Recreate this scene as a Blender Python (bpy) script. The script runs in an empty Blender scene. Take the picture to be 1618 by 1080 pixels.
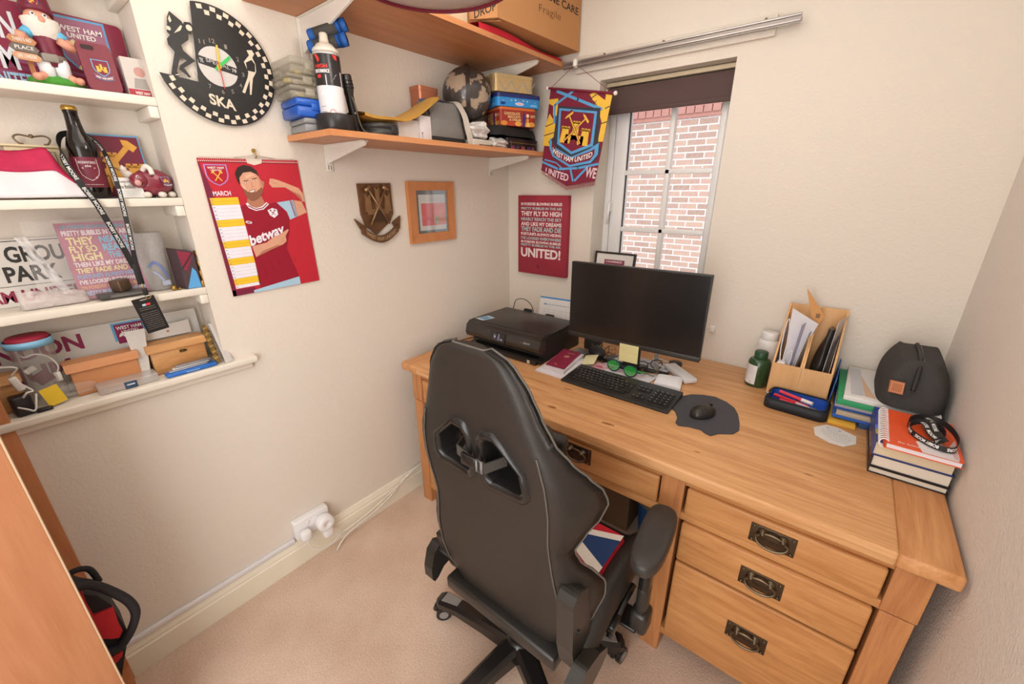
import bpy, bmesh, math, random
from mathutils import Vector, Matrix, Euler
random.seed(7)
SC = bpy.context.scene
COL = SC.collection
PI = math.pi
# ---------------------------------------------------------------- camera
cd = bpy.data.cameras.new('camera'); cam = bpy.data.objects.new('camera', cd); COL.objects.link(cam)
cd.sensor_fit = 'HORIZONTAL'; cd.sensor_width = 36.0; cd.lens = 652.377 / 1618 * 36; cd.clip_start = .02
_yaw, _pitch, _roll = 0.676383, -0.353149, -0.005319
_F = Vector((-math.sin(_yaw)*math.cos(_pitch), math.cos(_yaw)*math.cos(_pitch), math.sin(_pitch)))
_R = Vector((math.cos(_yaw), math.sin(_yaw), 0)); _U = _R.cross(_F)
_R2 = _R*math.cos(_roll) + _U*math.sin(_roll); _U2 = _U*math.cos(_roll) - _R*math.sin(_roll)
cam.matrix_world = Matrix(((_R2.x,_U2.x,-_F.x,1.57323),(_R2.y,_U2.y,-_F.y,-1.93769),(_R2.z,_U2.z,-_F.z,1.51719),(0,0,0,1)))
SC.camera = cam
# ---------------------------------------------------------------- light and exposure
SC.view_settings.view_transform = 'Standard'; SC.view_settings.look = 'None'
SC.view_settings.exposure = -0.37; SC.view_settings.gamma = 1.0; SC.view_settings.use_curve_mapping = False
w = bpy.data.worlds.new('sky'); SC.world = w; w.use_nodes = True
w.node_tree.nodes['Background'].inputs[0].default_value = (.86, .93, 1, 1)
w.node_tree.nodes['Background'].inputs[1].default_value = 1.5
def lamp(kind, name, loc, rot, energy, col=(1,1,1), **kw):
    l = bpy.data.lights.new(name, kind); l.energy = energy; l.color = col
    for k, v in kw.items(): setattr(l, k, v)
    o = bpy.data.objects.new(name, l); o.location = loc; o.rotation_euler = rot; COL.objects.link(o); return o
lamp('SUN', 'sun', (0,0,6), (math.radians(50),0,math.radians(8)), 1.7, (1,.97,.93), angle=math.radians(3))
lamp('AREA', 'ceiling_fill', (1.0,-1.5,2.37), (0,0,0), 9, (.97,.985,1), shape='RECTANGLE', size=1.5, size_y=2.4)  # added area light below the ceiling, stands in for bounced light
lamp('AREA', 'rear_fill', (1.42,-2.85,1.35), (math.radians(90),0,math.radians(27)), 44, (.97,.985,1), shape='RECTANGLE', size=1.0, size_y=2.0)  # added fill light behind the camera
# ---------------------------------------------------------------- materials
def s2l(h):
    h = h.lstrip('#'); o = []
    for i in (0,2,4):
        c = int(h[i:i+2],16)/255; o.append(c/12.92 if c <= .04045 else ((c+.055)/1.055)**2.4)
    return (*o, 1)
_M = {}
def C(hexc, rough=.5, metal=0, spec=.4, var=.05, scale=40, bump=0, bscale=200, emit=None, alpha=None, coat=0, nm=None):
    key = (hexc,rough,metal,spec,var,scale,bump,bscale,alpha,coat)
    if key in _M: return _M[key]
    m = bpy.data.materials.new(nm or 'paint_'+hexc); m.use_nodes = True; nt = m.node_tree; b = nt.nodes['Principled BSDF']
    col = s2l(hexc)
    tc = nt.nodes.new('ShaderNodeTexCoord'); nz = nt.nodes.new('ShaderNodeTexNoise'); nz.inputs['Scale'].default_value = scale
    nt.links.new(tc.outputs['Object'], nz.inputs['Vector'])
    mx = nt.nodes.new('ShaderNodeMix'); mx.data_type = 'RGBA'
    mx.inputs[6].default_value = tuple(min(1,c*(1-var)) for c in col[:3])+(1,)
    mx.inputs[7].default_value = tuple(min(1,c*(1+var)) for c in col[:3])+(1,)
    nt.links.new(nz.outputs['Fac'], mx.inputs[0]); nt.links.new(mx.outputs[2], b.inputs['Base Color'])
    b.inputs['Roughness'].default_value = rough; b.inputs['Metallic'].default_value = metal
    b.inputs['Specular IOR Level'].default_value = spec
    if coat: b.inputs['Coat Weight'].default_value = coat; b.inputs['Coat Roughness'].default_value = .1
    if alpha is not None: b.inputs['Alpha'].default_value = alpha
    if bump:
        n2 = nt.nodes.new('ShaderNodeTexNoise'); n2.inputs['Scale'].default_value = bscale; n2.inputs['Detail'].default_value = 3
        bp = nt.nodes.new('ShaderNodeBump'); bp.inputs['Strength'].default_value = bump; bp.inputs['Distance'].default_value = .004
        nt.links.new(tc.outputs['Object'], n2.inputs['Vector']); nt.links.new(n2.outputs['Fac'], bp.inputs['Height']); nt.links.new(bp.outputs['Normal'], b.inputs['Normal'])
    _M[key] = m; return m
def wood(name, c1, c2, axis='x', rough=.42, stretch=14, scale=7, knots=.25, bump=.05):
    key = ('wood',name)
    if key in _M: return _M[key]
    m = bpy.data.materials.new(name); m.use_nodes = True; nt = m.node_tree; b = nt.nodes['Principled BSDF']; N = nt.nodes.new; L = nt.links.new
    tc = N('ShaderNodeTexCoord'); mp = N('ShaderNodeMapping'); s = [stretch]*3; s['xyz'.index(axis)] = 1
    mp.inputs['Scale'].default_value = s; L(tc.outputs['Object'], mp.inputs['Vector'])
    n1 = N('ShaderNodeTexNoise'); n1.inputs['Scale'].default_value = scale*.5; n1.inputs['Detail'].default_value = 8; n1.inputs['Roughness'].default_value = .62; n1.inputs['Distortion'].default_value = .6
    L(mp.outputs['Vector'], n1.inputs['Vector'])
    mp2 = N('ShaderNodeMapping'); s2 = [stretch*5]*3; s2['xyz'.index(axis)] = 2; mp2.inputs['Scale'].default_value = s2; L(tc.outputs['Object'], mp2.inputs['Vector'])
    n2 = N('ShaderNodeTexNoise'); n2.inputs['Scale'].default_value = scale; n2.inputs['Detail'].default_value = 4; L(mp2.outputs['Vector'], n2.inputs['Vector'])
    ad = N('ShaderNodeMath'); ad.operation = 'MULTIPLY_ADD'; ad.inputs[1].default_value = .22; L(n2.outputs['Fac'], ad.inputs[0])
    sc_ = N('ShaderNodeMath'); sc_.operation = 'MULTIPLY'; sc_.inputs[1].default_value = .88; L(n1.outputs['Fac'], sc_.inputs[0]); L(sc_.outputs[0], ad.inputs[2])
    cr = N('ShaderNodeValToRGB'); cr.color_ramp.elements[0].position = .36; cr.color_ramp.elements[0].color = s2l(c1); cr.color_ramp.elements[1].position = .74; cr.color_ramp.elements[1].color = s2l(c2)
    L(ad.outputs[0], cr.inputs[0]); L(cr.outputs[0], b.inputs['Base Color'])
    b.inputs['Roughness'].default_value = rough; b.inputs['Specular IOR Level'].default_value = .35
    bp = N('ShaderNodeBump'); bp.inputs['Strength'].default_value = bump; bp.inputs['Distance'].default_value = .003; L(n2.outputs['Fac'], bp.inputs['Height']); L(bp.outputs['Normal'], b.inputs['Normal'])
    _M[key] = m; return m
def wallpaint(name, hexc, strength, scale):
    m = bpy.data.materials.new(name); m.use_nodes = True; nt = m.node_tree; b = nt.nodes['Principled BSDF']; N = nt.nodes.new; L = nt.links.new
    tc = N('ShaderNodeTexCoord'); n1 = N('ShaderNodeTexNoise'); n1.inputs['Scale'].default_value = scale; n1.inputs['Detail'].default_value = 3; n1.inputs['Distortion'].default_value = 1.2; L(tc.outputs['Object'], n1.inputs['Vector'])
    n3 = N('ShaderNodeTexNoise'); n3.inputs['Scale'].default_value = 1.5; L(tc.outputs['Object'], n3.inputs['Vector'])
    mx = N('ShaderNodeMix'); mx.data_type = 'RGBA'; c = s2l(hexc); mx.inputs[6].default_value = tuple(x*.97 for x in c[:3])+(1,); mx.inputs[7].default_value = tuple(x*1.02 for x in c[:3])+(1,)
    L(n3.outputs['Fac'], mx.inputs[0]); L(mx.outputs[2], b.inputs['Base Color'])
    bp = N('ShaderNodeBump'); bp.inputs['Strength'].default_value = strength; bp.inputs['Distance'].default_value = .006; L(n1.outputs['Fac'], bp.inputs['Height']); L(bp.outputs['Normal'], b.inputs['Normal'])
    b.inputs['Roughness'].default_value = .75; b.inputs['Specular IOR Level'].default_value = .2
    return m
def glassy(name, hexc='ffffff', alpha=.12, rough=.05, tint=1.0):
    key = ('glass',name)
    if key in _M: return _M[key]
    m = bpy.data.materials.new(name); m.use_nodes = True; nt = m.node_tree; N = nt.nodes.new; L = nt.links.new
    for n in list(nt.nodes):
        if n.type == 'BSDF_PRINCIPLED': nt.nodes.remove(n)
    out = nt.nodes['Material Output']; tr = N('ShaderNodeBsdfTransparent'); gl = N('ShaderNodeBsdfGlossy'); df = N('ShaderNodeBsdfDiffuse')
    tr.inputs[0].default_value = tuple(1-(1-x)*(1-tint) if tint < 1 else 1 for x in s2l(hexc)[:3])+(1,)
    gl.inputs['Roughness'].default_value = rough; df.inputs[0].default_value = s2l(hexc)
    lw = N('ShaderNodeLayerWeight'); lw.inputs[0].default_value = .35
    nz = N('ShaderNodeTexNoise'); nz.inputs['Scale'].default_value = 25
    m1 = N('ShaderNodeMixShader'); m2 = N('ShaderNodeMixShader')
    al = N('ShaderNodeMath'); al.operation = 'MULTIPLY_ADD'; al.inputs[1].default_value = alpha*.4; al.inputs[2].default_value = alpha*.8; L(nz.outputs['Fac'], al.inputs[0])
    L(al.outputs[0], m1.inputs[0]); L(tr.outputs[0], m1.inputs[1]); L(df.outputs[0], m1.inputs[2])
    f2 = N('ShaderNodeMath'); f2.operation = 'MULTIPLY'; f2.inputs[1].default_value = .35; L(lw.outputs['Fresnel'], f2.inputs[0])
    L(f2.outputs[0], m2.inputs[0]); L(m1.outputs[0], m2.inputs[1]); L(gl.outputs[0], m2.inputs[2]); L(m2.outputs[0], out.inputs[0])
    _M[key] = m; return m
# ---------------------------------------------------------------- mesh builder
class MB:
    def __init__(s): s.v = []; s.f = []; s.fm = []; s.sm = []; s.mats = []; s.M = Matrix.Identity(4); s.slack = {}
    def mi(s, m):
        if m not in s.mats: s.mats.append(m)
        return s.mats.index(m)
    def add(s, vs, fs, m, smooth=False):
        o = len(s.v); s.v += [s.M @ Vector(p) for p in vs]; k = s.mi(m)
        for f in fs: s.f.append([o+i for i in f]); s.fm.append(k); s.sm.append(smooth)
        return s
    def bm(s, bm, m, smooth=False, M=None):
        bm.verts.index_update(); vs = [(M @ v.co) if M else v.co.copy() for v in bm.verts]
        s.add(vs, [[v.index for v in f.verts] for f in bm.faces], m, smooth); bm.free(); return s
    def box(s, c, d, m, bev=0, seg=2, rot=None, smooth=None):
        bm = bmesh.new(); bmesh.ops.create_cube(bm, size=1); bmesh.ops.scale(bm, vec=d, verts=bm.verts)
        if bev: bmesh.ops.bevel(bm, geom=bm.edges[:], offset=min(bev,min(d)*.49), segments=seg, affect='EDGES', profile=.5)
        M = Matrix.Translation(c)
        if rot: M = M @ Euler(rot).to_matrix().to_4x4()
        return s.bm(bm, m, bool(bev) if smooth is None else smooth, M)
    def bx(s, x0,x1,y0,y1,z0,z1, m, bev=0, seg=2):
        return s.box(((x0+x1)/2,(y0+y1)/2,(z0+z1)/2), (abs(x1-x0),abs(y1-y0),abs(z1-z0)), m, bev, seg)
    def tube(s, pts, r, m, n=8, closed=False, caps=True):
        P = [Vector(p) for p in pts]; k = len(P); rs = r if isinstance(r,(list,tuple)) else [r]*k
        vs = []; up = None
        for i in range(k):
            a = P[i-1] if (i or closed) else P[i]; b = P[(i+1) % k] if (i < k-1 or closed) else P[i]
            t = (b-a).normalized()
            if up is None:
                up = Vector((0,0,1)) if abs(t.z) < .9 else Vector((1,0,0))
            u = (up - t*up.dot(t)); u = u.normalized() if u.length > 1e-6 else t.orthogonal().normalized(); up = u; w_ = t.cross(u)
            for j in range(n):
                a_ = 2*PI*j/n; vs.append(P[i] + (u*math.cos(a_)+w_*math.sin(a_))*rs[i])
        fs = []
        for i in range(k if closed else k-1):
            i2 = (i+1) % k
            for j in range(n): fs.append([i*n+j, i*n+(j+1)%n, i2*n+(j+1)%n, i2*n+j])
        if caps and not closed: fs += [list(range(n))[::-1], [(k-1)*n+j for j in range(n)]]
        return s.add(vs, fs, m, True)
    def cyl(s, p0, p1, r, m, n=24, r1=None):
        r1 = r if r1 is None else r1; P0, P1 = Vector(p0), Vector(p1); t = (P1-P0).normalized(); u = t.orthogonal().normalized(); w_ = t.cross(u)
        vs = [P+(u*math.cos(2*PI*j/n)+w_*math.sin(2*PI*j/n))*q for P,q in ((P0,r),(P1,r1)) for j in range(n)]
        s.add(vs, [[j,(j+1)%n,n+(j+1)%n,n+j] for j in range(n)], m, True)
        s.add(vs, [list(range(n))[::-1], list(range(n,2*n))], m, False); return s
    def lathe(s, prof, c, m, n=28, axis=None, sx=1, sy=1, caps=True):
        # prof: (r, h) list
        q = Vector((0,0,1)).rotation_difference(Vector(axis)).to_matrix() if axis else Matrix.Identity(3); c = Vector(c); vs = []
        for r, h in prof:
            for j in range(n): vs.append(c + q @ Vector((r*math.cos(2*PI*j/n)*sx, r*math.sin(2*PI*j/n)*sy, h)))
        fs = [[i*n+j, i*n+(j+1)%n, (i+1)*n+(j+1)%n, (i+1)*n+j] for i in range(len(prof)-1) for j in range(n)]
        if caps and prof[0][0] > 1e-5: fs.append(list(range(n))[::-1])
        if caps and prof[-1][0] > 1e-5: fs.append([(len(prof)-1)*n+j for j in range(n)])
        return s.add(vs, fs, m, True)
    def prism(s, poly, O, U, V, t, m, smooth=False, mside=None):
        # poly in (u,v), extruded from layer 0 to t along N = U x V
        O, U, V = Vector(O), Vector(U), Vector(V); N = U.cross(V).normalized(); n = len(poly)
        area = sum(poly[i][0]*poly[(i+1)%n][1]-poly[(i+1)%n][0]*poly[i][1] for i in range(n))
        if area < 0: poly = poly[::-1]
        A = [O+U*p[0]+V*p[1] for p in poly]; B = [a+N*t for a in A]
        s.add(A+B, [list(range(n))[::-1], list(range(n,2*n))], m)
        s.add(A+B, [[i,(i+1)%n,n+(i+1)%n,n+i] for i in range(n)], mside or m, smooth); return s
    def grid(s, fn, nu, nv, m, smooth=True, closeu=False):
        vs = [fn(i/(nu if closeu else nu-1), j/(nv-1)) for i in range(nu) for j in range(nv)]
        fs = [[i*nv+j, ((i+1)%nu)*nv+j, ((i+1)%nu)*nv+j+1, i*nv+j+1] for i in range(nu if closeu else nu-1) for j in range(nv-1)]
        return s.add(vs, fs, m, smooth)
    def sphere(s, c, r, m, sx=1, sy=1, sz=1, n=20, rot=None):
        bm = bmesh.new(); bmesh.ops.create_uvsphere(bm, u_segments=n, v_segments=max(8,n//2), radius=r); bmesh.ops.scale(bm, vec=(sx,sy,sz), verts=bm.verts)
        M = Matrix.Translation(c)
        if rot: M = M @ Euler(rot).to_matrix().to_4x4()
        return s.bm(bm, m, True, M)
    def skin(s, nodes, edges, m, sub=2):
        # limb-like body grown along edges: nodes (x,y,z,r)
        me = bpy.data.meshes.new('t'); me.from_pydata([n[:3] for n in nodes], edges, []); o = bpy.data.objects.new('t', me); COL.objects.link(o)
        md = o.modifiers.new('s','SKIN'); me.skin_vertices[0].data[0].use_root = True
        for i, n in enumerate(nodes): me.skin_vertices[0].data[i].radius = (n[3], n[3])
        o.modifiers.new('u','SUBSURF').levels = sub
        dg = bpy.context.evaluated_depsgraph_get(); e = o.evaluated_get(dg).to_mesh()
        s.add([v.co.copy() for v in e.vertices], [list(p.vertices) for p in e.polygons], m, True)
        o.evaluated_get(dg).to_mesh_clear(); bpy.data.objects.remove(o); return s
    def build(s, name, parent=None, base=None, label=None, cat=None, group=None, kind=None, solid=0, sub=0, bevel=0):
        me = bpy.data.meshes.new(name); pw = WL[parent.name] if parent else None
        off = pw if parent else Vector(base if base else (0,0,0))
        me.from_pydata([p-off for p in s.v], [], s.f)
        for m in s.mats: me.materials.append(m)
        me.polygons.foreach_set('material_index', s.fm); me.polygons.foreach_set('use_smooth', s.sm); me.update()
        o = bpy.data.objects.new(name, me); COL.objects.link(o)
        if parent: o.parent = parent
        else: o.location = off
        WL[o.name] = off.copy()
        if solid: md = o.modifiers.new('solid','SOLIDIFY'); md.thickness = solid; md.offset = 0
        if sub: md = o.modifiers.new('sub','SUBSURF'); md.levels = sub; md.render_levels = sub
        return tag(o, label, cat, group, kind)
WL = {}
def tag(o, label=None, cat=None, group=None, kind=None):
    if label: o['label'] = label
    if cat: o['category'] = cat
    if group: o['group'] = group
    if kind: o['kind'] = kind
    return o
def thing(name, label, cat, base, group=None):
    o = bpy.data.objects.new(name, None); COL.objects.link(o); o.location = base; o.empty_display_size = .05; WL[o.name] = Vector(base)
    return tag(o, label, cat, group)
def T(loc=(0,0,0), rz=0, rx=0, ry=0): return Matrix.Translation(loc) @ Euler((rx,ry,rz)).to_matrix().to_4x4()
def rrect(u0,v0,u1,v1,r,n=5):
    o = []
    for cx,cy,a in ((u1-r,v0+r,-90),(u1-r,v1-r,0),(u0+r,v1-r,90),(u0+r,v0+r,180)):
        for i in range(n+1): t = math.radians(a+90*i/n); o.append((cx+r*math.cos(t), cy+r*math.sin(t)))
    return o
# ---------------------------------------------------------------- flat lettering and marks on a surface
_TX = {}
def textgeo(body, bold):
    if (body,bold) in _TX: return _TX[(body,bold)]
    cu = bpy.data.curves.new('t','FONT'); cu.body = body; cu.size = 1; cu.offset = bold; cu.fill_mode = 'FRONT' if hasattr(cu,'fill_mode') else cu.fill_mode; cu.resolution_u = 3
    o = bpy.data.objects.new('t', cu); COL.objects.link(o); dg = bpy.context.evaluated_depsgraph_get(); e = o.evaluated_get(dg); me = e.to_mesh()
    v = [(p.co.x,p.co.y) for p in me.vertices]; f = [list(p.vertices) for p in me.polygons]; e.to_mesh_clear(); bpy.data.objects.remove(o); bpy.data.curves.remove(cu)
    if v:
        x0 = min(p[0] for p in v); x1 = max(p[0] for p in v); y0 = min(p[1] for p in v); y1 = max(p[1] for p in v)
        v = [((p[0]-x0)/max(x1-x0,1e-6), (p[1]-y0)/max(y1-y0,1e-6)) for p in v]
    _TX[(body,bold)] = (v,f); return v,f
class Deco:
    STEP = .00035
    def __init__(s, mb, O, U, V, fn=None):
        s.mb = mb; s.O = Vector(O); s.U = Vector(U).normalized(); s.V = Vector(V).normalized(); s.N = s.U.cross(s.V).normalized(); s.fn = fn
    def p(s, u, v, l):
        if s.fn: return s.fn(u, v, l)
        return s.O + s.U*u + s.V*v + s.N*(l*s.STEP)
    def poly(s, pts, m, l=1):
        n = len(pts); a = sum(pts[i][0]*pts[(i+1)%n][1]-pts[(i+1)%n][0]*pts[i][1] for i in range(n))
        if a < 0: pts = pts[::-1]
        s.mb.add([s.p(u,v,l) for u,v in pts], [list(range(n))], m); return s
    def rect(s, u0,v0,u1,v1, m, l=1): return s.poly([(u0,v0),(u1,v0),(u1,v1),(u0,v1)], m, l)
    def disc(s, cu,cv,r, m, l=1, n=24, ry=None, rot=0):
        ry = r if ry is None else ry; c_, s_ = math.cos(rot), math.sin(rot)
        return s.poly([(cu+r*math.cos(2*PI*i/n)*c_-ry*math.sin(2*PI*i/n)*s_, cv+r*math.cos(2*PI*i/n)*s_+ry*math.sin(2*PI*i/n)*c_) for i in range(n)], m, l)
    def line(s, pts, w_, m, l=1):
        for (a,b),(c,d) in zip(pts, pts[1:]):
            L_ = math.hypot(c-a,d-b) or 1; nx, ny = -(d-b)/L_*w_/2, (c-a)/L_*w_/2; ex, ey = (c-a)/L_*w_*.25, (d-b)/L_*w_*.25
            s.poly([(a+nx-ex,b+ny-ey),(a-nx-ex,b-ny-ey),(c-nx+ex,d-ny+ey),(c+nx+ex,d+ny+ey)], m, l)
        return s
    def text(s, body, u0,v0,u1,v1, m, l=2, bold=.02, arc=0, shear=0):
        v,f = textgeo(body,bold)
        if not v: return s
        def mp(p):
            u = u0+(u1-u0)*p[0]; w_ = v0+(v1-v0)*p[1]
            if arc: w_ += arc*(2*p[0]-1)**2
            if shear: w_ += shear*(p[0]-.5)
            return s.p(u,w_,l)
        s.mb.add([mp(p) for p in v], f, m); return s
    def scribble(s, u0,v0,u1,v1, m, rows=3, l=2, w_=.0012, seed=1):
        r = random.Random(seed)
        for k in range(rows):
            v = v1-(v1-v0)*(k+.5)/rows; u = u0
            while u < u1:
                d = r.uniform(.03,.12)*(u1-u0); s.rect(u, v-w_/2, min(u+d,u1), v+w_/2, m, l); u += d+r.uniform(.01,.04)*(u1-u0)
        return s
CLARET, SKY, GOLD, WHITE, BLACK = C('7c2138',.5), C('62a9d6',.5), C('efbf4e',.5), C('f1eeea',.5), C('1c1a1a',.5)
def hammer(d, cu,cv, L_, ang, m, l, wd=None, flip=1):
    # shaft with a hammer head at its far end
    wd = wd or L_*.09; c_, s_ = math.cos(ang), math.sin(ang)
    def q(a,b): return (cu+a*c_-b*s_, cv+a*s_+b*c_)
    d.poly([q(-L_/2,-wd/2),q(L_/2,-wd/2),q(L_/2,wd/2),q(-L_/2,wd/2)], m, l)
    h = L_*.17
    d.poly([q(L_/2-wd*.2,-h),q(L_/2+wd*1.4,-h),q(L_/2+wd*1.4,h*.5),q(L_/2+wd*.6,h*1.2),q(L_/2-wd*.2,h*.5)], m, l)
def shieldpts(cu,cv,w_,h):
    pts = [(-.5,.5),(.5,.5),(.5,0),(.42,-.22),(.25,-.38),(0,-.5),(-.25,-.38),(-.42,-.22),(-.5,0)]
    return [(cu+a*w_,cv+b*h) for a,b in pts]
def crest_hammers(d, cu,cv,w_,h, l=1, rim=SKY, fill=CLARET, ham=GOLD, txt=True, txm=None):
    d.poly(shieldpts(cu,cv,w_,h), rim, l); d.poly(shieldpts(cu,cv,w_*.88,h*.9), fill, l+1)
    if txt:
        d.text('WEST HAM', cu-w_*.36,cv+h*.29,cu+w_*.36,cv+h*.39, txm or WHITE, l+2); d.text('UNITED', cu-w_*.24,cv+h*.19,cu+w_*.24,cv+h*.26, txm or WHITE, l+2)
    hammer(d, cu,cv-h*.07, h*.5, math.radians(52), ham, l+2); hammer(d, cu,cv-h*.07, h*.5, math.radians(128), ham, l+3)
def castle(d, cu,cv,w_,h, m=GOLD, l=2, dark=CLARET):
    def tower(x,wd,b,t):
        d.poly([(x-wd*.6,b),(x+wd*.6,b),(x+wd*.45,t),(x-wd*.45,t)], m, l)
        for k in (-1,0,1): d.rect(x+k*wd*.42-wd*.15, t-.0005, x+k*wd*.42+wd*.15, t+h*.09, m, l)
        d.rect(x-wd*.62,t-h*.02,x+wd*.62,t+h*.04, m, l)
    tower(cu-w_*.33,w_*.24,cv-h*.5,cv+h*.12); tower(cu+w_*.33,w_*.24,cv-h*.5,cv+h*.12); tower(cu,w_*.2,cv-h*.5,cv+h*.38)
    d.rect(cu-w_*.3,cv-h*.5,cu+w_*.3,cv-h*.12, m, l); d.disc(cu,cv-h*.5,w_*.13, dark, l+1, ry=h*.2)
def crest_castle(d, cu,cv,w_,h, l=1, ribbon=True, ham=True):
    d.poly(shieldpts(cu,cv+h*.08,w_*.92,h*.84), SKY, l); d.poly(shieldpts(cu,cv+h*.08,w_*.82,h*.76), CLARET, l+1)
    castle(d, cu,cv+h*.08,w_*.6,h*.42, GOLD, l+2)
    if ham:
        for a in (50,130): hammer(d, cu,cv+h*.12,h*.56,math.radians(a),GOLD,l+4); 
    if ribbon:
        n = 12; rb = [(cu-w_*.55+w_*1.1*i/n, cv-h*.36-h*.1*math.sin(PI*i/n)) for i in range(n+1)]
        d.poly([(u,v+h*.1) for u,v in rb]+[(u,v-h*.1) for u,v in rb[::-1]], SKY, l+3)
        d.poly([(u,v+h*.08) for u,v in rb]+[(u,v-h*.08) for u,v in rb[::-1]], CLARET, l+4)
        d.text('WEST HAM UNITED', cu-w_*.46,cv-h*.51,cu+w_*.46,cv-h*.41, WHITE, l+5, arc=h*.08)
# ================================================================ THE ROOM
W, YR, ZC = 1.912, -3.0, 2.4
m_wall = wallpaint('wall_paint', 'e4dacd', .27, 70)
m_wallr = wallpaint('wall_paint_right', 'e6ded5', .42, 90)
m_white = C('ece4d6', .35, var=.02); m_gloss = C('eee6d2', .3, var=.02)
m_upvc = C('edeae8', .25, var=.01)
def carpet():
    m = bpy.data.materials.new('carpet_pile'); m.use_nodes = True; nt = m.node_tree; b = nt.nodes['Principled BSDF']; N = nt.nodes.new; L = nt.links.new
    tc = N('ShaderNodeTexCoord'); a = N('ShaderNodeTexNoise'); a.inputs['Scale'].default_value = 160; a.inputs['Detail'].default_value = 5; L(tc.outputs['Object'], a.inputs['Vector'])
    c = N('ShaderNodeTexNoise'); c.inputs['Scale'].default_value = 5; c.inputs['Detail'].default_value = 5; L(tc.outputs['Object'], c.inputs['Vector'])
    r = N('ShaderNodeValToRGB'); r.color_ramp.elements[0].position = .3; r.color_ramp.elements[0].color = s2l('c6a892'); r.color_ramp.elements[1].position = .7; r.color_ramp.elements[1].color = s2l('e5cdb9')
    mx = N('ShaderNodeMath'); mx.operation = 'MULTIPLY_ADD'; mx.inputs[1].default_value = .5; L(c.outputs['Fac'], mx.inputs[0]); h = N('ShaderNodeMath'); h.operation = 'MULTIPLY'; h.inputs[1].default_value = .5; L(a.outputs['Fac'], h.inputs[0]); L(h.outputs[0], mx.inputs[2])
    L(mx.outputs[0], r.inputs[0]); L(r.outputs[0], b.inputs['Base Color']); b.inputs['Roughness'].default_value = .95; b.inputs['Specular IOR Level'].default_value = .1
    bp = N('ShaderNodeBump'); bp.inputs['Strength'].default_value = .5; bp.inputs['Distance'].default_value = .004; L(a.outputs['Fac'], bp.inputs['Height']); L(bp.outputs['Normal'], b.inputs['Normal'])
    return m
MB().bx(-.2,W+.1,YR-.1,.3,-.05,0, carpet()).build('floor', kind='structure')
MB().bx(-.2,W+.1,YR-.1,.3,ZC,ZC+.05, C('f1ece4',.8)).build('ceiling', kind='structure')
AY0, AY1, AX, AZ = -2.6, -1.536, -.14, .95
mb = MB(); mb.bx(-.2,AX,YR,.3,0,ZC,m_wall); mb.bx(AX,0,AY1,.3,0,ZC,m_wall); mb.bx(AX,0,YR,AY0,0,ZC,m_wall); mb.bx(AX,0,AY0,AY1,0,AZ,m_wall); mb.bx(AX,0,AY0,AY1,2.3,ZC,m_wall)
mb.build('wall_left', kind='structure')
MB().bx(W,W+.1,YR,.3,0,ZC,m_wallr).build('wall_right', kind='structure')
MB().bx(-.2,W+.1,YR-.1,YR,0,ZC,m_wall).build('wall_rear', kind='structure')
X0, X1, WZ0, WZ1 = .538, 1.1, 1.0, 1.978
mb = MB(); mb.bx(0,X0,0,.3,0,ZC,m_wall); mb.bx(X1,W,0,.3,0,ZC,m_wall); mb.bx(X0,X1,0,.3,0,WZ0,m_wall); mb.bx(X0,X1,0,.3,WZ1,ZC,m_wall)
mb.build('wall_back', kind='structure')
# window
mb = MB(); y0, y1 = .12, .18
mb.bx(X0,.572,y0,y1,WZ0,WZ1,m_upvc,.004); mb.bx(1.075,X1,y0,y1,WZ0,WZ1,m_upvc,.004); mb.bx(.572,1.075,y0,y1,WZ0,1.035,m_upvc,.004); mb.bx(.572,1.075,y0,y1,1.93,WZ1,m_upvc,.004)
win = mb.build('window_1', base=(.82,.12,WZ0), kind='structure')
mb = MB(); g = .64; h = 1.043
mb.bx(.577,g,.112,.17,1.035,1.93,m_upvc,.006); mb.bx(h,1.072,.112,.17,1.035,1.93,m_upvc,.006); mb.bx(g,h,.112,.17,1.035,1.07,m_upvc,.006); mb.bx(g,h,.112,.17,1.89,1.93,m_upvc,.006)
mb.bx(g-.002,g+.004,.125,.135,1.07,1.89,C('3a3532',.6))
mb.build('sash', win)
mb = MB(); mb.bx(.834,.856,.118,.152,1.07,1.89,m_upvc,.003)
for z in (1.325,1.592): mb.bx(g,h,.118,.152,z-.011,z+.011,m_upvc,.003)
mb.build('glazing_bars', win)
MB().bx(g,h,.134,.138,1.07,1.89,glassy('window_glass','ffffff',.02)).build('pane', win)
mb = MB(); mb.bx(.58,.592,.098,.113,1.41,1.46,m_upvc,.003); mb.tube([(.586,.1,1.45),(.586,.082,1.445),(.583,.080,1.41),(.579,.080,1.35)],[.007,.008,.008,.006],m_upvc,10); mb.build('window_handle', win)
MB().bx(X0,X1,-.0,.12,WZ0-.02,WZ0+.004,m_gloss,.004).build('window_sill', win)
# skirting boards
def skirt(name, O, U, L_):
    prof = [(0,0),(.018,0),(.018,.085),(.014,.09),(.014,.098),(.007,.118),(0,.12)]
    mb = MB(); O = Vector(O); U = Vector(U); N = Vector((U.y,-U.x,0)); A = [O+N*p[0]+Vector((0,0,p[1])) for p in prof]; n = len(A)
    mb.add(A+[a+U*L_ for a in A], [[i,(i+1)%n,n+(i+1)%n,n+i] for i in range(n)]+[list(range(n)),list(range(n,2*n))[::-1]], m_gloss); mb.build(name, kind='structure')
skirt('baseboard_left', (0,-2.98,0), (0,1,0), 2.98)
skirt('baseboard_back', (.02,0,0), (1,0,0), W-.04)
skirt('baseboard_right', (W,-.02,0), (0,-1,0), 2.9)
MB().bx(0,.014,-2.6,-1.462,.121,.140,C('e6e4e6',.35,var=.02),.003).build('trim_1', kind='structure')
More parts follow.
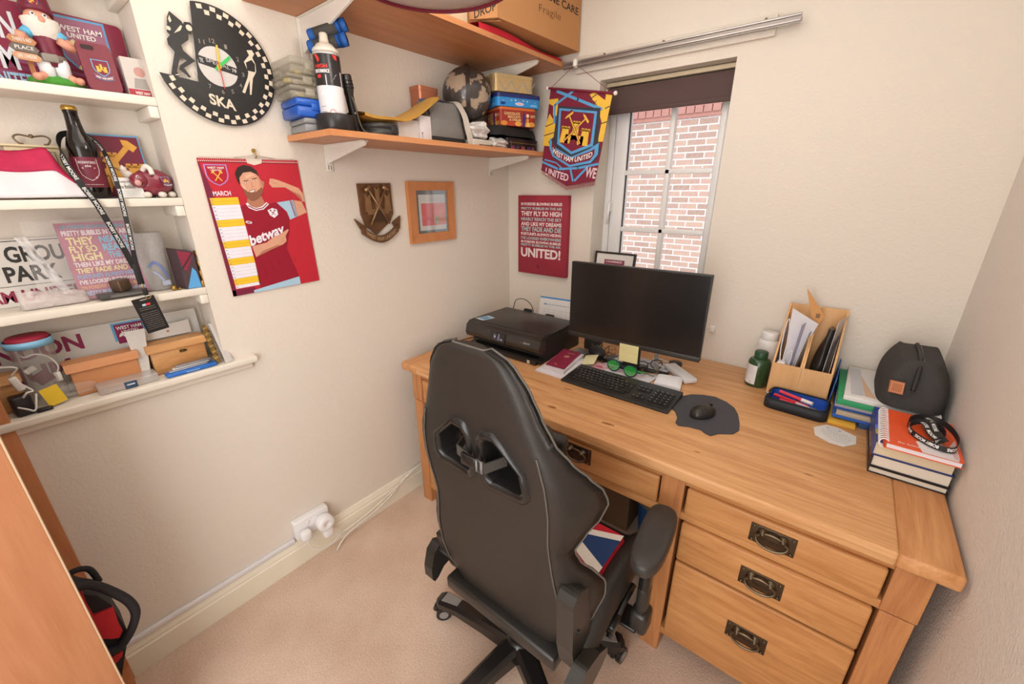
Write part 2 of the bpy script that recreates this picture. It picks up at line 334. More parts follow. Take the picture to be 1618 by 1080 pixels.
# sill board under the alcove
MB().bx(AX,.03,AY0,-1.446,.951,.974,m_white,.006,3).bx(AX,.012,AY0,-1.46,.93,.951,m_white,.004).build('trim_2', kind='structure')
# alcove shelves on battens
lab = {1.76:'white alcove shelf carrying the garden gnome and claret phone case', 1.50:'white alcove shelf carrying the dark beer bottle', 1.231:'white alcove shelf carrying the bagged lyric board', 2.03:'topmost white alcove shelf with its edge cut by the photo top'}
for z in (2.03,1.76,1.50,1.231):
    t = thing('alcove_shelf', lab[z], 'shelf', (AX/2,-2,z-.02), 'white shelves in the alcove')
    MB().bx(AX,0,AY0,AY1,z-.022,z,m_white,.002).build('shelf_board', t)
    MB().bx(AX,-.002,AY1-.022,AY1,z-.052,z-.022,m_white,.003).build('batten', t)
# brick wall of the house next door
def brick():
    m = bpy.data.materials.new('brickwork'); m.use_nodes = True; nt = m.node_tree; b = nt.nodes['Principled BSDF']; N = nt.nodes.new; L = nt.links.new
    tc = N('ShaderNodeTexCoord'); mp = N('ShaderNodeMapping'); mp.inputs['Rotation'].default_value = (math.radians(90),0,0); L(tc.outputs['Object'], mp.inputs['Vector'])
    br = N('ShaderNodeTexBrick'); br.inputs['Scale'].default_value = 1; br.inputs['Brick Width'].default_value = .25; br.inputs['Row Height'].default_value = .083; br.inputs['Mortar Size'].default_value = .010; br.inputs['Mortar Smooth'].default_value = .3; br.inputs['Bias'].default_value = -.25
    br.inputs['Color1'].default_value = s2l('d9ad98'); br.inputs['Color2'].default_value = s2l('b58f80'); br.inputs['Mortar'].default_value = s2l('f2e9e2'); L(mp.outputs[0], br.inputs['Vector'])
    nz = N('ShaderNodeTexNoise'); nz.inputs['Scale'].default_value = 30; nz.inputs['Detail'].default_value = 6; L(tc.outputs['Object'], nz.inputs['Vector'])
    mx = N('ShaderNodeMix'); mx.data_type = 'RGBA'; mx.blend_type = 'OVERLAY'; mx.inputs[0].default_value = .4; L(br.outputs['Color'], mx.inputs[6]); L(nz.outputs['Color'], mx.inputs[7])
    hs = N('ShaderNodeHueSaturation'); hs.inputs['Saturation'].default_value = .9; L(mx.outputs[2], hs.inputs['Color']); L(hs.outputs[0], b.inputs['Base Color']); b.inputs['Roughness'].default_value = .9
    return m
t = thing('brick_house_wall', 'sunlit pale red brick wall of the house outside the window', 'wall', (-.6,4.5,-1))
MB().bx(-5,4,4.5,4.7,-1,2.42,brick()).build('brickwork', t)
mb = MB(); mb.bx(-5,4,4.47,4.7,2.42,2.47,C('c98d80',.9,var=.15)); mb.bx(-5,4,4.45,4.7,2.55,3.2,C('c98d80',.9,var=.15))
for i in range(80): mb.bx(-5+i*.112,-5+i*.112+.1,4.45,4.6,2.47,2.55,C('cf9488',.9,var=.2,scale=9),0)
mb.bx(-5,4,4.52,4.6,2.46,2.56,C('f2e9e2',.9)); mb.build('eaves_course', t)
# twin socket with plugs
t = thing('wall_socket', 'white double wall socket above the skirting board', 'socket', (.0,-1.388,.14))
m_pl = C('efedec',.3,var=.015)
MB().bx(0,.035,-1.462,-1.315,.14,.228,m_pl,.005).build('socket_box', t)
for y in (-1.407,-1.371): MB().bx(.035,.039,y-.005,y+.005,.197,.211,m_pl,.001).build('switch', t)
def cable(mb, pts, r, m, n=6, k=6):
    P = [Vector(p) for p in pts]; o = []
    for i in range(len(P)-1):
        a,b,c,d = P[max(i-1,0)],P[i],P[i+1],P[min(i+2,len(P)-1)]
        for j in range(k):
            s = j/k; o.append(.5*((2*b)+(c-a)*s+(2*a-5*b+4*c-d)*s*s+(3*b-a-3*c+d)*s**3))
    o.append(P[-1]); return mb.tube(o, r, m, n)
m_cb = C('e9e3d8',.45)
mb = MB(); mb.box((.056,-1.432,.166),(.036,.044,.046),m_pl,.012); mb.box((.062,-1.432,.145),(.018,.016,.02),m_pl,.004)
cable(mb,[(.066,-1.432,.137),(.07,-1.425,.10),(.075,-1.39,.07),(.07,-1.33,.06),(.05,-1.28,.07)],.0033,m_cb)
mb.build('plug', base=(.05,-1.432,.14), label='small square white plug in the left half of the wall socket', cat='plug')
t = thing('plug_adapter', 'bulky rounded white plug adapter in the right half of the wall socket', 'plug', (.06,-1.348,.1))
mb = MB(); mb.lathe([(.0,0),(.034,0),(.036,.006),(.036,.036),(.031,.042),(.012,.043),(.01,.04),(0,.04)],(.036,-1.348,.172),m_pl,axis=(1,0,0)); mb.build('adapter_head', t)
mb = MB(); mb.box((.058,-1.343,.125),(.034,.046,.06),m_pl,.014,3); mb.build('adapter_body', t)
mb = MB(); cable(mb,[(.06,-1.335,.096),(.06,-1.30,.075),(.05,-1.24,.06),(.045,-1.1,.075),(.035,-.95,.105),(.03,-.85,.135),(.025,-.75,.145),(.02,-.6,.15)],.0035,m_cb); mb.build('cable', t)
mb = MB(); cable(mb,[(.075,-1.33,.01),(.06,-1.28,.035),(.05,-1.2,.045),(.045,-1.12,.05),(.04,-1.0,.08),(.028,-.9,.125),(.022,-.8,.135),(.022,-.6,.14)],.0035,m_cb)
mb.build('power_cable', base=(.07,-1.33,.01), label='white power cable drooping along the left skirting board towards the desk', cat='cable')
# ------------------------------------------------ tall open unit by the left wall, bag inside
m_beech = wood('beech_board','b0724c','c2875f','z',.4,10,5,bump=.02); m_beechd = wood('beech_inside','b9754a','cd8a5c','z',.45,10,5,bump=.02)
t = thing('storage_unit', 'beech effect open fronted storage unit by the left wall', 'storage unit', (.2,-2.2,0))
MB().bx(.002,.022,-2.5,-2.02,0,1.16,m_beechd,.001).build('side_panel', t)
mb = MB(); mb.bx(.382,.4,-2.5,-2.023,0,1.16,m_beech,.001); mb.bx(.382,.4,-2.023,-2.020,0,1.16,C('cfb190',.5)); mb.build('side_panel', t)
MB().bx(.022,.382,-2.5,-2.02,.04,.06,m_beechd).bx(.022,.382,-2.05,-2.035,0,.04,m_beechd).build('base_board', t)
MB().bx(.0,.40,-2.5,-2.02,1.16,1.18,m_beech,.001).build('top_board', t)
MB().bx(.022,.382,-2.5,-2.49,.06,1.16,m_beechd).build('back_panel', t)
mb = MB(); mb.bx(.2,.218,-2.48,-2.036,.06,.74,m_beech,.001); mb.build('divider', t)
m_bagk, m_bagr = C('262325',.75,bump=.3,bscale=300), C('c8242f',.7,bump=.3,bscale=300)
t = thing('tool_bag', 'red and black fabric bag with loop handles in the beech storage unit', 'bag', (.3,-2.05,.06))
def yz(poly, x0, x1, m, name, bev, sm=False):
    mb = MB(); mb.prism(poly,(x0,0,0),(0,1,0),(0,0,1),x1-x0,m,sm); o = mb.build(name, t); md = o.modifiers.new('bev','BEVEL'); md.width = bev; md.segments = 3; return o
yz([(-2.30,.0625),(-2.065,.0625),(-2.036,.27),(-2.02,.32),(-1.988,.405),(-1.982,.44),(-1.988,.53),(-2.002,.577),(-2.02,.60),(-2.04,.64),(-2.30,.62)],.226,.302,m_bagk,'bag_body',.012)
yz([(-2.12,.67),(-2.06,.664),(-2.02,.634),(-2.0225,.575),(-2.021,.533),(-2.0,.53),(-1.9865,.526),(-1.990,.475),(-1.989,.447),(-1.999,.430),(-2.012,.440),(-2.033,.466),(-2.07,.50),(-2.12,.54)],.298,.309,m_bagr,'red_panel',.004)
yz([(-2.050,.376),(-2.022,.386),(-2.004,.384),(-2.008,.371),(-2.020,.362),(-2.040,.350),(-2.06,.346)],.299,.308,m_bagr,'red_pocket',.003)
yz([(-2.08,.352),(-2.022,.390),(-1.996,.398),(-1.990,.412),(-2.02,.41),(-2.08,.378)],.299,.307,m_bagk,'pocket_flap',.003)
mb = MB(); cable(mb,[(.308,-2.075,.60),(.312,-2.045,.632),(.312,-2.016,.632),(.312,-1.996,.612),(.313,-1.975,.57),(.314,-1.9585,.525),(.314,-1.955,.483),(.314,-1.967,.450),(.313,-1.988,.420),(.312,-2.012,.404),(.310,-2.05,.42)],.0105,m_bagk,8); mb.build('handle', t)
mb = MB(); cable(mb,[(.25,-2.06,.60),(.245,-2.03,.635),(.24,-2.0,.62),(.24,-1.992,.57)],.007,m_bagk,8); mb.build('handle', t)
# ================================================================ DESK
m_oak = wood('oak_long','bd8351','e2b07c','x',.4,12,6); m_oaky = wood('oak_across','b97b49','dca570','y',.4,12,6); m_oakz = wood('oak_upright','ae6e43','d3965f','z',.42,12,6); m_oakd = wood('oak_drawer','b37643','d9a066','x',.42,9,7)
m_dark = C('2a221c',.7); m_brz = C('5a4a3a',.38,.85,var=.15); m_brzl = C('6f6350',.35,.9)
DZ = .78; X_, Y_ = Vector((1,0,0)), Vector((0,1,0))
desk = thing('desk', 'wide oak double pedestal desk with bronze drop handles', 'desk', (.99,-.45,0))
def rnd(mb,x0,x1,y0,y1,z0,z1,m,b=.006): mb.bx(x0,x1,y0,y1,z0,z1,m,b,3); return mb
mb = rnd(MB(),.1815,1.8005,-.895,-.006,.742,DZ,m_oak,.007); d = Deco(mb,(0,0,DZ),X_,Y_); kn, kn2 = C('8f5c34',.5,var=.3), C('a9713f',.5,var=.3)
for x,y,r,q in ((1.07,-.80,.016,.004),(.83,-.66,.014,.003),(.86,-.82,.012,.005),(1.35,-.78,.007,.002),(1.62,-.70,.008,.002),(.60,-.74,.010,.004)): d.disc(x,y,r*1.5,kn2,.4,16,ry=q*1.6,rot=.1); d.disc(x,y,r*.7,kn,.8,12,ry=q*.7,rot=.1)
mb.build('desk_top', desk)
rnd(MB(),.080,.1825,-.895,-.006,.742,DZ,m_oaky,.007).build('breadboard_end', desk)
rnd(MB(),1.7995,1.903,-.895,-.006,.742,DZ,m_oaky,.007).build('breadboard_end', desk)
for x0,x1 in ((.105,.165),(.635,.70),(1.283,1.347),(1.812,1.875)):
    rnd(MB(),x0,x1,-.855,-.79,0,.582,m_oakz,.003).build('leg', desk); rnd(MB(),x0-.002,x1+.002,-.857,-.79,.586,.742,m_oakz,.002).build('leg_block', desk)
for x0,x1 in ((.105,.165),(1.812,1.875)): rnd(MB(),x0,x1,-.09,-.03,0,.742,m_oakz,.003).build('leg', desk)
for x0,x1 in ((.12,.15),(1.83,1.86),(.66,.68),(1.302,1.322)): MB().bx(x0,x1,-.79,-.09,.09,.742,m_oaky).build('side_panel', desk)
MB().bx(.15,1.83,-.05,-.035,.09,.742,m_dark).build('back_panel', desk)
for x0,x1 in ((.163,.637),(1.345,1.814)):
    for z0,z1 in ((.703,.742),(.580,.606),(.085,.112)): MB().bx(x0,x1,-.850,-.80,z0,z1,m_oakd,.001).build('rail', desk)
    MB().bx(x0,x1,-.79,-.05,.08,.092,m_oaky).build('pedestal_floor', desk)
MB().bx(.70,1.283,-.850,-.80,.703,.742,m_oakd,.001).build('rail', desk); rnd(MB(),.70,1.283,-.853,-.80,.572,.604,m_oakd,.002).build('apron', desk)
def handle(dr, x, z, y=-.862):
    mb = MB(); mb.bx(x-.052,x+.052,y-.004,y,z-.029,z+.029,m_brz,.001)
    for sx in (-1,1):
        for sz in (-1,1): mb.sphere((x+sx*.044,y-.005,z+sz*.022),.004,m_brzl,sy=.6,n=8)
        mb.lathe([(.012,0),(.012,.004),(.007,.007),(.006,.016),(0,.019)],(x+sx*.023,y-.003,z+.013),m_brzl,12,(0,-1,0))
    pts = [(x+.036*math.cos(a)*(1 if math.sin(a)<.4 else .9), y-.013-.006*(math.sin(a)<0)*abs(math.sin(a)), z-.002+.021*math.sin(a)) for a in [2*PI*i/28 for i in range(28)]]
    mb.tube(pts,.0038,m_brzl,8,closed=True); mb.build('handle', dr)
def drawer(x0,x1,z0,z1,hx=0,hz=0):
    mb = MB(); mb.bx(x0,x1,-.863,-.84,z0,z1,m_oakd,.007,3); mb.bx(x0+.01,x1-.01,-.84,-.4,z0+.012,z1-.015,m_oaky); o = mb.build('drawer', desk); handle(o,(x0+x1)/2+hx,(z0+z1)/2+hz-.004*(z1-z0>.1)+(.02 if z1-z0>.2 else 0)); return o
for x0,x1 in ((.178,.622),(1.358,1.802)):
    for z0,z1 in ((.609,.7035),(.436,.578),(.115,.428)): drawer(x0,x1,z0,z1)
drawer(.705,1.276,.607,.7035,.006,.014)
# ------------------------------------------------ things under the desk
t = thing('storage_box', 'brown cardboard box in the shadow under the desk', 'box', (.93,-.28,0))
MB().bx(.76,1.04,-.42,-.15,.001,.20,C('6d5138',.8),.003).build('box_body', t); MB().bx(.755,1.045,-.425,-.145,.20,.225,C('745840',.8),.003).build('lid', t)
t = thing('waste_bin', 'blue waste bin lined with grey plastic under the desk', 'bin', (1.16,-.36,0))
m_blue = C('1d5fa8',.4)
MB().lathe([(.0,.001),(.085,.001),(.108,.235),(.112,.24),(.104,.238),(.082,.01),(0,.01)],(1.165,-.36,0),m_blue).build('bin_body', t)
mb = MB(); mb.lathe([(.113,.215),(.116,.242),(.10,.262),(.06,.275),(.02,.27),(0,.268)],(1.165,-.36,0),C('77736c',.5,bump=.4,bscale=40)); mb.build('liner', t)
# ================================================================ CHAIR
m_lea = C('2b2622',.46,spec=.42,var=.12,scale=3,bump=.10,bscale=260,nm='black_leather'); m_pla = C('2c2926',.34,spec=.5,var=.06); m_plb = C('201e1d',.25,spec=.5); m_pip = C('625c55',.5); m_gry = C('8d8a88',.45)
CX = 1.015
ch = thing('gaming_chair', 'black leather racing style office chair turned to the desk', 'chair', (1.0,-1.19,0))
# star base
mb = MB(); HX,HY = 1.0,-1.19
mb.lathe([(0,.075),(.042,.075),(.05,.085),(.05,.125),(.04,.14),(.03,.145),(0,.145)],(HX,HY,0),m_plb)
LEGA = [math.radians(186.7-72*k) for k in range(5)]
for a in LEGA:
    c_,s_ = math.cos(a),math.sin(a)
    def q(r,w_,z): return (HX+r*c_-w_*s_, HY+r*s_+w_*c_, z)
    secs = [(.03,.034,.08,.138),(.14,.030,.082,.128),(.26,.026,.074,.112),(.335,.030,.062,.098),(.352,.022,.062,.088)]; vs = []
    for r,h,zb,zt in secs: vs += [q(r,-h,zb),q(r,h,zb),q(r,h,zt-.012),q(r,h*.6,zt),q(r,-h*.6,zt),q(r,-h,zt-.012)]
    fs = [[i*6+j,i*6+(j+1)%6,(i+1)*6+(j+1)%6,(i+1)*6+j] for i in range(4) for j in range(6)]+[list(range(6))[::-1],[24+j for j in range(6)]]
    mb.add(vs,fs,m_plb)
mb.build('star_base', ch)
for a in LEGA:
    c_,s_ = math.cos(a),math.sin(a); M = T((HX,HY,0), a)
    mb = MB(); mb.M = M; mb.add([(.255,-.014,.1145),(.255,.014,.1145),(.325,.019,.1015),(.325,-.019,.1015),(.255,-.014,.110),(.255,.014,.110),(.325,.019,.096),(.325,-.019,.096)],[[3,2,1,0],[4,5,6,7],[0,1,5,4],[2,3,7,6],[1,2,6,5],[3,0,4,7]],m_gry); mb.build('foot_pad', ch)
    mb = MB(); mb.M = T((HX+.335*c_,HY+.335*s_,0), a+.7); mb.cyl((0,0,.03),(0,0,.066),.009,m_plb,10); mb.tube([(-.03,0,.035),(-.024,0,.055),(0,0,.064),(.024,0,.055),(.03,0,.036)],.011,m_plb,8); cst = mb.build('caster', ch)
    for sy in (-1,1):
        mb = MB(); mb.M = T((HX+.335*c_,HY+.335*s_,0), a+.7); mb.cyl((0,sy*.010,.029),(0,sy*.026,.029),.028,m_plb,20); mb.cyl((0,sy*.026,.029),(0,sy*.0275,.029),.017,m_gry,16); mb.build('wheel', cst)
MB().cyl((HX,HY,.14),(HX,HY,.36),.025,m_plb,18).cyl((HX,HY,.14),(HX,HY,.24),.034,m_plb,18).build('gas_lift', ch)
MB().bx(.90,1.12,-1.28,-.98,.345,.385,m_plb,.008).bx(.80,1.24,-1.27,-1.24,.365,.385,m_plb).bx(.80,1.24,-1.0,-.97,.365,.385,m_plb).build('mechanism', ch)
mb = MB(); mb.tube([(1.08,-1.2,.365),(1.2,-1.23,.355),(1.24,-1.24,.345)],.006,m_plb); mb.box((1.262,-1.246,.334),(.035,.06,.012),m_plb,.005,rot=(0,.35,.3))
d = Deco(mb,(1.253,-1.262,.3455),(0.9,.28,-.34),(-.28,.93,.0)); d.rect(.004,.01,.016,.013,m_gry); d.rect(.008,.014,.011,.024,m_gry); d.rect(.004,.018,.016,.020,m_gry)
mb.build('lift_lever', ch)
# seat
mb = MB()
def seat(u,v):
    x = CX+(u-.5)*.50; yy = -1.30+v*.46; e = max(0,(abs(u-.5)-.36)/.14); f = max(0,(v-.86)/.14); z = .452+.05*math.sin(min(e,1)*PI*.5)*(1-v*.5)-.07*e**4-.05*f*f
    return (x,yy,z)
mb.grid(seat,31,24,m_lea); mb.bx(CX-.24,CX+.24,-1.29,-.865,.385,.44,m_lea,.02); mb.build('seat', ch)
mb = MB(); mb.add([seat(.33,.865),seat(.42,.865),seat(.58,.865),seat(.66,.865),seat(.66,.985),seat(.33,.985)],[[0,1,2,3,4,5]],C('7f7f80',.6)); 
mb.v = [v+Vector((0,0,.004)) for v in mb.v]; mb.build('seat_trim', ch)
for s in (-1,1):
    mb = MB(); x = CX+s*.245; cable(mb,[(x,-1.29,.42),(x,-1.2,.465),(x,-1.05,.485),(x,-.93,.475),(x,-.86,.43)],.038,m_lea,12); mb.build('seat_bolster', ch)
# backrest: a padded panel with folded wings
PR = [(.36,.165,.0),(.42,.185,.015),(.47,.198,.04),(.53,.204,.075),(.59,.202,.105),(.63,.198,.11),(.67,.190,.09),(.71,.184,.058),(.75,.18,.045),(.79,.18,.075),(.835,.184,.11),(.875,.186,.125),(.91,.184,.115),(.95,.18,.085),(.99,.170,.055),(1.04,.156,.03),(1.10,.145,.015),(1.15,.131,.008),(1.185,.114,.0),(1.21,.088,.0),(1.222,.05,0)]
def lerp(z):
    for (a,b,c),(d,e,f) in zip(PR,PR[1:]):
        if a <= z <= d: k = (z-a)/(d-a); k = k*k*(3-2*k)*.5+k*.5; return b+(e-b)*k, c+(f-c)*k
    return PR[-1][1:]
def yback(z): return -1.296-(z-.42)*.118
NS, NT = 33, 60
def backpt(s,t,front):
    z = .36+(1.222-.36)*t; hw, wl = lerp(z); L_ = hw+wl; d = s*L_; a = abs(d); sg = 1 if s >= 0 else -1
    ang = math.radians(58)
    if a <= hw: x, y = a, 0.0
    else:
        q = a-hw; r = min(q,.05); th = ang*min(1,q/.05); 
        x = hw+ (math.sin(th)/ang*.05 if q < .05 else math.sin(ang)/ang*.05+(q-.05)*math.cos(ang)); y = ((1-math.cos(th))/ang*.05 if q < .05 else (1-math.cos(ang))/ang*.05+(q-.05)*math.sin(ang))
    th_ = .088*(.1+.9*max(0,1-s*s)**.6)*min(1,.35+5*(1-t))*(.55+.45*min(1,t*8))
    nx, ny = (0,1)
    puff = .014*(1-s**4)*(1-(2*t-1)**6)
    Y = yback(z)+y-puff
    if front:
        k = max(0,(a-hw)/max(wl,.01)); x -= th_*.55*k; Y += th_+puff
    else:
        edge = max(0,abs(s)-.82)/.18; Y += .018*edge**2
    return Vector((CX+sg*x, Y, z))
bm = bmesh.new(); gridb = [[bm.verts.new(backpt(-1+2*i/(NS-1),j/(NT-1),False)) for j in range(NT)] for i in range(NS)]; gridf = [[bm.verts.new(backpt(-1+2*i/(NS-1),j/(NT-1),True)) for j in range(NT)] for i in range(NS)]
for i in range(NS-1):
    for j in range(NT-1):
        bm.faces.new((gridb[i][j],gridb[i+1][j],gridb[i+1][j+1],gridb[i][j+1])); bm.faces.new((gridf[i][j],gridf[i][j+1],gridf[i+1][j+1],gridf[i+1][j]))
for j in range(NT-1):
    bm.faces.new((gridb[0][j],gridb[0][j+1],gridf[0][j+1],gridf[0][j])); bm.faces.new((gridb[-1][j],gridf[-1][j],gridf[-1][j+1],gridb[-1][j+1]))
for i in range(NS-1):
    bm.faces.new((gridb[i][0],gridf[i][0],gridf[i+1][0],gridb[i+1][0])); bm.faces.new((gridb[i][-1],gridb[i+1][-1],gridf[i+1][-1],gridf[i][-1]))
HOLE = [(.026,.905),(.026,.998),(.038,1.014),(.064,1.016),(.092,.99),(.122,.962),(.128,.915),(.118,.899),(.040,.892)]   # right half opening, mirrored for the left
def hole(s,k=1,grow=0):
    cx, cz = .073,.952
    return [(CX+s*((x-cx)*k+cx), (z-cz)*k+cz) for x,z in HOLE]
me = bpy.data.meshes.new('b'); bm.to_mesh(me); bm.free(); tmp = bpy.data.objects.new('b', me); COL.objects.link(tmp); cut = []
for s in (-1,1):
    pts = hole(s,1.0); pts = pts if s > 0 else pts[::-1]; n = len(pts); bmc = bmesh.new(); A = [bmc.verts.new((x,-1.6,z)) for x,z in pts]; B = [bmc.verts.new((x,-1.1,z)) for x,z in pts]
    bmc.faces.new(A); bmc.faces.new(B[::-1])
    for i in range(n): bmc.faces.new((A[(i+1)%n],A[i],B[i],B[(i+1)%n]))
    bmesh.ops.recalc_face_normals(bmc, faces=bmc.faces); mc = bpy.data.meshes.new('c'); bmc.to_mesh(mc); bmc.free(); oc = bpy.data.objects.new('c', mc); COL.objects.link(oc); cut.append(oc)
    md = tmp.modifiers.new('x','BOOLEAN'); md.object = oc; md.operation = 'DIFFERENCE'; md.solver = 'EXACT'
dg = bpy.context.evaluated_depsgraph_get(); ev = tmp.evaluated_get(dg).to_mesh(); mb = MB(); mb.add([v.co.copy() for v in ev.vertices],[list(p.vertices) for p in ev.polygons],m_lea,True); tmp.evaluated_get(dg).to_mesh_clear()
for o in [tmp]+cut: bpy.data.objects.remove(o)
back = mb.build('backrest', ch)
mb = MB(); mb.tube([backpt(-1,j/(NT-1),False)+Vector((0,.004,0)) for j in range(2,NT)]+[backpt(-1+2*i/(NS-1),1,False)+Vector((0,.004,0)) for i in range(1,NS)]+[backpt(1,j/(NT-1),False)+Vector((0,.004,0)) for j in range(NT-2,1,-1)],.0028,m_pip,6); mb.build('piping', back)
for s in (-1,1):
    mb = MB(); P = []
    for j in range(4,46):
        z = .36+.862*j/(NT-1); hw, wl = lerp(z); P.append(backpt(s*(hw+.004)/(hw+max(wl,.02)),j/(NT-1),False)+Vector((0,-.0015,0)))
    mb.tube(P,.0022,C('5d564f',.5),6); mb.build('seam', back)
# plastic surrounds of the two harness openings
for s in (-1,1):
    mb = MB(); o1, o0 = hole(s,1.38), hole(s,.97); n = len(o1)
    def Y(x,z,dy): return (x, yback(z)-.014+dy, z)
    R1 = [Y(x,z,.004) for x,z in o1]; R2 = [Y(x,z,-.009) for x,z in hole(s,1.28)]; R3 = [Y(x,z,-.007) for x,z in hole(s,1.06)]; R4 = [Y(x,z,.002) for x,z in o0]; R5 = [Y(x,z,.07) for x,z in o0]
    rings = [R1,R2,R3,R4,R5]; mb.add([p for r in rings for p in r],[[k*n+i,k*n+(i+1)%n,(k+1)*n+(i+1)%n,(k+1)*n+i] if s < 0 else [k*n+i,(k+1)*n+i,(k+1)*n+(i+1)%n,k*n+(i+1)%n] for k in range(4) for i in range(n)],m_plb,True); mb.build('harness_surround', back)
# lumbar cushion in front, its strap and buckle
m_strap = C('4a4641',.5)
mb = MB(); mb.box((1.065,-1.268,.945),(.165,.06,.15),m_lea,.035,4); mb.box((1.125,-1.225,.958),(.07,.035,.045),m_lea,.017,3,rot=(0,.25,.5)); lp = mb.build('lumbar_cushion', ch)
mb = MB(); 
def yb(x,z): return yback(z)-.024
P = [(CX-.075,-1.32,.955),(CX-.05,yb(0,.95)-.002,.955),(CX,yb(0,.95)-.007,.947),(CX+.04,yb(0,.95)-.005,.944),(CX+.062,-1.34,.947)]
for (a,b) in zip(P,P[1:]): mb.add([(a[0],a[1],a[2]-.013),(b[0],b[1],b[2]-.013),(b[0],b[1],b[2]+.013),(a[0],a[1],a[2]+.013)],[[0,1,2,3]],m_strap)
st = mb.build('strap', ch, solid=.003)
mb = MB(); mb.box((CX-.005,yb(0,.95)-.011,.948),(.045,.009,.03),m_plb,.003); mb.tube([(CX+.02,yb(0,.95)-.012,.933),(CX+.035,yb(0,.95)-.012,.933),(CX+.035,yb(0,.95)-.012,.962),(CX+.02,yb(0,.95)-.012,.962)],.003,m_gry,6,closed=True); mb.build('buckle', st)
# lower back strip, recliners, arm rests
mb = MB(); mb.box((CX+.0,-1.302,.372),(.40,.05,.045),m_pla,.008); mb.build('back_bar', ch)
for s in (-1,1):
    mb = MB(); x = CX+(.236 if s > 0 else -.222)
    O = (x-.022 if s > 0 else x-.022, 0, 0)
    up = [(-1.355,.665),(-1.325,.68),(-1.29,.66),(-1.262,.52),(-1.25,.42),(-1.275,.40),(-1.325,.41),(-1.345,.5)]
    if s < 0: up = [(y+.04,.42+(z-.42)*.45) for y,z in up]
    mb.prism(up,(x-.022,0,0),(0,1,0),(0,0,1),.044,m_pla); rc = mb.build('recliner_bracket', ch, bevel=0)
    md = rc.modifiers.new('bev','BEVEL'); md.width = .017; md.segments = 3
    mb = MB(); lo = [(-1.405+(y+1.405)*.72,z) for y,z in [(-1.405,.36),(-1.405,.40),(-1.37,.455),(-1.31,.475),(-1.22,.455),(-1.16,.425),(-1.155,.40),(-1.20,.385),(-1.29,.375),(-1.35,.35),(-1.385,.345)]]
    if s < 0: lo = [(-1.25+(y+1.25)*.6,z) for y,z in lo]
    mb.prism(lo,(x+s*.024 if s > 0 else x+s*.024-.036,0,0),(0,1,0),(0,0,1),.036,m_pla); rc = mb.build('hinge_cover', ch); md = rc.modifiers.new('bev','BEVEL'); md.width = .012; md.segments = 3
x = CX+.284
mb = MB(); mb.box((x-.005,-1.17,.432),(.03,.05,.03),m_plb,.004); mb.tube([(x,-1.2,.415),(x,-1.12,.45),(x+.005,-1.06,.475)],.008,m_plb,8); mb.build('recline_lever', ch)
mb = MB(); mb.cyl((CX+.255,-1.325,.555),(CX+.262,-1.325,.555),.006,m_plb,10); mb.build('screw', ch)
for s in (-1,1):
    mb = MB(); ax = CX+s*.322
    mb.bx(min(CX+s*.18,ax),max(CX+s*.18,ax),-1.105,-1.035,.352,.364,m_plb,.003); mb.box((ax,-1.07,.385),(.05,.062,.075),m_pla,.014,3); mb.box((ax,-1.07,.50),(.030,.045,.24),m_plb,.012,3); mb.box((ax,-1.07,.46),(.032,.048,.11),m_pla,.014,3); mb.bx(ax-.02,ax+.02,-1.15,-.98,.622,.642,m_plb,.006); ar = mb.build('armrest', ch)
    mb = MB(); M = T((ax,-1.05,.658), s*.10); mb.M = M
    prof = [(math.copysign(abs(math.cos(a))**.75,math.cos(a))*.042*(1+.12*math.sin(a)), math.copysign(abs(math.sin(a))**.6,math.sin(a))*.125) for a in [2*PI*i/36 for i in range(36)]]; n = 36; vs = []; 
    for k,z in ((.9,-.02),(1,-.014),(1,.004),(.95,.012),(.85,.0145),(.5,.0135),(.0,.013)): vs += [(px*k if k > .6 else px*k, py*(k*.35+.65 if k > .6 else k), z) for px,py in prof]
    mb.add(vs,[[k*n+i,k*n+(i+1)%n,(k+1)*n+(i+1)%n,(k+1)*n+i] for k in range(6) for i in range(n)],C('3a3633',.4,var=.1),True); mb.build('arm_pad', ar)
# union flag cushion on the seat
t = thing('seat_cushion', 'union flag cushion lying on the black chair seat', 'cushion', (CX+.0,-1.13,.46))
fr, fw, fb = C('c3202f',.85,bump=.3,bscale=400), C('e9e2d8',.85,bump=.3,bscale=400), C('26406f',.85,bump=.3,bscale=400)
mb = MB(); mb.bx(CX-.205,CX+.215,-1.275,-.945,.458,.515,fr,.022,4); bod = mb.build('cushion_body', t)
mb = MB(); d = Deco(mb,(0,0,.5155),(1,0,0),(0,1,0)); RX0,RX1,RY0,RY1 = CX-.19,CX+.208,-1.262,-.957
def clip(pts):
    for ax,lim,sg in ((0,RX0,1),(0,RX1,-1),(1,RY0,1),(1,RY1,-1)):
        o = []
        for a,b in zip(pts,pts[1:]+pts[:1]):
            ia, ib = (a[ax]-lim)*sg >= 0, (b[ax]-lim)*sg >= 0
            if ia: o.append(a)
            if ia != ib: k = (lim-a[ax])/(b[ax]-a[ax]); o.append((a[0]+(b[0]-a[0])*k, a[1]+(b[1]-a[1])*k))
        pts = o
        if not pts: return pts
    return pts
def band(ang,w_,m,l,off=0):
    c_,s_ = math.cos(ang),math.sin(ang); fx,fy = .995-s_*off,-1.024+c_*off; p = clip([(fx+a*c_-b*s_,fy+a*s_+b*c_) for a,b in ((-.6,-w_/2),(.6,-w_/2),(.6,w_/2),(-.6,w_/2))])
    if p: d.poly(p,m,l)
d.rect(RX0,RY0,RX1,RY1,fb,1); F0 = math.radians(22)
for k in (0,1): band(F0+math.radians(-48 if k else 48),.066,fw,2+k*.4)
for k in (0,1): band(F0+math.radians(-48 if k else 48),.026,fr,3+k*.4,-.016)
for a in (0,PI/2): band(F0+a,.092,fw,4+a*.2)
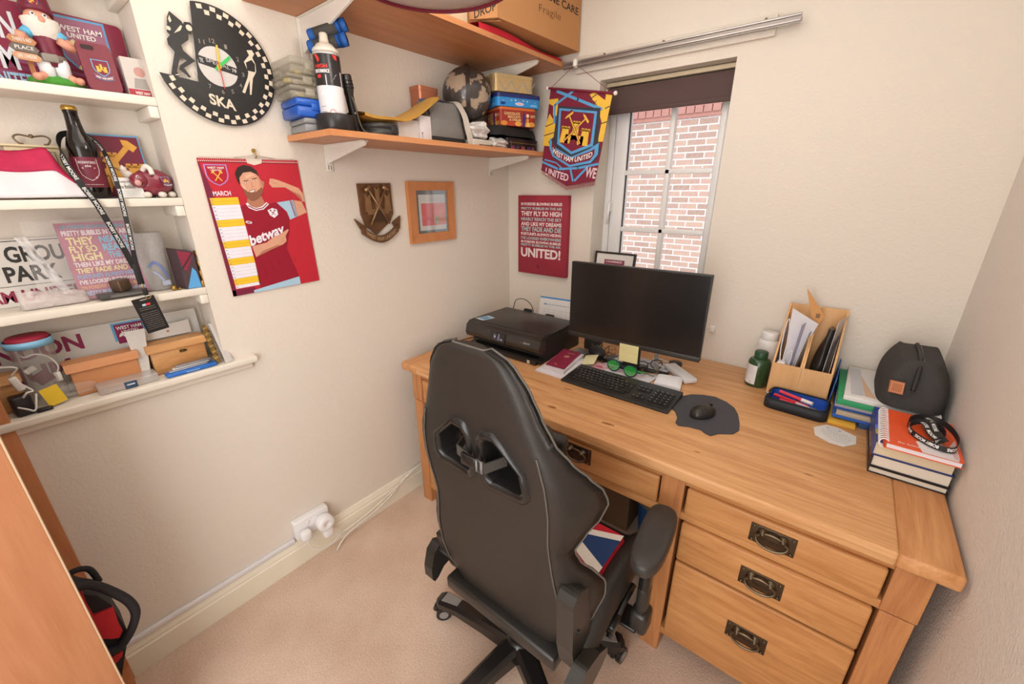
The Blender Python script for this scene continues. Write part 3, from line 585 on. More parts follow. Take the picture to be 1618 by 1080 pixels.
for a in (0,PI/2): band(F0+a,.046,fr,5+a*.2)
mb.build('flag_print', bod)
# ================================================================ LEFT WALL AND ALCOVE
Y, Z, X = Vector((0,1,0)), Vector((0,0,1)), Vector((1,0,0))
def wallboard(mb, quad, t, m, n=None):
    # a thin flat board standing on a quad of points (front face), thickness t backwards
    a,b,c,d = [Vector(p) for p in quad]; N = (b-a).cross(d-a).normalized(); q = [p-N*t for p in (a,b,c,d)]
    mb.add([a,b,c,d]+q, [[0,1,2,3],[7,6,5,4],[0,4,5,1],[1,5,6,2],[2,6,7,3],[3,7,4,0]], m)
    return Deco(mb, a, b-a, (d-a)-(b-a)*((d-a).dot(b-a)/(b-a).length_squared))
def catmull(pts, k=8):
    P = [Vector(p) for p in pts]; o = []
    for i in range(len(P)-1):
        a,b,c,d = P[max(i-1,0)],P[i],P[i+1],P[min(i+2,len(P)-1)]
        for j in range(k):
            s = j/k; o.append(.5*((2*b)+(c-a)*s+(2*a-5*b+4*c-d)*s*s+(3*b-a-3*c+d)*s**3))
    return o+[P[-1]]
def ribbon(mb, pts, wv, w_, m, body=None, every=.085, tm=None, tw=.06, flip=1):
    P = catmull(pts); n = len(P); WV = catmull(wv) if isinstance(wv,list) else [Vector(wv)]*n; vs = []
    L_ = [0]
    for i in range(1,n): L_.append(L_[-1]+(P[i]-P[i-1]).length)
    tg = [(P[min(i+1,n-1)]-P[max(i-1,0)]).normalized() for i in range(n)]; wd = []
    for i in range(n):
        q = WV[i]-tg[i]*WV[i].dot(tg[i]); wd.append(q.normalized())
    th = .0007
    for i in range(n):
        nn = tg[i].cross(wd[i]); vs += [P[i]-wd[i]*w_/2-nn*th, P[i]+wd[i]*w_/2-nn*th, P[i]+wd[i]*w_/2+nn*th, P[i]-wd[i]*w_/2+nn*th]
    mb.add(vs, [[i*4+j,i*4+(j+1)%4,(i+1)*4+(j+1)%4,(i+1)*4+j] for i in range(n-1) for j in range(4)]+[[3,2,1,0],[(n-1)*4+j for j in range(4)]], m)
    if body:
        def fn(u,v,l):
            u = max(0,min(u,L_[-1]-1e-5)); i = max(k for k in range(n) if L_[k] <= u); i = min(i,n-2); s = (u-L_[i])/max(L_[i+1]-L_[i],1e-6)
            nn = tg[i].cross(wd[i]); return P[i].lerp(P[i+1],s)+wd[i].lerp(wd[i+1],s)*v+nn*(th+.0003*l)*flip
        d = Deco(mb,(0,0,0),X,Y,fn); u = .012
        while u+tw < L_[-1]: d.text(body,u,-w_*.28*flip,u+tw,w_*.28*flip,tm or WHITE,1,.03); u += every
    return mb
def wallclock():
    t = thing('wall_clock', 'black vinyl record wall clock cut with checks and SKA lettering', 'clock', (0,-1.367,1.705)); O = Vector((.014,-1.367,1.86)); R_ = .154
    a0, a1 = math.radians(194.5), math.radians(104-360); n = 60
    pts = [(R_*math.cos(a0+(a1+2*PI-a0)*0+ (math.radians(104+360)-a0)*i/n), R_*math.sin(a0+(math.radians(104+360)-a0)*i/n)) for i in range(n+1)]
    poly = [(-.0607,-.0475)]+pts
    m_vin = C('1b1919',.42,spec=.4,var=.1,scale=6); m_cut = C('dccdb8',.8)
    mb = MB(); mb.prism(poly,O-X*.002,Y,Z,.002,m_vin); d = Deco(mb,O,Y,Z)
    for r in (.062,.072,.094,.100,.106):
        d.poly([(r*math.cos(a),r*math.sin(a)) for a in [math.radians(200+ (452-200)*i/40) for i in range(41)]]+[((r-.0008)*math.cos(a),(r-.0008)*math.sin(a)) for a in [math.radians(452-(452-200)*i/40) for i in range(41)]],C('2e2b2b',.3),.6)
    for k in range(40):
        for row,(r0,r1) in enumerate(((.1385,.1495),(.126,.137))):
            if (k+row) % 2: continue
            a = math.radians(97-k*360/40*.985*.75*0-(k*6.55)); e = math.radians(2.7)
            if k*6.55 > 262: continue
            d.poly([(r*math.cos(q),r*math.sin(q)) for r,q in ((r0,a-e),(r1,a-e),(r1,a+e),(r0,a+e))],m_cut,1)
    d.text('SKA',-.043,-.107,.024,-.078,m_cut,1,.03,shear=-.012)
    for k,a in (('11',118),('12',93),('1',62),('2',28),('3',-8),('4',-38),('5',-68),('6',-92),('7',-122)):
        cx,cz = .064*math.cos(math.radians(a)),.064*math.sin(math.radians(a)); wd = .0035*len(k); d.text(k,cx-wd,cz-.0055,cx+wd,cz+.0055,C('8d857a',.6),1,.01)
    wom = [(0.0868,0.0597),(0.1019,0.0628),(0.1074,0.0538),(0.0995,0.0421),(0.1055,0.0262),(0.103,0.0052),(0.0897,-0.0144),(0.0766,-0.0602),(0.072,-0.0608),(0.0795,-0.0196),(0.0584,-0.0593),(0.051,-0.0569),(0.0752,-0.0134),(0.0801,0.0011),(0.0728,0.0269),(0.0914,0.0473)]
    d.poly(wom,m_cut,1); d.poly([(.078,.005),(.1,.004),(.104,.026),(.096,.036),(.078,.026)],m_vin,1.5)
    d.disc(-.001,.0,.0505,C('c9c4bf',.5),1.2,32); d.poly([(-.0495,.022),(.0495,.0045),(.0485,-.0155),(-.0505,.001)],m_vin,1.6)
    d.text('SPECIAL',-.03,.003,.03,.012,C('c9c4bf',.5),2,.0,shear=-.011); d.rect(-.024,-.012,.022,-.0105,C('c9c4bf',.5),2); d.text('TK',-.046,.004,-.036,.015,C('c9c4bf',.5),2); d.text('78',.034,-.007,.046,.002,C('c9c4bf',.5),2)
    mb.build('record_face', t)
    mb = MB(); dn = [(-0.092,0.1123),(-0.0689,0.0949),(-0.0665,0.0891),(-0.0615,0.0953),(-0.0492,0.0968),(-0.0432,0.0863),(-0.0526,0.0691),(-0.059,0.0676),(-0.0622,0.0533),(-0.0824,0.0369),(-0.0807,0.0252),(-0.0569,0.0038),(-0.0885,-0.0181),(-0.0765,-0.0392),(-0.0815,-0.040),(-0.1008,-0.023),(-0.0955,-0.0128),(-0.0772,0.0014),(-0.0922,0.0077),(-0.0959,-0.0022),(-0.1076,-0.0292),(-0.1031,-0.0413),(-0.1224,-0.044),(-0.121,-0.0342),(-0.1015,0.0179),(-0.1125,0.032),(-0.1122,0.0453),(-0.1025,0.0563),(-0.1081,0.0623),(-0.0998,0.0974)]
    mb.prism(dn,O-X*.002,Y,Z,.002,m_vin); d = Deco(mb,O,Y,Z); d.poly([(-.093,.062),(-.076,.072),(-.070,.083),(-.073,.085)],m_cut,1); d.disc(-.054,.083,.0075,m_cut,1,14); d.rect(-.064,.0915,-.046,.0945,m_vin,2); d.poly([(-.099,.093),(-.094,.103),(-.092,.09),(-.097,.085)],m_cut,1); d.disc(-.103,.071,.005,m_cut,1,12); d.poly([(-.107,-.036),(-.104,-.039),(-.115,-.04)],m_cut,1)
    mb.build('dancer_cutout', t)
    mb = MB(); mb.cyl(O+X*.001,O+X*.006,.006,C('c9b23a',.4),16); mb.build('hand_boss', t)
    for nm,a,l,w_,c,z in (('hour_hand',42,.046,.0085,'2fbf57',.003),('minute_hand',85,.055,.0055,'f0bd3a',.0045),('second_hand',-88,.056,.0022,'c8202c',.006)):
        mb = MB(); q = math.radians(a); U = Y*math.cos(q)+Z*math.sin(q); V = -Y*math.sin(q)+Z*math.cos(q); mb.prism([(-.012,-w_/2),(l,-w_/2*.8),(l,w_/2*.8),(-.012,w_/2)],O+X*z,U,V,.0012,C(c,.4)); mb.build(nm, t)
    MB().cyl((0.0005,-1.367,1.86),(.0118,-1.367,1.86),.03,m_vin,20).build('clock_movement', t)
wallclock()
def calendar():
    t = thing('wall_calendar', 'claret march wall calendar showing a footballer in a claret shirt', 'calendar', (0,-1.33,1.19)); O = Vector((.0035,-1.468,1.187)); U = Vector((0,.9998,.0201)); V = Vector((0,-.0201,.9998)); w_, h = .298,.424
    cr_, sk, skd, hr = C('b01c30',.4), C('d9a184',.5), C('b67a60',.5), C('33241e',.6); yl = C('f2c531',.5); wt = C('eeeaf2',.5); lil = C('cfc7dc',.5); shirt = C('96152d',.45); lb = C('a9cbe0',.5)
    mb = MB(); mb.prism([(0,0),(w_,0),(w_,h),(0,h)],O-U.cross(V)*.0,U,V,.002,C('bf2838',.4)); d = Deco(mb,O+X*.002,U,V)
    d.poly([(0,h),(.02,.322),(.01,.0),(0,0)],C('7a2440',.4),.8); d.rect(0,0,.07,.02,C('7a2440',.4),.8)
    d.rect(0,h-.012,w_,h-.008,C('8c1a2e',.4),1)
    for i in range(60): d.rect(.002+i*.00495,h-.009,.0045+i*.00495,h-.006,C('e8d8cc',.5),1.4)
    A = dict(
    shirt=[(0.0856,0.2795),(0.1033,0.29),(0.1206,0.2684),(0.1487,0.2715),(0.1731,0.2868),(0.2051,0.2901),(0.2323,0.2421),(0.2245,0.1925),(0.2018,0.1334),(0.2251,0.0286),(0.0862,0.012),(0.0909,0.1474),(0.0904,0.2145)],
    neck=[(0.1112,0.3056),(0.1544,0.3178),(0.162,0.2896),(0.1646,0.2801),(0.1351,0.2723),(0.1071,0.2876)],
    collar=[(0.1024,0.2901),(0.1089,0.276),(0.129,0.2656),(0.1528,0.2689),(0.174,0.2844),(0.1672,0.2917),(0.1502,0.2785),(0.1311,0.2748),(0.1148,0.2826),(0.1092,0.2929)],
    sleeve=[(0.1999,0.2889),(0.2562,0.2952),(0.263,0.24),(0.2333,0.2296),(0.2279,0.2573)],
    upper=[(0.2585,0.2941),(0.2862,0.289),(0.2972,0.2505),(0.2643,0.2389)],
    fore=[(0.2021,0.3653),(0.2202,0.3606),(0.2847,0.3335),(0.297,0.3134),(0.297,0.286),(0.2867,0.2915),(0.2699,0.3118),(0.2396,0.3368),(0.1961,0.3376),(0.1883,0.3493),(0.1937,0.3654)],
    low=[(0.0912,0.1546),(0.1384,0.1613),(0.1663,0.1781),(0.1872,0.1835),(0.2182,0.1991),(0.221,0.1953),(0.2058,0.1765),(0.2061,0.1587),(0.1896,0.1478),(0.1525,0.1371),(0.0956,0.1172)],
    shorts=[(0.0642,0.0087),(0.2251,0.0286),(0.2249,0.0009),(0.0644,0.0)],
    face=[(0.1018,0.368),(0.116,0.3833),(0.1388,0.3878),(0.1572,0.3813),(0.164,0.361),(0.174,0.3541),(0.1643,0.3314),(0.1544,0.3178),(0.1423,0.3044),(0.1225,0.2969),(0.1122,0.3101),(0.1065,0.3327),(0.101,0.3461)],
    hair=[(0.0922,0.381),(0.1025,0.3983),(0.1214,0.4063),(0.1423,0.4032),(0.157,0.3902),(0.1615,0.3701),(0.1545,0.379),(0.1385,0.3865),(0.116,0.3833),(0.1018,0.368),(0.0989,0.3461),(0.0935,0.3594)],
    beard=[(0.1054,0.3372),(0.1197,0.3234),(0.1424,0.325),(0.164,0.3405),(0.1647,0.3267),(0.1529,0.3109),(0.1367,0.3),(0.1225,0.2969),(0.1117,0.3078),(0.105,0.326)],
    badge=[(0.1652,0.2658),(0.1818,0.2721),(0.1961,0.2665),(0.1964,0.2495),(0.1821,0.2397),(0.1696,0.2488)])
    d.poly(A['neck'],skd,1); d.poly(A['shirt'],shirt,2); d.poly(A['collar'],wt,3); d.line([(.108,.283),(.13,.2705),(.152,.274),(.169,.287)],.003,shirt,4)
    d.poly(A['sleeve'],lb,3); d.line([(.246,.293),(.2535,.24)],.003,shirt,4); d.line([(.251,.293),(.2585,.24)],.002,C('7a2440',.4),4); d.poly(A['upper'],sk,3); d.poly(A['fore'],sk,3.5); d.line([(.2,.349),(.206,.352),(.214,.348)],.0012,skd,4.5); d.line([(.196,.355),(.202,.358)],.0012,skd,4.5)
    d.poly([(.238,.337),(.2847,.311),(.29,.297),(.2867,.2915),(.27,.3118)],skd,4)
    d.poly(A['low'],sk,5); d.poly([(.0956,.1172),(.1525,.1371),(.1896,.1478),(.17,.149),(.12,.135)],skd,6); d.line([(.188,.166),(.203,.171)],.0013,skd,6); d.line([(.186,.158),(.203,.162)],.0013,skd,6)
    d.poly(A['shorts'],lb,3)
    d.poly(A['face'],sk,4); d.poly(A['beard'],C('8a5a44',.6),5); d.poly([(.1229,.3278),(.1394,.3319),(.1357,.3252),(.1241,.3233)],C('e7d9d2',.5),6); d.line([(.1215,.3285),(.1405,.333)],.0016,C('a1564c',.5),7); d.poly(A['hair'],hr,5)
    for u,v in ((.119,.353),(.146,.3595)): d.disc(u,v,.0042,C('efe6df',.4),5,12,ry=.0018,rot=.2); d.disc(u,v,.0018,C('3a4a58',.4),6,10); d.line([(u-.007,v+.005),(u+.007,v+.0075)],.002,hr,6)
    d.poly([(.150,.383),(.1572,.3813),(.164,.361),(.1645,.345),(.157,.335),(.158,.36)],C('c98e72',.5),4.4); d.poly([(.104,.35),(.112,.345),(.114,.335),(.107,.333)],C('e3b195',.5),4.4); d.poly([(.118,.374),(.14,.381),(.148,.377),(.122,.366)],C('e6b79c',.5),4.4); d.line([(.12,.324),(.14,.328)],.003,C('6e4636',.6),5.5)
    d.line([(.134,.355),(.133,.341),(.139,.340)],.0016,skd,6); d.poly([(.164,.361),(.173,.356),(.171,.342),(.1645,.340)],skd,5)
    d.poly(A['badge'],wt,3); hammer(d,.181,.256,.02,math.radians(50),shirt,4,.002); hammer(d,.181,.256,.02,math.radians(130),shirt,4,.002)
    for k in range(5): d.line([(.105+.03*k,.12-.01*k),(.118+.026*k,.05+.012*k)],.0016,C('7e1026',.5),3)
    d.text('betway',.089,.160,.206,.205,wt,4,.03,shear=.032); d.disc(.099,.2315,.010,wt,3,14,ry=.0042,rot=-.25); d.disc(.099,.2315,.006,shirt,4,14,ry=.002,rot=-.25)
    crest_hammers(d,.0425,.376,.062,.062,2,C('b08cc8',.5),cr_,GOLD)
    d.text('MARCH',.018,.316,.067,.330,wt,2,.02)
    rows = 26; g0,g1 = .0235,.3105; lx = lambda v: .0134+(.0055-.0134)*(v-g0)/(g1-g0); rx = lambda v: .0905+(.0845-.0905)*(v-g0)/(g1-g0)
    for k in range(rows):
        v1 = g1-(g1-g0)*k/rows; v0 = g1-(g1-g0)*(k+1)/rows; c_ = yl if k in (0,1,6,7,12,13,17,18,23,24) else wt
        d.poly([(lx(v0),v0),(rx(v0),v0),(rx(v1),v1),(lx(v1),v1)],c_,2); d.rect(lx(v0),v0,rx(v0),v0+.0009,lil if c_ is wt else C('d8a21e',.5),3); d.rect(lx(v0)+.002,v0+.004,lx(v0)+.008,v0+.006,C('8b8496',.5),3)
    mb.build('calendar_page', t)
    mb = MB(); 
    for i in range(54): 
        u = .006+i*.0053; mb.tube([O+U*u+V*(h-.004)+X*.0035,O+U*u+V*(h+.003)+X*.004,O+U*u+V*(h+.004)-X*.0],.0006,C('c9b4a8',.4,.6),4,caps=False)
    mb.tube([O+U*.1+V*(h+.004),O+U*.16+V*(h+.012)+X*.002,O+U*.22+V*(h+.004)],.0008,C('c9b4a8',.4,.6),5); mb.build('binding_wire', t)
    mb = MB(); d2 = Deco(mb,O+X*.0028,U,V); mb.prism([(.135,h-.012),(.155,h-.018),(.178,h-.012),(.182,h+.002),(.135,h+.002)],O+X*.0028,U,V,.0006,C('dccfc0',.6)); mb.build('thumb_cut', t)
    mb = MB(); mb.cyl((0.0005,-1.313,1.640),(.006,-1.313,1.640),.006,C('b79a4a',.3,.9),12); mb.tube([(.004,-1.313,1.640),(.012,-1.313,1.638),(.014,-1.313,1.628),(.012,-1.313,1.620),(.008,-1.313,1.618)],.0022,C('b79a4a',.3,.9),8); mb.build('brass_hook', base=(0,-1.313,1.615), label='small brass hook holding up the march wall calendar', cat='hook')
calendar()
def plaque():
    O = Vector((.001,-.88,1.43)); mw = C('6d4a30',.32,.35,var=.35,scale=18,bump=.25,bscale=60); ml = C('8a6645',.3,.4,var=.3,scale=20); md_ = C('47301f',.45,.2)
    t = thing('crest_plaque', 'bronzed wooden club crest plaque with crossed hammers on the left wall', 'plaque', (0,-.88,1.31))
    MB().prism([(-0.0783,0.1132),(0.0741,0.1158),(0.0745,-0.0057),(0.0564,-0.0372),(-0.0168,-0.0872),(-0.063,-0.046),(-0.0768,-0.0053)],O,Y,Z,.012,mw).build('shield', t)
    mb = MB()
    for cx,w_,z0,z1 in ((-.046,.026,.004,.056),(.046,.026,.004,.056),(0,.022,.0,.082)):
        mb.prism([(cx-w_*.6,z0),(cx+w_*.6,z0),(cx+w_*.42,z1),(cx+w_*.5,z1+.006),(cx+w_*.5,z1+.016),(cx+w_*.2,z1+.016),(cx+w_*.2,z1+.01),(cx-w_*.2,z1+.01),(cx-w_*.2,z1+.016),(cx-w_*.5,z1+.016),(cx-w_*.5,z1+.006),(cx-w_*.42,z1)],O+X*.012,Y,Z,.008,ml)
    mb.prism([(-.05,-.006),(.05,-.006),(.05,.014),(-.05,.014)],O+X*.012,Y,Z,.006,ml); mb.prism([(-.04,-.035)]+[(-.04+.08*i/10,-.03+.028*math.sin(PI*i/10)) for i in range(11)]+[(.04,-.035)],O+X*.012,Y,Z,.007,md_)
    mb.prism([(-.012,-.006),(.012,-.006),(.012,.006),(0,.012),(-.012,.006)],O+X*.018,Y,Z,.003,md_); mb.build('castle', t)
    for s in (1,-1):
        mb = MB(); a = Vector((0,-s*.042,.094)); b = Vector((0,s*.045,-.045)); dd = (b-a).normalized(); nn = Vector((0,-dd.z,dd.y)); q = O+X*.021
        mb.tube([q+a,q+b],.0042,C('9a7a58',.3,.5),8); mb.tube([q+a-nn*.016,q+a+nn*.014],[.009,.007],C('9a7a58',.3,.5),8); mb.build('hammer', t)
    mb = MB(); n = 14; rb = [(-.088+.176*i/n, -.062-.042*math.sin(PI*i/n)) for i in range(n+1)]
    mb.prism([(u,v+.012) for u,v in rb]+[(u,v-.017) for u,v in rb[::-1]],O+X*.008,Y,Z,.014,mw); mb.prism([(-.112,-.0187),(-.080,-.042),(-.060,-.05),(-.074,-.075),(-.09,-.06)],O+X*.004,Y,Z,.01,mw); mb.prism([(.108,-.017),(.077,-.035),(.066,-.045),(.084,-.075),(.101,-.07)],O+X*.004,Y,Z,.01,mw)
    d = Deco(mb,O+X*.022,Y,Z); d.text('WEST HAM UNITED',-.072,-.1125,.072,-.096,C('a98a64',.4),1,.03,arc=.030); mb.build('ribbon_scroll', t)
plaque()
def picframe():
    O = Vector((.001,-.57,1.42)); mf = wood('orange_pine','c07a47','cf8b58','z',.4,10,5,bump=.02)
    t = thing('picture_frame', 'orange wooden picture frame with a small red print on the left wall', 'picture frame', (0,-.57,1.285))
    o = [(-.152,-.135),(.125,-.135),(.125,.135),(-.152,.135)]; i_ = [(-.104,-.093),(.086,-.093),(.086,.096),(-.104,.096)]
    mb = MB(); vs = [O+Y*u+Z*v for u,v in o]+[O+X*.018+Y*(u*.985)+Z*(v*.985) for u,v in o]+[O+X*.012+Y*u+Z*v for u,v in i_]+[O+X*.004+Y*u+Z*v for u,v in i_]
    mb.add(vs,[[k*4+j,k*4+(j+1)%4,(k+1)*4+(j+1)%4,(k+1)*4+j] for k in range(3) for j in range(4)]+[[3,2,1,0]],mf); mb.build('frame', t)
    mb = MB(); mb.prism(i_,O+X*.003,Y,Z,.001,C('47494a',.5)); d = Deco(mb,O+X*.004,Y,Z); d.rect(-.088,-.081,.074,.078,C('d9d6d0',.5),1); d.scribble(-.06,.048,.06,.064,C('a9a5a0',.5),2,2,seed=4)
    d.rect(-.0745,-.06,.0725,.040,C('e23a3e',.5),2); d.poly([(-.008,-.06),(.0725,-.06),(.0725,.040),(.0,.040)],C('e8673f',.5),3); d.line([(.0,.02),(.07,.03)],.006,C('e2503e',.5),4); d.line([(.0,-.005),(.07,.008)],.005,C('ef8054',.5),4); d.disc(.018,-.036,.014,C('8a8a3c',.6),4,12,ry=.02); d.line([(-.004,.03),(-.01,-.05)],.004,C('b83440',.5),4)
    for u in (-.05,-.03): d.line([(u,.038),(u-.002,-.058)],.001,C('b8283a',.5),4)
    mb.build('print', t); MB().prism(i_,O+X*.0075,Y,Z,.001,glassy('frame_glass','ffffff',.03)).build('glass', t)
picframe()
# ---------------------------------------------------------------- alcove, top visible shelf (z 1.76)
S1, S2, S3, S4 = 1.7605, 1.5005, 1.2315, .9745
mb = MB(); msign = C('8d2743',.35)
pts = [(-.26,S1)]+[(-.003+0*i,1.76+.0) for i in range(1)]; O = Vector((-.128,-1.543,S1))
poly = [(-.42,0),(0,0),(0,.17)]+[(-.012+.012*math.cos(a),.17+.012*math.sin(a)) for a in [PI/2*i/5 for i in range(1,6)]]+[(-.42,.196)]
mb.prism(poly,O,Y,Z,.004,msign); d = Deco(mb,O+X*.004,Y,Z)
for k in range(5): d.poly([(-.42,.02+.02*k),(-.02,.0+.012*k),(-.02,.006+.012*k),(-.42,.034+.02*k)],C(['8f3f5c','94486a','8a3b5a','9a5576','86344f'][k],.4),1)
d.poly(shieldpts(-.088,.115,.105,.13),SKY,2); d.poly(shieldpts(-.088,.115,.096,.12),C('a0617c',.4),3); d.text('WEST HAM',-.13,.148,-.045,.160,WHITE,4,.02); d.text('UNITED',-.115,.134,-.06,.145,WHITE,4,.02)
hammer(d,-.088,.09,.07,math.radians(50),C('ead9a0',.5),4); hammer(d,-.088,.09,.07,math.radians(130),C('ead9a0',.5),4)
d.text('LONDON',-.40,.105,-.205,.165,C('e6e6ea',.5),3,.03); d.text('STADIUM',-.40,.04,-.22,.095,C('e6e6ea',.5),3,.03); d.text('WEST HAM UNITED',-.41,.004,-.20,.034,C('a8d2ee',.5),3,.03)
mb.build('street_sign', base=O, label='claret street sign with a hammers shield standing behind the gnome', cat='sign')
t = thing('garden_gnome', 'bearded garden gnome in a claret hat holding wooden direction signs', 'gnome', (-.055,-1.715,S1))
gx, gy = -.062, -1.712; m_skin = C('dd9c82',.5); m_cl = C('6f1f33',.4)
mb = MB(); mb.sphere((gx,gy-.002,S1+.012),.05,C('4f9a3c',.9,bump=.8,bscale=300),sx=.55,sy=1.05,sz=.34); mb.build('grass_base', t)
mb = MB(); mb.lathe([(0,0),(.020,.0),(.026,.02),(.027,.05),(.023,.075),(.012,.085),(0,.086)],(gx,gy,S1+.045),m_cl,20); mb.build('body', t)
mb = MB(); mb.lathe([(.027,0),(.028,.006),(.0285,.012),(.027,.014)],(gx,gy,S1+.056),C('8b8378',.4),20); mb.box((gx+.0265,gy-.004,S1+.062),(.006,.030,.018),C('8b8378',.4),.004); mb.build('belt', t)
for s in (-1,1):
    mb = MB(); mb.lathe([(0,0),(.0135,0),(.015,.03),(.013,.04)],(gx+.008,gy+s*.014,S1+.022),C('e9e7ea',.5),14); mb.build('shorts_leg', t)
    mb = MB(); mb.tube([(gx+.010,gy+s*.02,S1+.025),(gx+.02,gy+s*.032,S1+.018)],[.011,.009],m_skin,10); mb.sphere((gx+.028,gy+s*.036,S1+.018),.012,m_skin,sx=1.4,sy=.8,sz=.7,n=12); mb.build('foot', t)
    mb = MB(); mb.tube([(gx+.006,gy+s*.021,S1+.12),(gx+.012,gy+s*.034,S1+.105)],[.012,.012],C('5fb2d8',.5),10); mb.tube([(gx+.012,gy+s*.034,S1+.105),(gx+.02,gy+s*.044,S1+.088)],[.0095,.009],m_skin,10)
    if s > 0: mb.tube([(gx+.02,gy+.044,S1+.088),(gx+.034,gy+.02,S1+.1)],[.009,.0085],m_skin,10)
    else: mb.tube([(gx+.02,gy-.044,S1+.088),(gx+.034,gy-.042,S1+.105)],[.009,.0085],m_skin,10)
    mb.build('arm', t)
mb = MB(); mb.sphere((gx+.002,gy,S1+.143),.025,m_skin,n=18); mb.sphere((gx+.028,gy+.002,S1+.14),.007,m_skin,n=10)
for s in (-1,1): mb.sphere((gx+.024,gy+s*.010,S1+.15),.0045,C('f1f1f1',.3),n=10); mb.sphere((gx+.0275,gy+s*.010,S1+.15),.0022,BLACK,n=8); mb.sphere((gx-.002,gy+s*.026,S1+.142),.006,m_skin,n=8)
mb.build('head', t)
mb = MB(); mb.lathe([(0,-.052),(.007,-.049),(.021,-.028),(.030,-.004),(.029,.010),(.014,.016)],(gx+.009,gy+.001,S1+.134),C('ded6cc',.8,bump=.6,bscale=90),20,sx=.75,sy=1.1); mb.build('beard', t)
mb = MB(); mb.lathe([(.0,0),(.029,0),(.030,.006),(.027,.02),(.022,.045),(.012,.075),(0,.084)],(gx-.002,gy,S1+.156),m_cl,20,(-.15,.12,1)); d = Deco(mb,(gx+.0255,gy-.002,S1+.166),Y,Vector((-.35,0,.94))); d.disc(0,.012,.011,C('2f3a78',.5),1,16); d.disc(0,.012,.009,C('c5443a',.5),2,16); d.line([(-.006,.006),(.006,.018)],.002,GOLD,3); d.line([(.006,.006),(-.006,.018)],.002,GOLD,3); mb.build('hat', t)
mb = MB(); mb.box((gx+.012,gy-.04,S1+.03),(.008,.009,.055),C('a86f48',.7)); mb.build('sign_post', t)
for k,(z,c,tx) in enumerate(((.090,'b58057',"THERE'S NO"),(.074,'6f655c','PLACE'),(.057,'c39370','LIKE LONDON'))):
    mb = MB(); O = Vector((gx+.028,gy-.068,S1+z-.007)); mb.prism([(0,.006),(.008,-.001),(.042,-.003),(.048,.005),(.041,.013),(.006,.014)],O,Y,Z,.006,C(c,.7,var=.15)); Deco(mb,O+X*.006,Y,Z).text(tx,.009,.003,.039,.010,WHITE,1,.0); mb.build('signboard', t)
t = thing('phone_case', 'claret phone case with a castle crest leaning on the shelf', 'phone case', (-.04,-1.632,S1))
mb = MB(); th = math.radians(12); V = Vector((-math.sin(th),0,math.cos(th))); O = Vector((-.022,-1.664,S1+.0005)); mb.prism(rrect(0,0,.066,.112,.011),O-V.cross(Y)*0,Y,V,.008,C('751f30',.35)); N_ = Y.cross(V)
d = Deco(mb,O+N_*.008,Y,V); d.poly(rrect(.009,.094,.034,.105,.005),C('2a1418',.5),1); crest_castle(d,.036,.050,.036,.046,1,True,False); mb.build('case_shell', t)
t = thing('card_box', 'small clear fronted box with a red strip at the shelf end', 'box', (-.04,-1.555,S1))
mb = MB(); mb.bx(-.062,-.03,-1.584,-1.526,S1+.0005,S1+.092,C('cfc8c2',.4),.001); d = Deco(mb,(-.03,-1.584,S1),Y,Z); d.rect(.001,.012,.057,.09,C('c6bdb6',.4),1); d.rect(.001,.001,.057,.018,C('a82a3c',.4),2); d.text('WEST HAM',.014,.006,.045,.013,WHITE,3,.02); d.disc(.034,.06,.012,C('b98a80',.5),2,14); d.poly([(.015,.02),(.048,.02),(.044,.045),(.02,.045)],C('9a948f',.5),2); mb.build('card_front', t)
# ---------------------------------------------------------------- second shelf (z 1.50)
t = thing('beer_bottle', 'dark brown beer bottle with a claret label on the alcove shelf', 'bottle', (-.05,-1.711,S2)); bc = Vector((-.055,-1.711,S2)); m_bt = C('150c0a',.1,spec=.5)
MB().lathe([(0,.0),(.028,.0),(.0315,.004),(.0315,.105),(.030,.128),(.024,.148),(.0165,.165),(.0145,.185),(.0135,.205),(.0145,.206),(.0145,.214),(.013,.216),(0,.216)],bc,m_bt,32).build('bottle_glass', t)
mb = MB(); mb.lathe([(.0155,.212),(.0158,.216),(.014,.222),(.012,.2235),(0,.2235)],bc,C('c9a755',.3,.9),28); mb.build('crown_cap', t)
def curved(c, r, a0, z0):
    def fn(u,v,l): a = a0+u/r; return Vector((c.x+(r+.0003+l*.0003)*math.cos(a), c.y+(r+.0003+l*.0003)*math.sin(a), z0+v))
    return fn
def wrap(mb, c, r, a0, a1, z0, z1, m, n=20, off=.0002):
    vs = [(c.x+(r+off)*math.cos(a0+(a1-a0)*i/n), c.y+(r+off)*math.sin(a0+(a1-a0)*i/n), z) for i in range(n+1) for z in (z0,z1)]
    mb.add(vs,[[2*i,2*i+2,2*i+3,2*i+1] for i in range(n)],m,True)
mb = MB(); wrap(mb,bc,.0315,-1.7,1.5,S2+.028,S2+.102,C('6d2233',.5)); d = Deco(mb,(0,0,0),Y,Z,curved(bc,.0315,-.12,S2+.028))
lw = C('cfc3bf',.5); sp = shieldpts(0,.043,.04,.052); d.line(sp+[sp[0]],.0015,lw,1.2); d.text('IRONWORKS',-.017,.058,.017,.064,lw,1.5,.02); d.text('ale',-.006,.05,.006,.0555,lw,1.5,.02); d.line([(-.011,.024),(.012,.048)],.0024,lw,1.6); d.line([(.011,.024),(-.012,.048)],.0024,lw,1.9); d.scribble(-.02,.004,.02,.010,lw,1,1.3,seed=2); mb.build('label', t)
t = thing('trinket_box', 'cream trinket box frame with a curly wire bow handle behind the cloth', 'box', (-.115,-1.79,S2)); mcr = C('e3d3ac',.5)
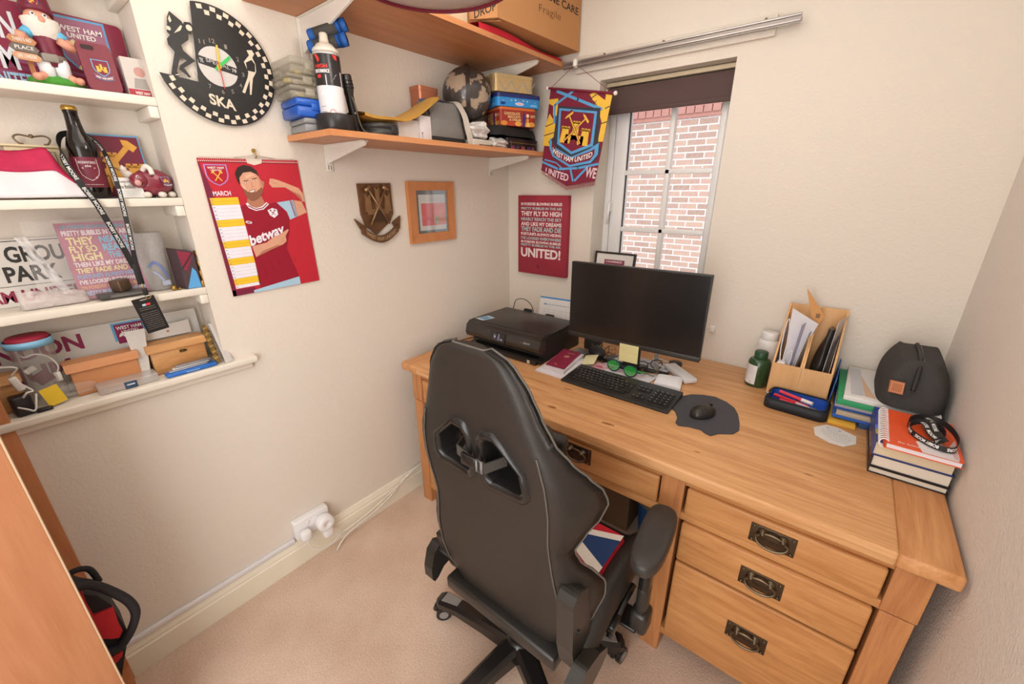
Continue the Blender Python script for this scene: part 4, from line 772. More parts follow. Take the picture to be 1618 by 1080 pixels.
mb = MB(); mb.bx(-.135,-.105,-1.845,-1.745,S2,S2+.124,mcr,.002); mb.bx(-.138,-.100,-1.849,-1.741,S2+.124,S2+.130,mcr,.002); d = Deco(mb,(-.105,-1.845,S2),Y,Z); d.rect(.012,.03,.088,.116,C('a9a88c',.6),1); d.rect(.015,.03,.085,.113,C('ded6b8',.6),2); mb.build('box_body', t)
mb = MB(); cable(mb,[(-.118,-1.808,S2+.132),(-.118,-1.816,S2+.134),(-.118,-1.822,S2+.146),(-.118,-1.812,S2+.153),(-.118,-1.79,S2+.150),(-.118,-1.768,S2+.153),(-.118,-1.758,S2+.146),(-.118,-1.764,S2+.134),(-.118,-1.772,S2+.132)],.0022,C('7d6a55',.35,.7),7); mb.sphere((-.118,-1.79,S2+.151),.005,C('7d6a55',.35,.7),n=8); mb.build('bow_handle', t)
mb = MB()
def cloth(u,v):
    y = -1.96+.225*u; top = .112+.006*math.sin(9*u)-.03*max(0,u-.8)*4*(v>.3); e = (1-u)**.3 if u > .6 else 1
    z = S2+.0045+top*v*(1-.35*max(0,u-.84)/.16); x = -.015-.06*v-.012*math.sin(PI*v)*0+.008*math.sin(5*u+3*v)
    return (x+.012*math.sin(PI*v), y+.0*v-.025*v*max(0,u-.8)*5, z)
mb.grid(lambda u,v: cloth(u,v*.58),30,8,C('e4dfe2',.9,bump=.2,bscale=200)); mb.grid(lambda u,v: (Vector(cloth(u,.55+v*.45))+Vector((.004,0,.0))),30,8,C('b8244c',.7,var=.25,scale=25,bump=.2,bscale=200)); mb.grid(lambda u,v: (-.075-.0*v, cloth(u,1)[1], max(S2+.0045,cloth(u,1)[2]-v*.11)),30,4,C('b8244c',.7,bump=.2,bscale=200))
mb.build('folded_scarf', base=(-.04,-1.85,S2), label='folded crimson and white soft scarf at the left of the beer bottle', cat='scarf', solid=.006)
t = thing('crest_card', 'square claret card with a yellow castle behind the beer bottle', 'card', (-.12,-1.64,S2))
mb = MB(); O = Vector((-.105,-1.715,S2+.0005)); V = Vector((-.12,0,.99)).normalized(); mb.prism([(0,0),(.14,0),(.14,.168),(0,.168)],O,Y,V,.003,SKY); d = Deco(mb,O+Y.cross(V)*.003,Y,V); d.rect(.003,.003,.137,.164,C('782038',.5),1); castle(d,.065,.07,.15,.11,C('e3a645',.5),2,C('782038',.5)); hammer(d,.075,.10,.10,math.radians(48),C('e3a645',.5),4,.012); d.line([(.05,.10),(.12,.05)],.010,C('e3a645',.5),4.5); d.line([(.045,.096),(.112,.048)],.0012,C('5a2030',.5),5); mb.build('card_print', t)
mb = MB(); wallboard(mb,[(-.028,-1.672,S2+.001),(-.028,-1.615,S2+.001),(-.042,-1.612,S2+.054),(-.042,-1.672,S2+.054)],.0012,C('e8e4de',.6)); d = Deco(mb,(-.0275,-1.672,S2+.001),Y,Vector((-.25,0,.97))); ink = C('5a5550',.6)
d.text('Long live',.012,.039,.036,.047,ink,1.5,.0); d.text('the Bubbles',.008,.025,.042,.035,ink,1.5,.0); d.scribble(.006,.004,.05,.02,C('a8c4cc',.6),3,1.5,.001,seed=8); mb.build('note_card', base=(-.03,-1.645,S2), label='small white handwritten note card leaning beside the beer bottle', cat='card')
t = thing('bull_ornament', 'round claret bull ornament with white horns and feet on the shelf', 'ornament', (-.05,-1.585,S2)); m_bc = C('84273a',.18,spec=.6,coat=.4); m_bw = C('dfd5cb',.3)
mb = MB(); mb.sphere((-.055,-1.583,S2+.042),.044,m_bc,sx=.8,sy=1.08,sz=.86,n=26); mb.sphere((-.035,-1.618,S2+.046),.024,m_bc,sx=.9,sy=.9,sz=.85,n=18); d = Deco(mb,(-.016,-1.566,S2+.04),Vector((-.25,.95,0)),Vector((-.35,-.1,.93))); crest_castle(d,.006,.004,.022,.026,6,True,False); mb.build('body', t)
mb = MB(); mb.tube(catmull([(-.045,-1.632,S2+.06),(-.04,-1.642,S2+.068),(-.035,-1.646,S2+.085)],5),[.010]*5+[.008]*4+[.003,.002],m_bw,9); mb.build('horn', t)
mb = MB(); mb.tube(catmull([(-.04,-1.602,S2+.072),(-.03,-1.595,S2+.084),(-.022,-1.588,S2+.076),(-.016,-1.588,S2+.062)],5),.0065,m_bw,9); mb.build('horn', t)
for y,x in ((-1.608,-.03),(-1.575,-.024),(-1.548,-.04)):
    mb = MB(); mb.sphere((x,y,S2+.0085),.0105,m_bw,sz=.8,n=12); mb.build('foot', t)
mb = MB(); mb.sphere((-.0165,-1.622,S2+.056),.004,m_bw,n=10); mb.sphere((-.0135,-1.622,S2+.056),.002,BLACK,n=8); mb.build('eye', t)
mb = MB(); mb.sphere((-.012,-1.625,S2+.040),.008,C('c99a92',.3),sx=.5,n=12); mb.build('snout', t)
# lanyard looped over the bottle, its tag hanging in front of the shelves
m_ly = C('1e1d1e',.6)
t = thing('lanyard', 'black lettered lanyard looped over the beer bottle with a hanging tag', 'lanyard', (.014,-1.69,1.13))
mb = MB(); ribbon(mb,[(-.088,-1.712,S2+.162),(-.078,-1.738,S2+.156),(-.05,-1.7525,S2+.13),(-.016,-1.755,S2+.085),(.010,-1.742,S2+.03),(.0125,-1.728,1.49),(.0135,-1.715,1.43),(.014,-1.703,1.37),(.014,-1.694,1.315)],[(.2,-.8,.5),(.6,-.6,.2),(.9,-.4,0),(.6,.8,0),(.1,1,.2),(0,1,.1),(0,1,.1),(0,1,0),(0,1,0)],.014,m_ly,'BOBBY MOORE',.09,C('cfcdc9',.6),.07); mb.build('strap', t)
mb = MB(); ribbon(mb,[(-.088,-1.711,S2+.162),(-.078,-1.688,S2+.156),(-.045,-1.674,S2+.128),(-.012,-1.672,S2+.08),(.010,-1.674,S2+.03),(.0125,-1.676,1.49),(.016,-1.680,1.43),(.017,-1.685,1.37),(.0165,-1.689,1.315)],[(.2,.8,.5),(.6,.6,.2),(.9,.4,0),(.6,.8,0),(.3,1,0),(.3,1,0),(.3,1,0),(0,1,0),(0,1,0)],.011,m_ly,'BOBBY MOORE',.09,C('cfcdc9',.6),.07); mb.build('strap', t)
mb = MB(); mb.box((.015,-1.690,1.298),(.005,.016,.06),m_ly,.002); mb.tube([(.015,-1.69,1.27),(.0155,-1.689,1.255)],.003,C('b9a27a',.3,.9),8); mb.box((.0155,-1.687,1.247),(.006,.012,.022),m_ly,.003); mb.tube([(.0155+.0*i,-1.684+.006*math.cos(a),1.233+.007*math.sin(a)) for i,a in enumerate([2*PI*k/14 for k in range(14)])],.0012,C('b9a27a',.3,.9),6,closed=True); mb.build('clip', t)
mb = MB(); O = Vector((.0135,-1.710,1.124)); U = Vector((0,.991,.13)); V = Vector((0,-.13,.991)); mb.prism([(0,0),(.053,0),(.053,.104),(0,.104)],O,U,V,.0015,C('211e1e',.35)); d = Deco(mb,O+X*.0015,U,V); d.poly(rrect(.018,.096,.034,.100,.0015),C('9a8d80',.5),1); d.rect(.018,.080,.026,.086,C('b7cfe6',.5),1); d.rect(.026,.080,.037,.086,C('d9403c',.5),1); d.scribble(.008,.066,.045,.078,C('a8a49e',.6),2,1,.0008,seed=3); d.scribble(.006,.008,.047,.062,C('85817c',.6),9,1,.0013,seed=5); mb.build('tag_card', t)
# ---------------------------------------------------------------- third shelf (z 1.23)
mb = MB(); O = Vector((-.128,-2.12,S3)); mb.prism([(0,.0),(.40,.0),(.40,.172),(0,.172)],O,Y,Z,.004,C('d9d3cb',.4)); d = Deco(mb,O+X*.004,Y,Z); d.rect(0,.166,.40,.168,BLACK,1); d.rect(0,.052,.40,.0535,BLACK,1); k1 = C('2f2b2b',.5)
d.text('BOLEYN GROUND',.05,.112,.372,.154,k1,1.5,.03); d.text('UPTON PARK',.04,.062,.292,.104,k1,1.5,.03); d.text('WEST HAM UNITED',.02,.010,.33,.042,C('8c2a48',.5),1.5,.03)
mb.build('street_sign', base=O, label='white street sign with black GROUND and PARK lettering', cat='sign')
t = thing('lyric_board', 'pink board of coloured song words wrapped in clear plastic', 'board', (-.08,-1.74,S3))
mb = MB(); V = Vector((-.14,0,.99)).normalized(); O = Vector((-.066,-1.812,S3+.002)); mb.prism([(0,0),(.15,0),(.15,.206),(0,.206)],O,Y,V,.008,C('b0607a',.5)); d = Deco(mb,O+Y.cross(V)*.008,Y,V); cy, cb, cw, co = C('ecdc9c',.5), C('6fbfe2',.5), C('efe3e6',.5), C('e6a070',.5)
for tx,u0,u1,v0,v1,c in (('IM FOREVER BLOWING BUBBLES',.01,.14,.190,.200,C('5fa0b4',.5)),('PRETTY BUBBLES IN THE AIR',.008,.142,.172,.186,cw),('THEY',.012,.066,.147,.168,cy),('NEARLY',.078,.143,.150,.168,cb),('FLY SO',.012,.068,.127,.145,cy),('REACH',.080,.143,.127,.147,cb),('HIGH',.012,.072,.104,.125,cy),('THE SKY',.086,.143,.107,.124,cb),('THEN LIKE MY DREAMS',.010,.143,.088,.101,cw),('THEY FADE AND DIE',.010,.143,.071,.085,cy),("FORTUNE'S ALWAYS HIDING",.008,.143,.056,.068,C('7fa8d8',.5)),("I'VE LOOKED EVERYWHERE",.008,.143,.041,.053,cw),("I'M FOREVER BLOWING BUBBLES",.008,.143,.027,.037,co),('PRETTY BUBBLES IN THE AIR',.008,.143,.010,.022,C('9fc4e6',.5))): d.text(tx,u0,v0,u1,v1,c,1.5,.035)
mb.build('printed_board', t)
m_pp = glassy('clear_plastic','f2eeec',.16,.12)
mb = MB(); r = random.Random(3)
jit = [[r.uniform(-1,1) for _ in range(20)] for _ in range(20)]
mb.grid(lambda u,v: Vector((-.05-.03*v+.006*jit[int(u*14)][int(v*14)], -1.87+.215*u*(1-.0*v)-.02*(1-v)*(u<.3), S3+.004+.212*v)),15,15,m_pp,True); mb.build('plastic_wrap', t)
mb = MB(); mb.grid(lambda u,v: Vector((-.035-.02*v+.005*jit[int(u*12)][int(v*7)], -1.925+.125*u, S3+.003+.045*v*(1-.3*u)+.004*jit[int(v*7)][int(u*12)]*(v>.1))),13,8,glassy('clear_bag','e9dcd6',.42,.2)); mb.grid(lambda u,v: Vector((-.035-.045*v, -1.925+.125*u, S3+.003+.006*v)),8,4,glassy('clear_bag','e9dcd6',.42,.2)); mb.build('plastic_packet', base=(-.04,-1.86,S3), label='crumpled clear plastic packet lying before the black lettered sign', cat='packet', solid=.001)
mb = MB(); mb.grid(lambda u,v: Vector((-.055-.03*u*0+.012*jit[int(u*5)][int(v*11)], -1.89+.03*v*0+.02*u+.045*(1-v), S3+.03+.15*v)),6,12,glassy('clear_film','f4f0ee',.5,.15)); mb.build('plastic_wrap', t)
t = thing('bronze_cube', 'small dark bronze cube block sitting on a grey slab', 'ornament', (-.05,-1.727,S3))
mb = MB(); mb.box((-.042,-1.727,S3+.034),(.034,.034,.032),C('6f5a49',.35,.6,var=.25),.003,rot=(.1,0,.55)); mb.build('cube', t)
mb = MB(); mb.box((-.04,-1.73,S3+.0095),(.05,.105,.014),C('46423f',.3),.003,rot=(0,0,.03)); d = Deco(mb,(-.0145,-1.78,S3+.004),Y,Z); d.rect(.006,.002,.092,.009,C('6b6763',.4),1); mb.build('slab', base=(-.04,-1.73,S3), label='dark grey slab lying under the bronze cube', cat='slab')
t = thing('frosted_tumbler', 'frosted plastic tumbler with a blue swoosh beside the claret box', 'tumbler', (-.07,-1.634,S3)); tc_ = Vector((-.075,-1.632,S3))
mb = MB(); mb.lathe([(0,.001),(.030,.001),(.032,.004),(.038,.172),(.0365,.172),(.031,.006),(0,.006)],tc_,glassy('frosted','dedad6',.4,.25),28); mb.build('cup', t)
mb = MB(); d = Deco(mb,(0,0,0),Y,Z,curved(tc_,.0365,-.55,S3)); bl = C('7486b8',.5); P = [(.0,.075),(.012,.088),(.022,.082),(.032,.062),(.038,.040)]; d.line(P,.008,bl,1); d.line([(.006,.06),(.016,.05),(.026,.03)],.006,C('a6b2d4',.5),1); d.rect(.02,.016,.042,.03,C('b9c0d4',.5),1); mb.build('swoosh_print', t)
t = thing('gift_box', 'dark box with claret and sky blue triangles near the shelf end', 'box', (-.05,-1.562,S3))
mb = MB(); mb.M = T((-.0,-1.584,S3),0); mb.add([(-.008,.0,.0),(-.008,.041,0),(-.062,.041,0),(-.062,-.012,0),(-.008,.0,.122),(-.008,.041,.110),(-.062,.041,.112),(-.062,-.012,.124)],[[0,1,5,4],[1,2,6,5],[2,3,7,6],[3,0,4,7],[4,5,6,7],[3,2,1,0]],C('4e3b40',.5)); d = Deco(mb,mb.M.inverted() @ Vector((-.008,-1.584,S3)),Y,Z); d.poly([(.0,.118),(.041,.107),(.013,.055),(.006,.06)],C('8a2a40',.5),1); d.poly([(.004,.001),(.040,.001),(.036,.05),(.028,.064)],C('5ba4dc',.5),1); d.line([(.002,.062),(.038,.108)],.004,C('382a32',.5),2); mb.build('box_body', t)
mb = MB(); r = random.Random(5)
for k in range(7): mb.box((-.02,-1.5385+.006*(k%2)*.5+.001*k,S3+.011+.0155*k),(.03,.010,.0195),C('b08a4e',.35,.7,var=.4,scale=120),.003,rot=(.1*r.uniform(-1,1),0,.1*r.uniform(-1,1)))
mb.build('gilt_frame', base=(-.02,-1.535,S3), label='gilt ornate small frame edge standing at the right shelf end', cat='frame')
mb = MB(); mb.sphere((-.02,-1.612,S3+.008),.0075,C('b4914a',.3,.9),n=12); mb.tube([(-.02,-1.619,S3+.004),(-.02,-1.60,S3+.004)],.003,C('b4914a',.3,.9),8); mb.tube([(-.03,-1.60,S3+.004),(-.015,-1.598,S3+.004)],.003,C('b4914a',.3,.9),8); mb.build('brass_stud', base=(-.02,-1.61,S3), label='tiny brass stud lying before the gift box on the shelf', cat='stud')
# ---------------------------------------------------------------- sill (z .974)
mb = MB(); V = Vector((-.06,0,1)).normalized(); O = Vector((-.112,-2.2,S4)); mb.prism([(0,0),(.645,0),(.645,.172),(0,.172)],O,Y,V,.004,C('d5d3ce',.4)); d = Deco(mb,O+Y.cross(V)*.004,Y,V); cm = C('8b2450',.5)
d.text('LONDON',.12,.112,.362,.158,cm,1.5,.035); d.text('STADIUM',.06,.045,.325,.095,cm,1.5,.035); d.poly([(.43,.112),(.505,.112),(.508,.168),(.43,.168)],SKY,1.5); d.poly([(.436,.104),(.500,.104),(.503,.163),(.436,.163)],cm,2); d.text('WEST HAM',.44,.146,.50,.157,WHITE,3,.02); d.text('UNITED',.45,.134,.49,.143,WHITE,3,.02); hammer(d,.468,.112,.05,math.radians(45),WHITE,3); hammer(d,.468,.112,.05,math.radians(135),WHITE,3)
mb.build('street_sign', base=O, label='long white stadium sign with claret lettering at the alcove foot', cat='sign')
t = thing('glass_boot', 'clear glass boot with a sky blue rim on the alcove sill', 'glass boot', (-.06,-1.935,S4)); m_gl = glassy('boot_glass','f2f0ea',.14,.04)
mb = MB(); mb.lathe([(.030,.0),(.036,.003),(.038,.03),(.036,.055),(.037,.09),(.041,.14),(.044,.178)],(-.06,-1.938,S4+.002),m_gl,28,caps=False); mb.build('boot_leg', t)
mb = MB(); mb.grid(lambda u,v: Vector((-.052+(.032-.008*v)*math.cos(2*PI*u), -1.925+.082*v, S4+.003+max(0,(.024-.004*v)+(.024-.004*v)*math.sin(2*PI*u)))) if v < .86 else Vector((-.052+(.025-.022*(v-.86)/.14)*math.cos(2*PI*u), -1.925+.082*.86+.012*(v-.86)/.14+.006, S4+.003+(.020+(.020-.018*(v-.86)/.14)*math.sin(2*PI*u)))),22,14,m_gl,closeu=True); mb.build('boot_toe', t)
MB().lathe([(.0435,.0),(.0455,.0),(.0463,.018),(.0443,.018)],(-.06,-1.938,S4+.164),C('86bfe0',.3),28,caps=False).build('blue_rim', t)
MB().lathe([(.026,.168),(.040,.170),(.041,.186),(.038,.190),(0,.190)],(-.062,-1.937,S4),C('a3283f',.6),24).build('baseball_cap', base=(-.062,-1.937,S4+.168), label='crimson rim of a cap stuffed into the glass boot', cat='cap')
mb = MB(); m_ca = C('e4e0da',.4); cable(mb,[(-.05,-1.965,S4+.15),(-.03,-1.955,S4+.142),(-.025,-1.935,S4+.146),(-.03,-1.915,S4+.13),(-.035,-1.905,S4+.10),(-.04,-1.915,S4+.075)],.002,m_ca); mb.box((-.035,-1.955,S4+.105),(.012,.022,.014),m_ca,.003,rot=(.5,0,0)); mb.box((-.04,-1.912,S4+.07),(.012,.014,.026),m_ca,.003); mb.build('charging_lead', base=(-.04,-1.93,S4+.06), label='white charging lead coiled inside the glass boot', cat='cable')
mb = MB(); mb.box((-.035,-1.938,S4+.078),(.012,.034,.032),C('6a2a38',.45),.003,rot=(.45,0,0)); mb.build('claret_plug', base=(-.035,-1.938,S4+.06), label='claret power block inside the glass boot above the yellow card', cat='plug')
mb = MB(); V = Vector((-.35,-.22,.9)).normalized(); U = Vector((0,.97,.22)); d = wallboard(mb,[(-.008,-1.948,S4+.002),(-.008,-1.912,S4+.010),(-.024,-1.921,S4+.056),(-.024,-1.957,S4+.048)],.001,C('ecc52c',.5)); mb.build('yellow_card', base=(-.01,-1.93,S4), label='small yellow card propped against the glass boot', cat='card')
m_pb = wood('plain_box_wood','cd8a5a','d99a69','y',.45,8,5,bump=.02); m_gb = wood('grained_box_wood','b97c46','e0ae75','y',.45,5,9,bump=.02)
def wbox(y0,y1,h,lab,m,rz,hasp=False,x0=-.09,x1=-.035):
    t = thing('wooden_box', lab, 'box', (-.06,(y0+y1)/2,S4)); lid = .022
    MB().bx(x0,x1,y0+.008,y1-.006,S4+.0005,S4+h-lid,m,.002).build('box_body', t)
    mb = MB(); mb.add([(x0-.004,y0,S4+h-lid),(x1+.006,y0,S4+h-lid),(x1+.006,y1,S4+h-lid),(x0-.004,y1,S4+h-lid),(x0-.004,y0,S4+h),(x1-.004,y0,S4+h),(x1-.004,y1,S4+h),(x0-.004,y1,S4+h)],[[0,1,2,3],[7,6,5,4],[0,4,5,1],[1,5,6,2],[2,6,7,3],[3,7,4,0]],m); mb.build('lid', t)
    if hasp: mb = MB(); mb.box((x1+.002,(y0+y1)/2+.01,S4+h-lid-.012),(.004,.016,.008),C('6a5530',.35,.8),.001); mb.tube([(x1+.005,(y0+y1)/2+.002,S4+h-lid-.01),(x1+.010,(y0+y1)/2+.012,S4+h-lid-.012),(x1+.005,(y0+y1)/2+.02,S4+h-lid-.012)],.002,C('6a5530',.35,.8),6); mb.build('clasp', t)
    return t
wbox(-1.898,-1.74,.094,'plain orange wooden box beside the glass boot',m_pb,0)
wbox(-1.722,-1.566,.096,'grained wooden box with a small clasp behind the blue case',m_gb,0,True)
wbox(-2.09,-1.975,.10,'wooden box under the white wires at the sill left end',m_gb,0,False,-.085,-.045)
t = thing('clear_case', 'flat clear plastic case with a dark blue catch on the sill', 'case', (-.015,-1.785,S4))
MB().bx(-.04,.012,-1.853,-1.717,S4+.0005,S4+.026,glassy('case_plastic','eae6e2',.38,.1),.003).build('case_shell', t); MB().bx(.012,.016,-1.797,-1.769,S4+.002,S4+.022,C('33506e',.4),.001).bx(.016,.017,-1.792,-1.774,S4+.012,S4+.016,C('d5d8dc',.4)).build('catch', t)
t = thing('instrument_case', 'slim bright blue case lying at the sill front edge', 'case', (.005,-1.632,S4))
mb = MB(); mb.bx(-.012,.02,-1.70,-1.565,S4+.0005,S4+.013,C('2f6fc4',.35),.004); d = Deco(mb,(.02,-1.70,S4),Y,Z); d.rect(.05,.005,.085,.008,C('8fb2e2',.5),1); mb.build('case_body', t)
mb = MB()
for k in range(3): mb.bx(-.012-.002*k,.012-.004*k,-1.69+.01*k,-1.588+.006*k,S4+.0135+.0045*k,S4+.0172+.0045*k,C(['b9bcc4','d6d6d8','a7abb5'][k],.3,.6),.001)
mb.build('metal_rulers', base=(0,-1.64,S4+.0135), label='bundle of silver metal strips lying on the slim blue case', cat='ruler')
mb = MB(); mb.bx(-.05,-.03,-1.68,-1.60,S4+.12,S4+.123,C('efe9e2',.6)); 
mb = MB(); wallboard(mb,[(-.034,-1.75,S4+.002),(-.034,-1.728,S4+.002),(-.06,-1.704,S4+.15),(-.06,-1.752,S4+.15)],.0012,C('d9d3cb',.6)); Deco(mb,(-.0335,-1.75,S4+.002),Y,Vector((-.17,0,.98))).scribble(.003,.02,.02,.07,C('bdb8b0',.6),4,1.2,.001,seed=6); mb.build('white_card', base=(-.035,-1.74,S4), label='narrow white card standing between the two wooden boxes', cat='card')
mb = MB(); wallboard(mb,[(-.095,-1.724,S4+.10),(-.095,-1.585,S4+.10),(-.1,-1.583,S4+.143),(-.1,-1.724,S4+.135)],.002,C('ddd8d2',.6)); d = Deco(mb,(-.0945,-1.72,S4+.10),Y,Z); d.disc(.075,.018,.004,C('c98a72',.5),1,10); mb.build('envelope', base=(-.095,-1.65,S4+.1), label='white envelope lying on the grained wooden box lid', cat='envelope')
mb = MB(); r = random.Random(9)
for k in range(6): mb.box((-.045+.010*k,-1.557-.0005*k,S4+.112-.0185*k),(.02,.014,.024),C('a3854f',.4,.6,var=.4,scale=120),.003,rot=(.35+.1*r.uniform(-1,1),.4,0))
mb.build('gilt_frame', base=(-.03,-1.555,S4), label='gilt rough edged frame leaning at the sill right end', cat='frame')
mb = MB(); wallboard(mb,[(.022,-1.541,S4+.001),(.016,-1.517,S4+.001),(-.045,-1.5355,S4+.125),(-.045,-1.5455,S4+.128)],.002,C('cfc9c6',.4)); mb.build('photo_card', base=(.02,-1.53,S4), label='pale card propped against the alcove right corner', cat='card')
t = thing('power_adapter', 'black power adapter with white leads at the sill left end', 'adapter', (-.02,-1.985,S4))
MB().box((-.012,-1.992,S4+.027),(.036,.036,.053),C('29262a',.35),.005,rot=(0,0,.15)).build('adapter_body', t)
mb = MB(); cable(mb,[(.008,-1.985,S4+.05),(.012,-1.975,S4+.062),(.0,-1.965,S4+.06),(-.01,-1.975,S4+.075),(-.02,-1.99,S4+.10),(-.01,-1.975,S4+.125),(-.015,-2.01,S4+.135)],.0024,m_ca); cable(mb,[(.012,-2.0,S4+.03),(.018,-1.985,S4+.02),(.016,-1.975,S4+.012),(.012,-1.968,S4+.03),(-.0,-1.962,S4+.05)],.0024,m_ca); mb.build('lead', t)
mb = MB(); mb.box((-.005,-1.985,S4+.085),(.012,.016,.04),m_ca,.004,rot=(.2,0,0)); mb.build('lead_plug', t)
mb = MB(); mb.box((.004,-1.958,S4+.005),(.014,.03,.009),C('29262a',.4),.003); mb.build('black_clip', base=(.004,-1.958,S4), label='small flat black clip lying beside the black adapter', cat='clip')
# ================================================================ CORNER SHELVES
m_sh = wood('beech_shelf','b57448','c98a5c','y',.4,11,5,bump=.02); m_she = wood('beech_edge','cb8452','d99a68','y',.45,20,9,bump=.02); m_brk = C('e6e0d6',.4,var=.02)
LZ, UZ = 1.693, 2.069
t = thing('wall_shelf', 'lower beech wall shelf crowded with tins and boxes', 'shelf', (.14,-.6,LZ-.018), 'beech corner shelves')
mb = MB(); mb.bx(.001,.279,-1.195,-.003,LZ-.018,LZ,m_sh); mb.build('shelf_board', t); MB().bx(.279,.2805,-1.195,-.003,LZ-.018,LZ,m_she).build('edge_band', t); MB().bx(.001,.279,-1.1965,-1.195,LZ-.018,LZ,m_she).build('edge_band', t)
def bracket(sh,y,z,L_,dz,drop):
    mb = MB(); mb.bx(.001,.006,y-.013,y+.013,z-drop,z,m_brk,.001)
    arm = [(.004,z),(L_,z),(L_+.004,z-.006),(L_-.004,z-.016),(.05,z-dz*.85),(.004,z-dz)]
    mb.prism(arm,(0,y-.002,0),X,Z,-.004,m_brk) if False else mb.add([(x,y+s*.0035,zz) for s in (-1,1) for x,zz in arm],[[0,1,2,3,4,5],[11,10,9,8,7,6]]+[[(i+1)%6,i,6+i,6+(i+1)%6] for i in range(6)],m_brk)
    mb.bx(.004,L_,y-.011,y+.011,z-.004,z,m_brk); bk = mb.build('bracket', sh)
    for s in (-1,1):
        mb = MB(); mb.bx(.006,.0064,y+s*.005-.0012,y+s*.005+.0012,z-drop+.006,z-drop+.022,C('4a4640',.6)); mb.build('slot', bk)
bracket(t,-1.06,LZ-.019,.25,.062,.09); bracket(t,-.155,LZ-.019,.25,.062,.09)
t = thing('wall_shelf', 'upper beech wall shelf carrying the large cardboard box', 'shelf', (.18,-.6,UZ-.018), 'beech corner shelves')
MB().bx(.001,.357,-1.26,-.003,UZ-.018,UZ,m_sh).build('shelf_board', t); MB().bx(.357,.3585,-1.26,-.003,UZ-.018,UZ,m_she).build('edge_band', t)
bracket(t,-1.09,UZ-.019,.335,.10,.16); bracket(t,-.205,UZ-.019,.335,.09,.10)
# ---------------------------------------------------------------- on the lower shelf, from the left
LZ += .0005
m_org = glassy('organiser_plastic','cfc6b2',.33,.15); m_grb = C('8c8c8c',.35,var=.05)
def casebox(name,lab,cat,c,d,rz,m,z0,z1,catch=None,split=.6,grp=None):
    t = thing(name,lab,cat,(c[0],c[1],z0),grp); h = z1-z0
    mb = MB(); mb.M = T((c[0],c[1],z0),rz); mb.bx(-d[0]/2,d[0]/2,-d[1]/2,d[1]/2,0,h*split-.0006,m,.006); mb.build('case_base',t)
    mb = MB(); mb.M = T((c[0],c[1],z0),rz); mb.bx(-d[0]/2,d[0]/2,-d[1]/2,d[1]/2,h*split,h,m,.006); mb.build('lid',t)
    mb = MB(); mb.M = T((c[0],c[1],z0),rz); mb.bx(d[0]/2-.002,d[0]/2+.003,-d[1]*.12,d[1]*.12,h*split-.012,h*split+.008,catch or m,.002); mb.build('catch',t); return t
casebox('tool_case','grey plastic tool case at the bottom of the left stack','case',(.085,-1.145),(.14,.10),-.12,m_grb,LZ,LZ+.042,C('4a4a4a',.4))
casebox('tool_case','bright blue plastic case in the stack of small cases','case',(.085,-1.155),(.14,.115),-.1,C('2458b4',.3),LZ+.043,LZ+.096)
for k,(z,h,dy,lab) in enumerate(((.097,.034,0,'lowest clear organiser box sitting on the blue case'),(.132,.028,-.006,'middle clear organiser box of the three on the blue case'),(.161,.045,.004,'topmost clear organiser box of the stack beside the spray can'))):
    o = casebox('organiser_box',lab,'organiser box',(.082,-1.163+dy),(.135,.118),-.1+.04*k,m_org,LZ+z,LZ+z+h,m_org,.55,'clear organiser boxes')
    mb = MB(); r = random.Random(k); mb.M = T((.082,-1.163+dy,LZ+z),-.1+.04*k)
    for q in range(9): mb.box((r.uniform(-.05,.05),r.uniform(-.045,.045),.012),(.02,.018,.012),C(['c9b45a','b8b0a0','9a8a70'][q%3],.5),.002)
    mb.build('contents', o)
t = thing('spray_can','black white and red aerosol spray can on the lower shelf','spray can',(.187,-1.122,LZ)); cc = Vector((.187,-1.122,LZ-.012))
MB().lathe([(0,.064),(.037,.064),(.039,.066),(.039,.226),(.037,.232),(.028,.238),(0,.238)],cc,C('b9b4b0',.25,.3),32).build('can_body', t)
mb = MB(); wrap(mb,cc,.039,-2.3,1.4,cc.z+.14,cc.z+.224,C('272324',.3),30,.0003); wrap(mb,cc,.039,-2.3,1.4,cc.z+.066,cc.z+.14,C('d9d6d8',.3),30,.0003); d = Deco(mb,(0,0,0),Y,Z,curved(cc,.0395,-.75,cc.z)); rd, gw = C('d8372f',.4), C('e4e0e0',.4)
d.poly([(-.045,.14),(.0,.14),(.02,.155),(.03,.17),(.05,.176),(.05,.14)],C('d9d6d8',.3),1); d.poly([(-.045,.14),(.0,.168),(.02,.175),(.05,.18),(.05,.14),(.0,.138)],C('d9d6d8',.3),1.2)
d.poly([(-.03,.222),(-.02,.222),(-.012,.208),(-.018,.200)],rd,1.5); d.poly([(.025,.222),(.04,.222),(.04,.208),(.03,.212)],rd,1.5); d.text('HIGH',-.03,.186,.008,.196,rd,2,.03); d.text('PERFORMANCE',-.034,.173,.012,.183,gw,2,.03); d.rect(-.026,.160,-.014,.169,rd,2); d.poly([(-.012,.128),(.004,.118),(-.002,.112),(-.022,.116)],C('f2efe8',.4),2); d.disc(.008,.066,.009,rd,1.5,16); d.disc(.008,.066,.007,gw,2,16); d.scribble(-.03,.08,-.01,.086,C('6b6668',.5),1,2,.0014,seed=1); d.scribble(-.03,.066,-.01,.070,C('6b6668',.5),1,2,.0014,seed=2)
mb.build('label', t)
MB().lathe([(.037,.232),(.0385,.236),(.037,.241),(.028,.249),(.024,.255),(.015,.257),(.013,.268),(.012,.283),(.009,.286),(0,.286)],cc,C('d9d0c2',.35),28).build('cap_nozzle', t)
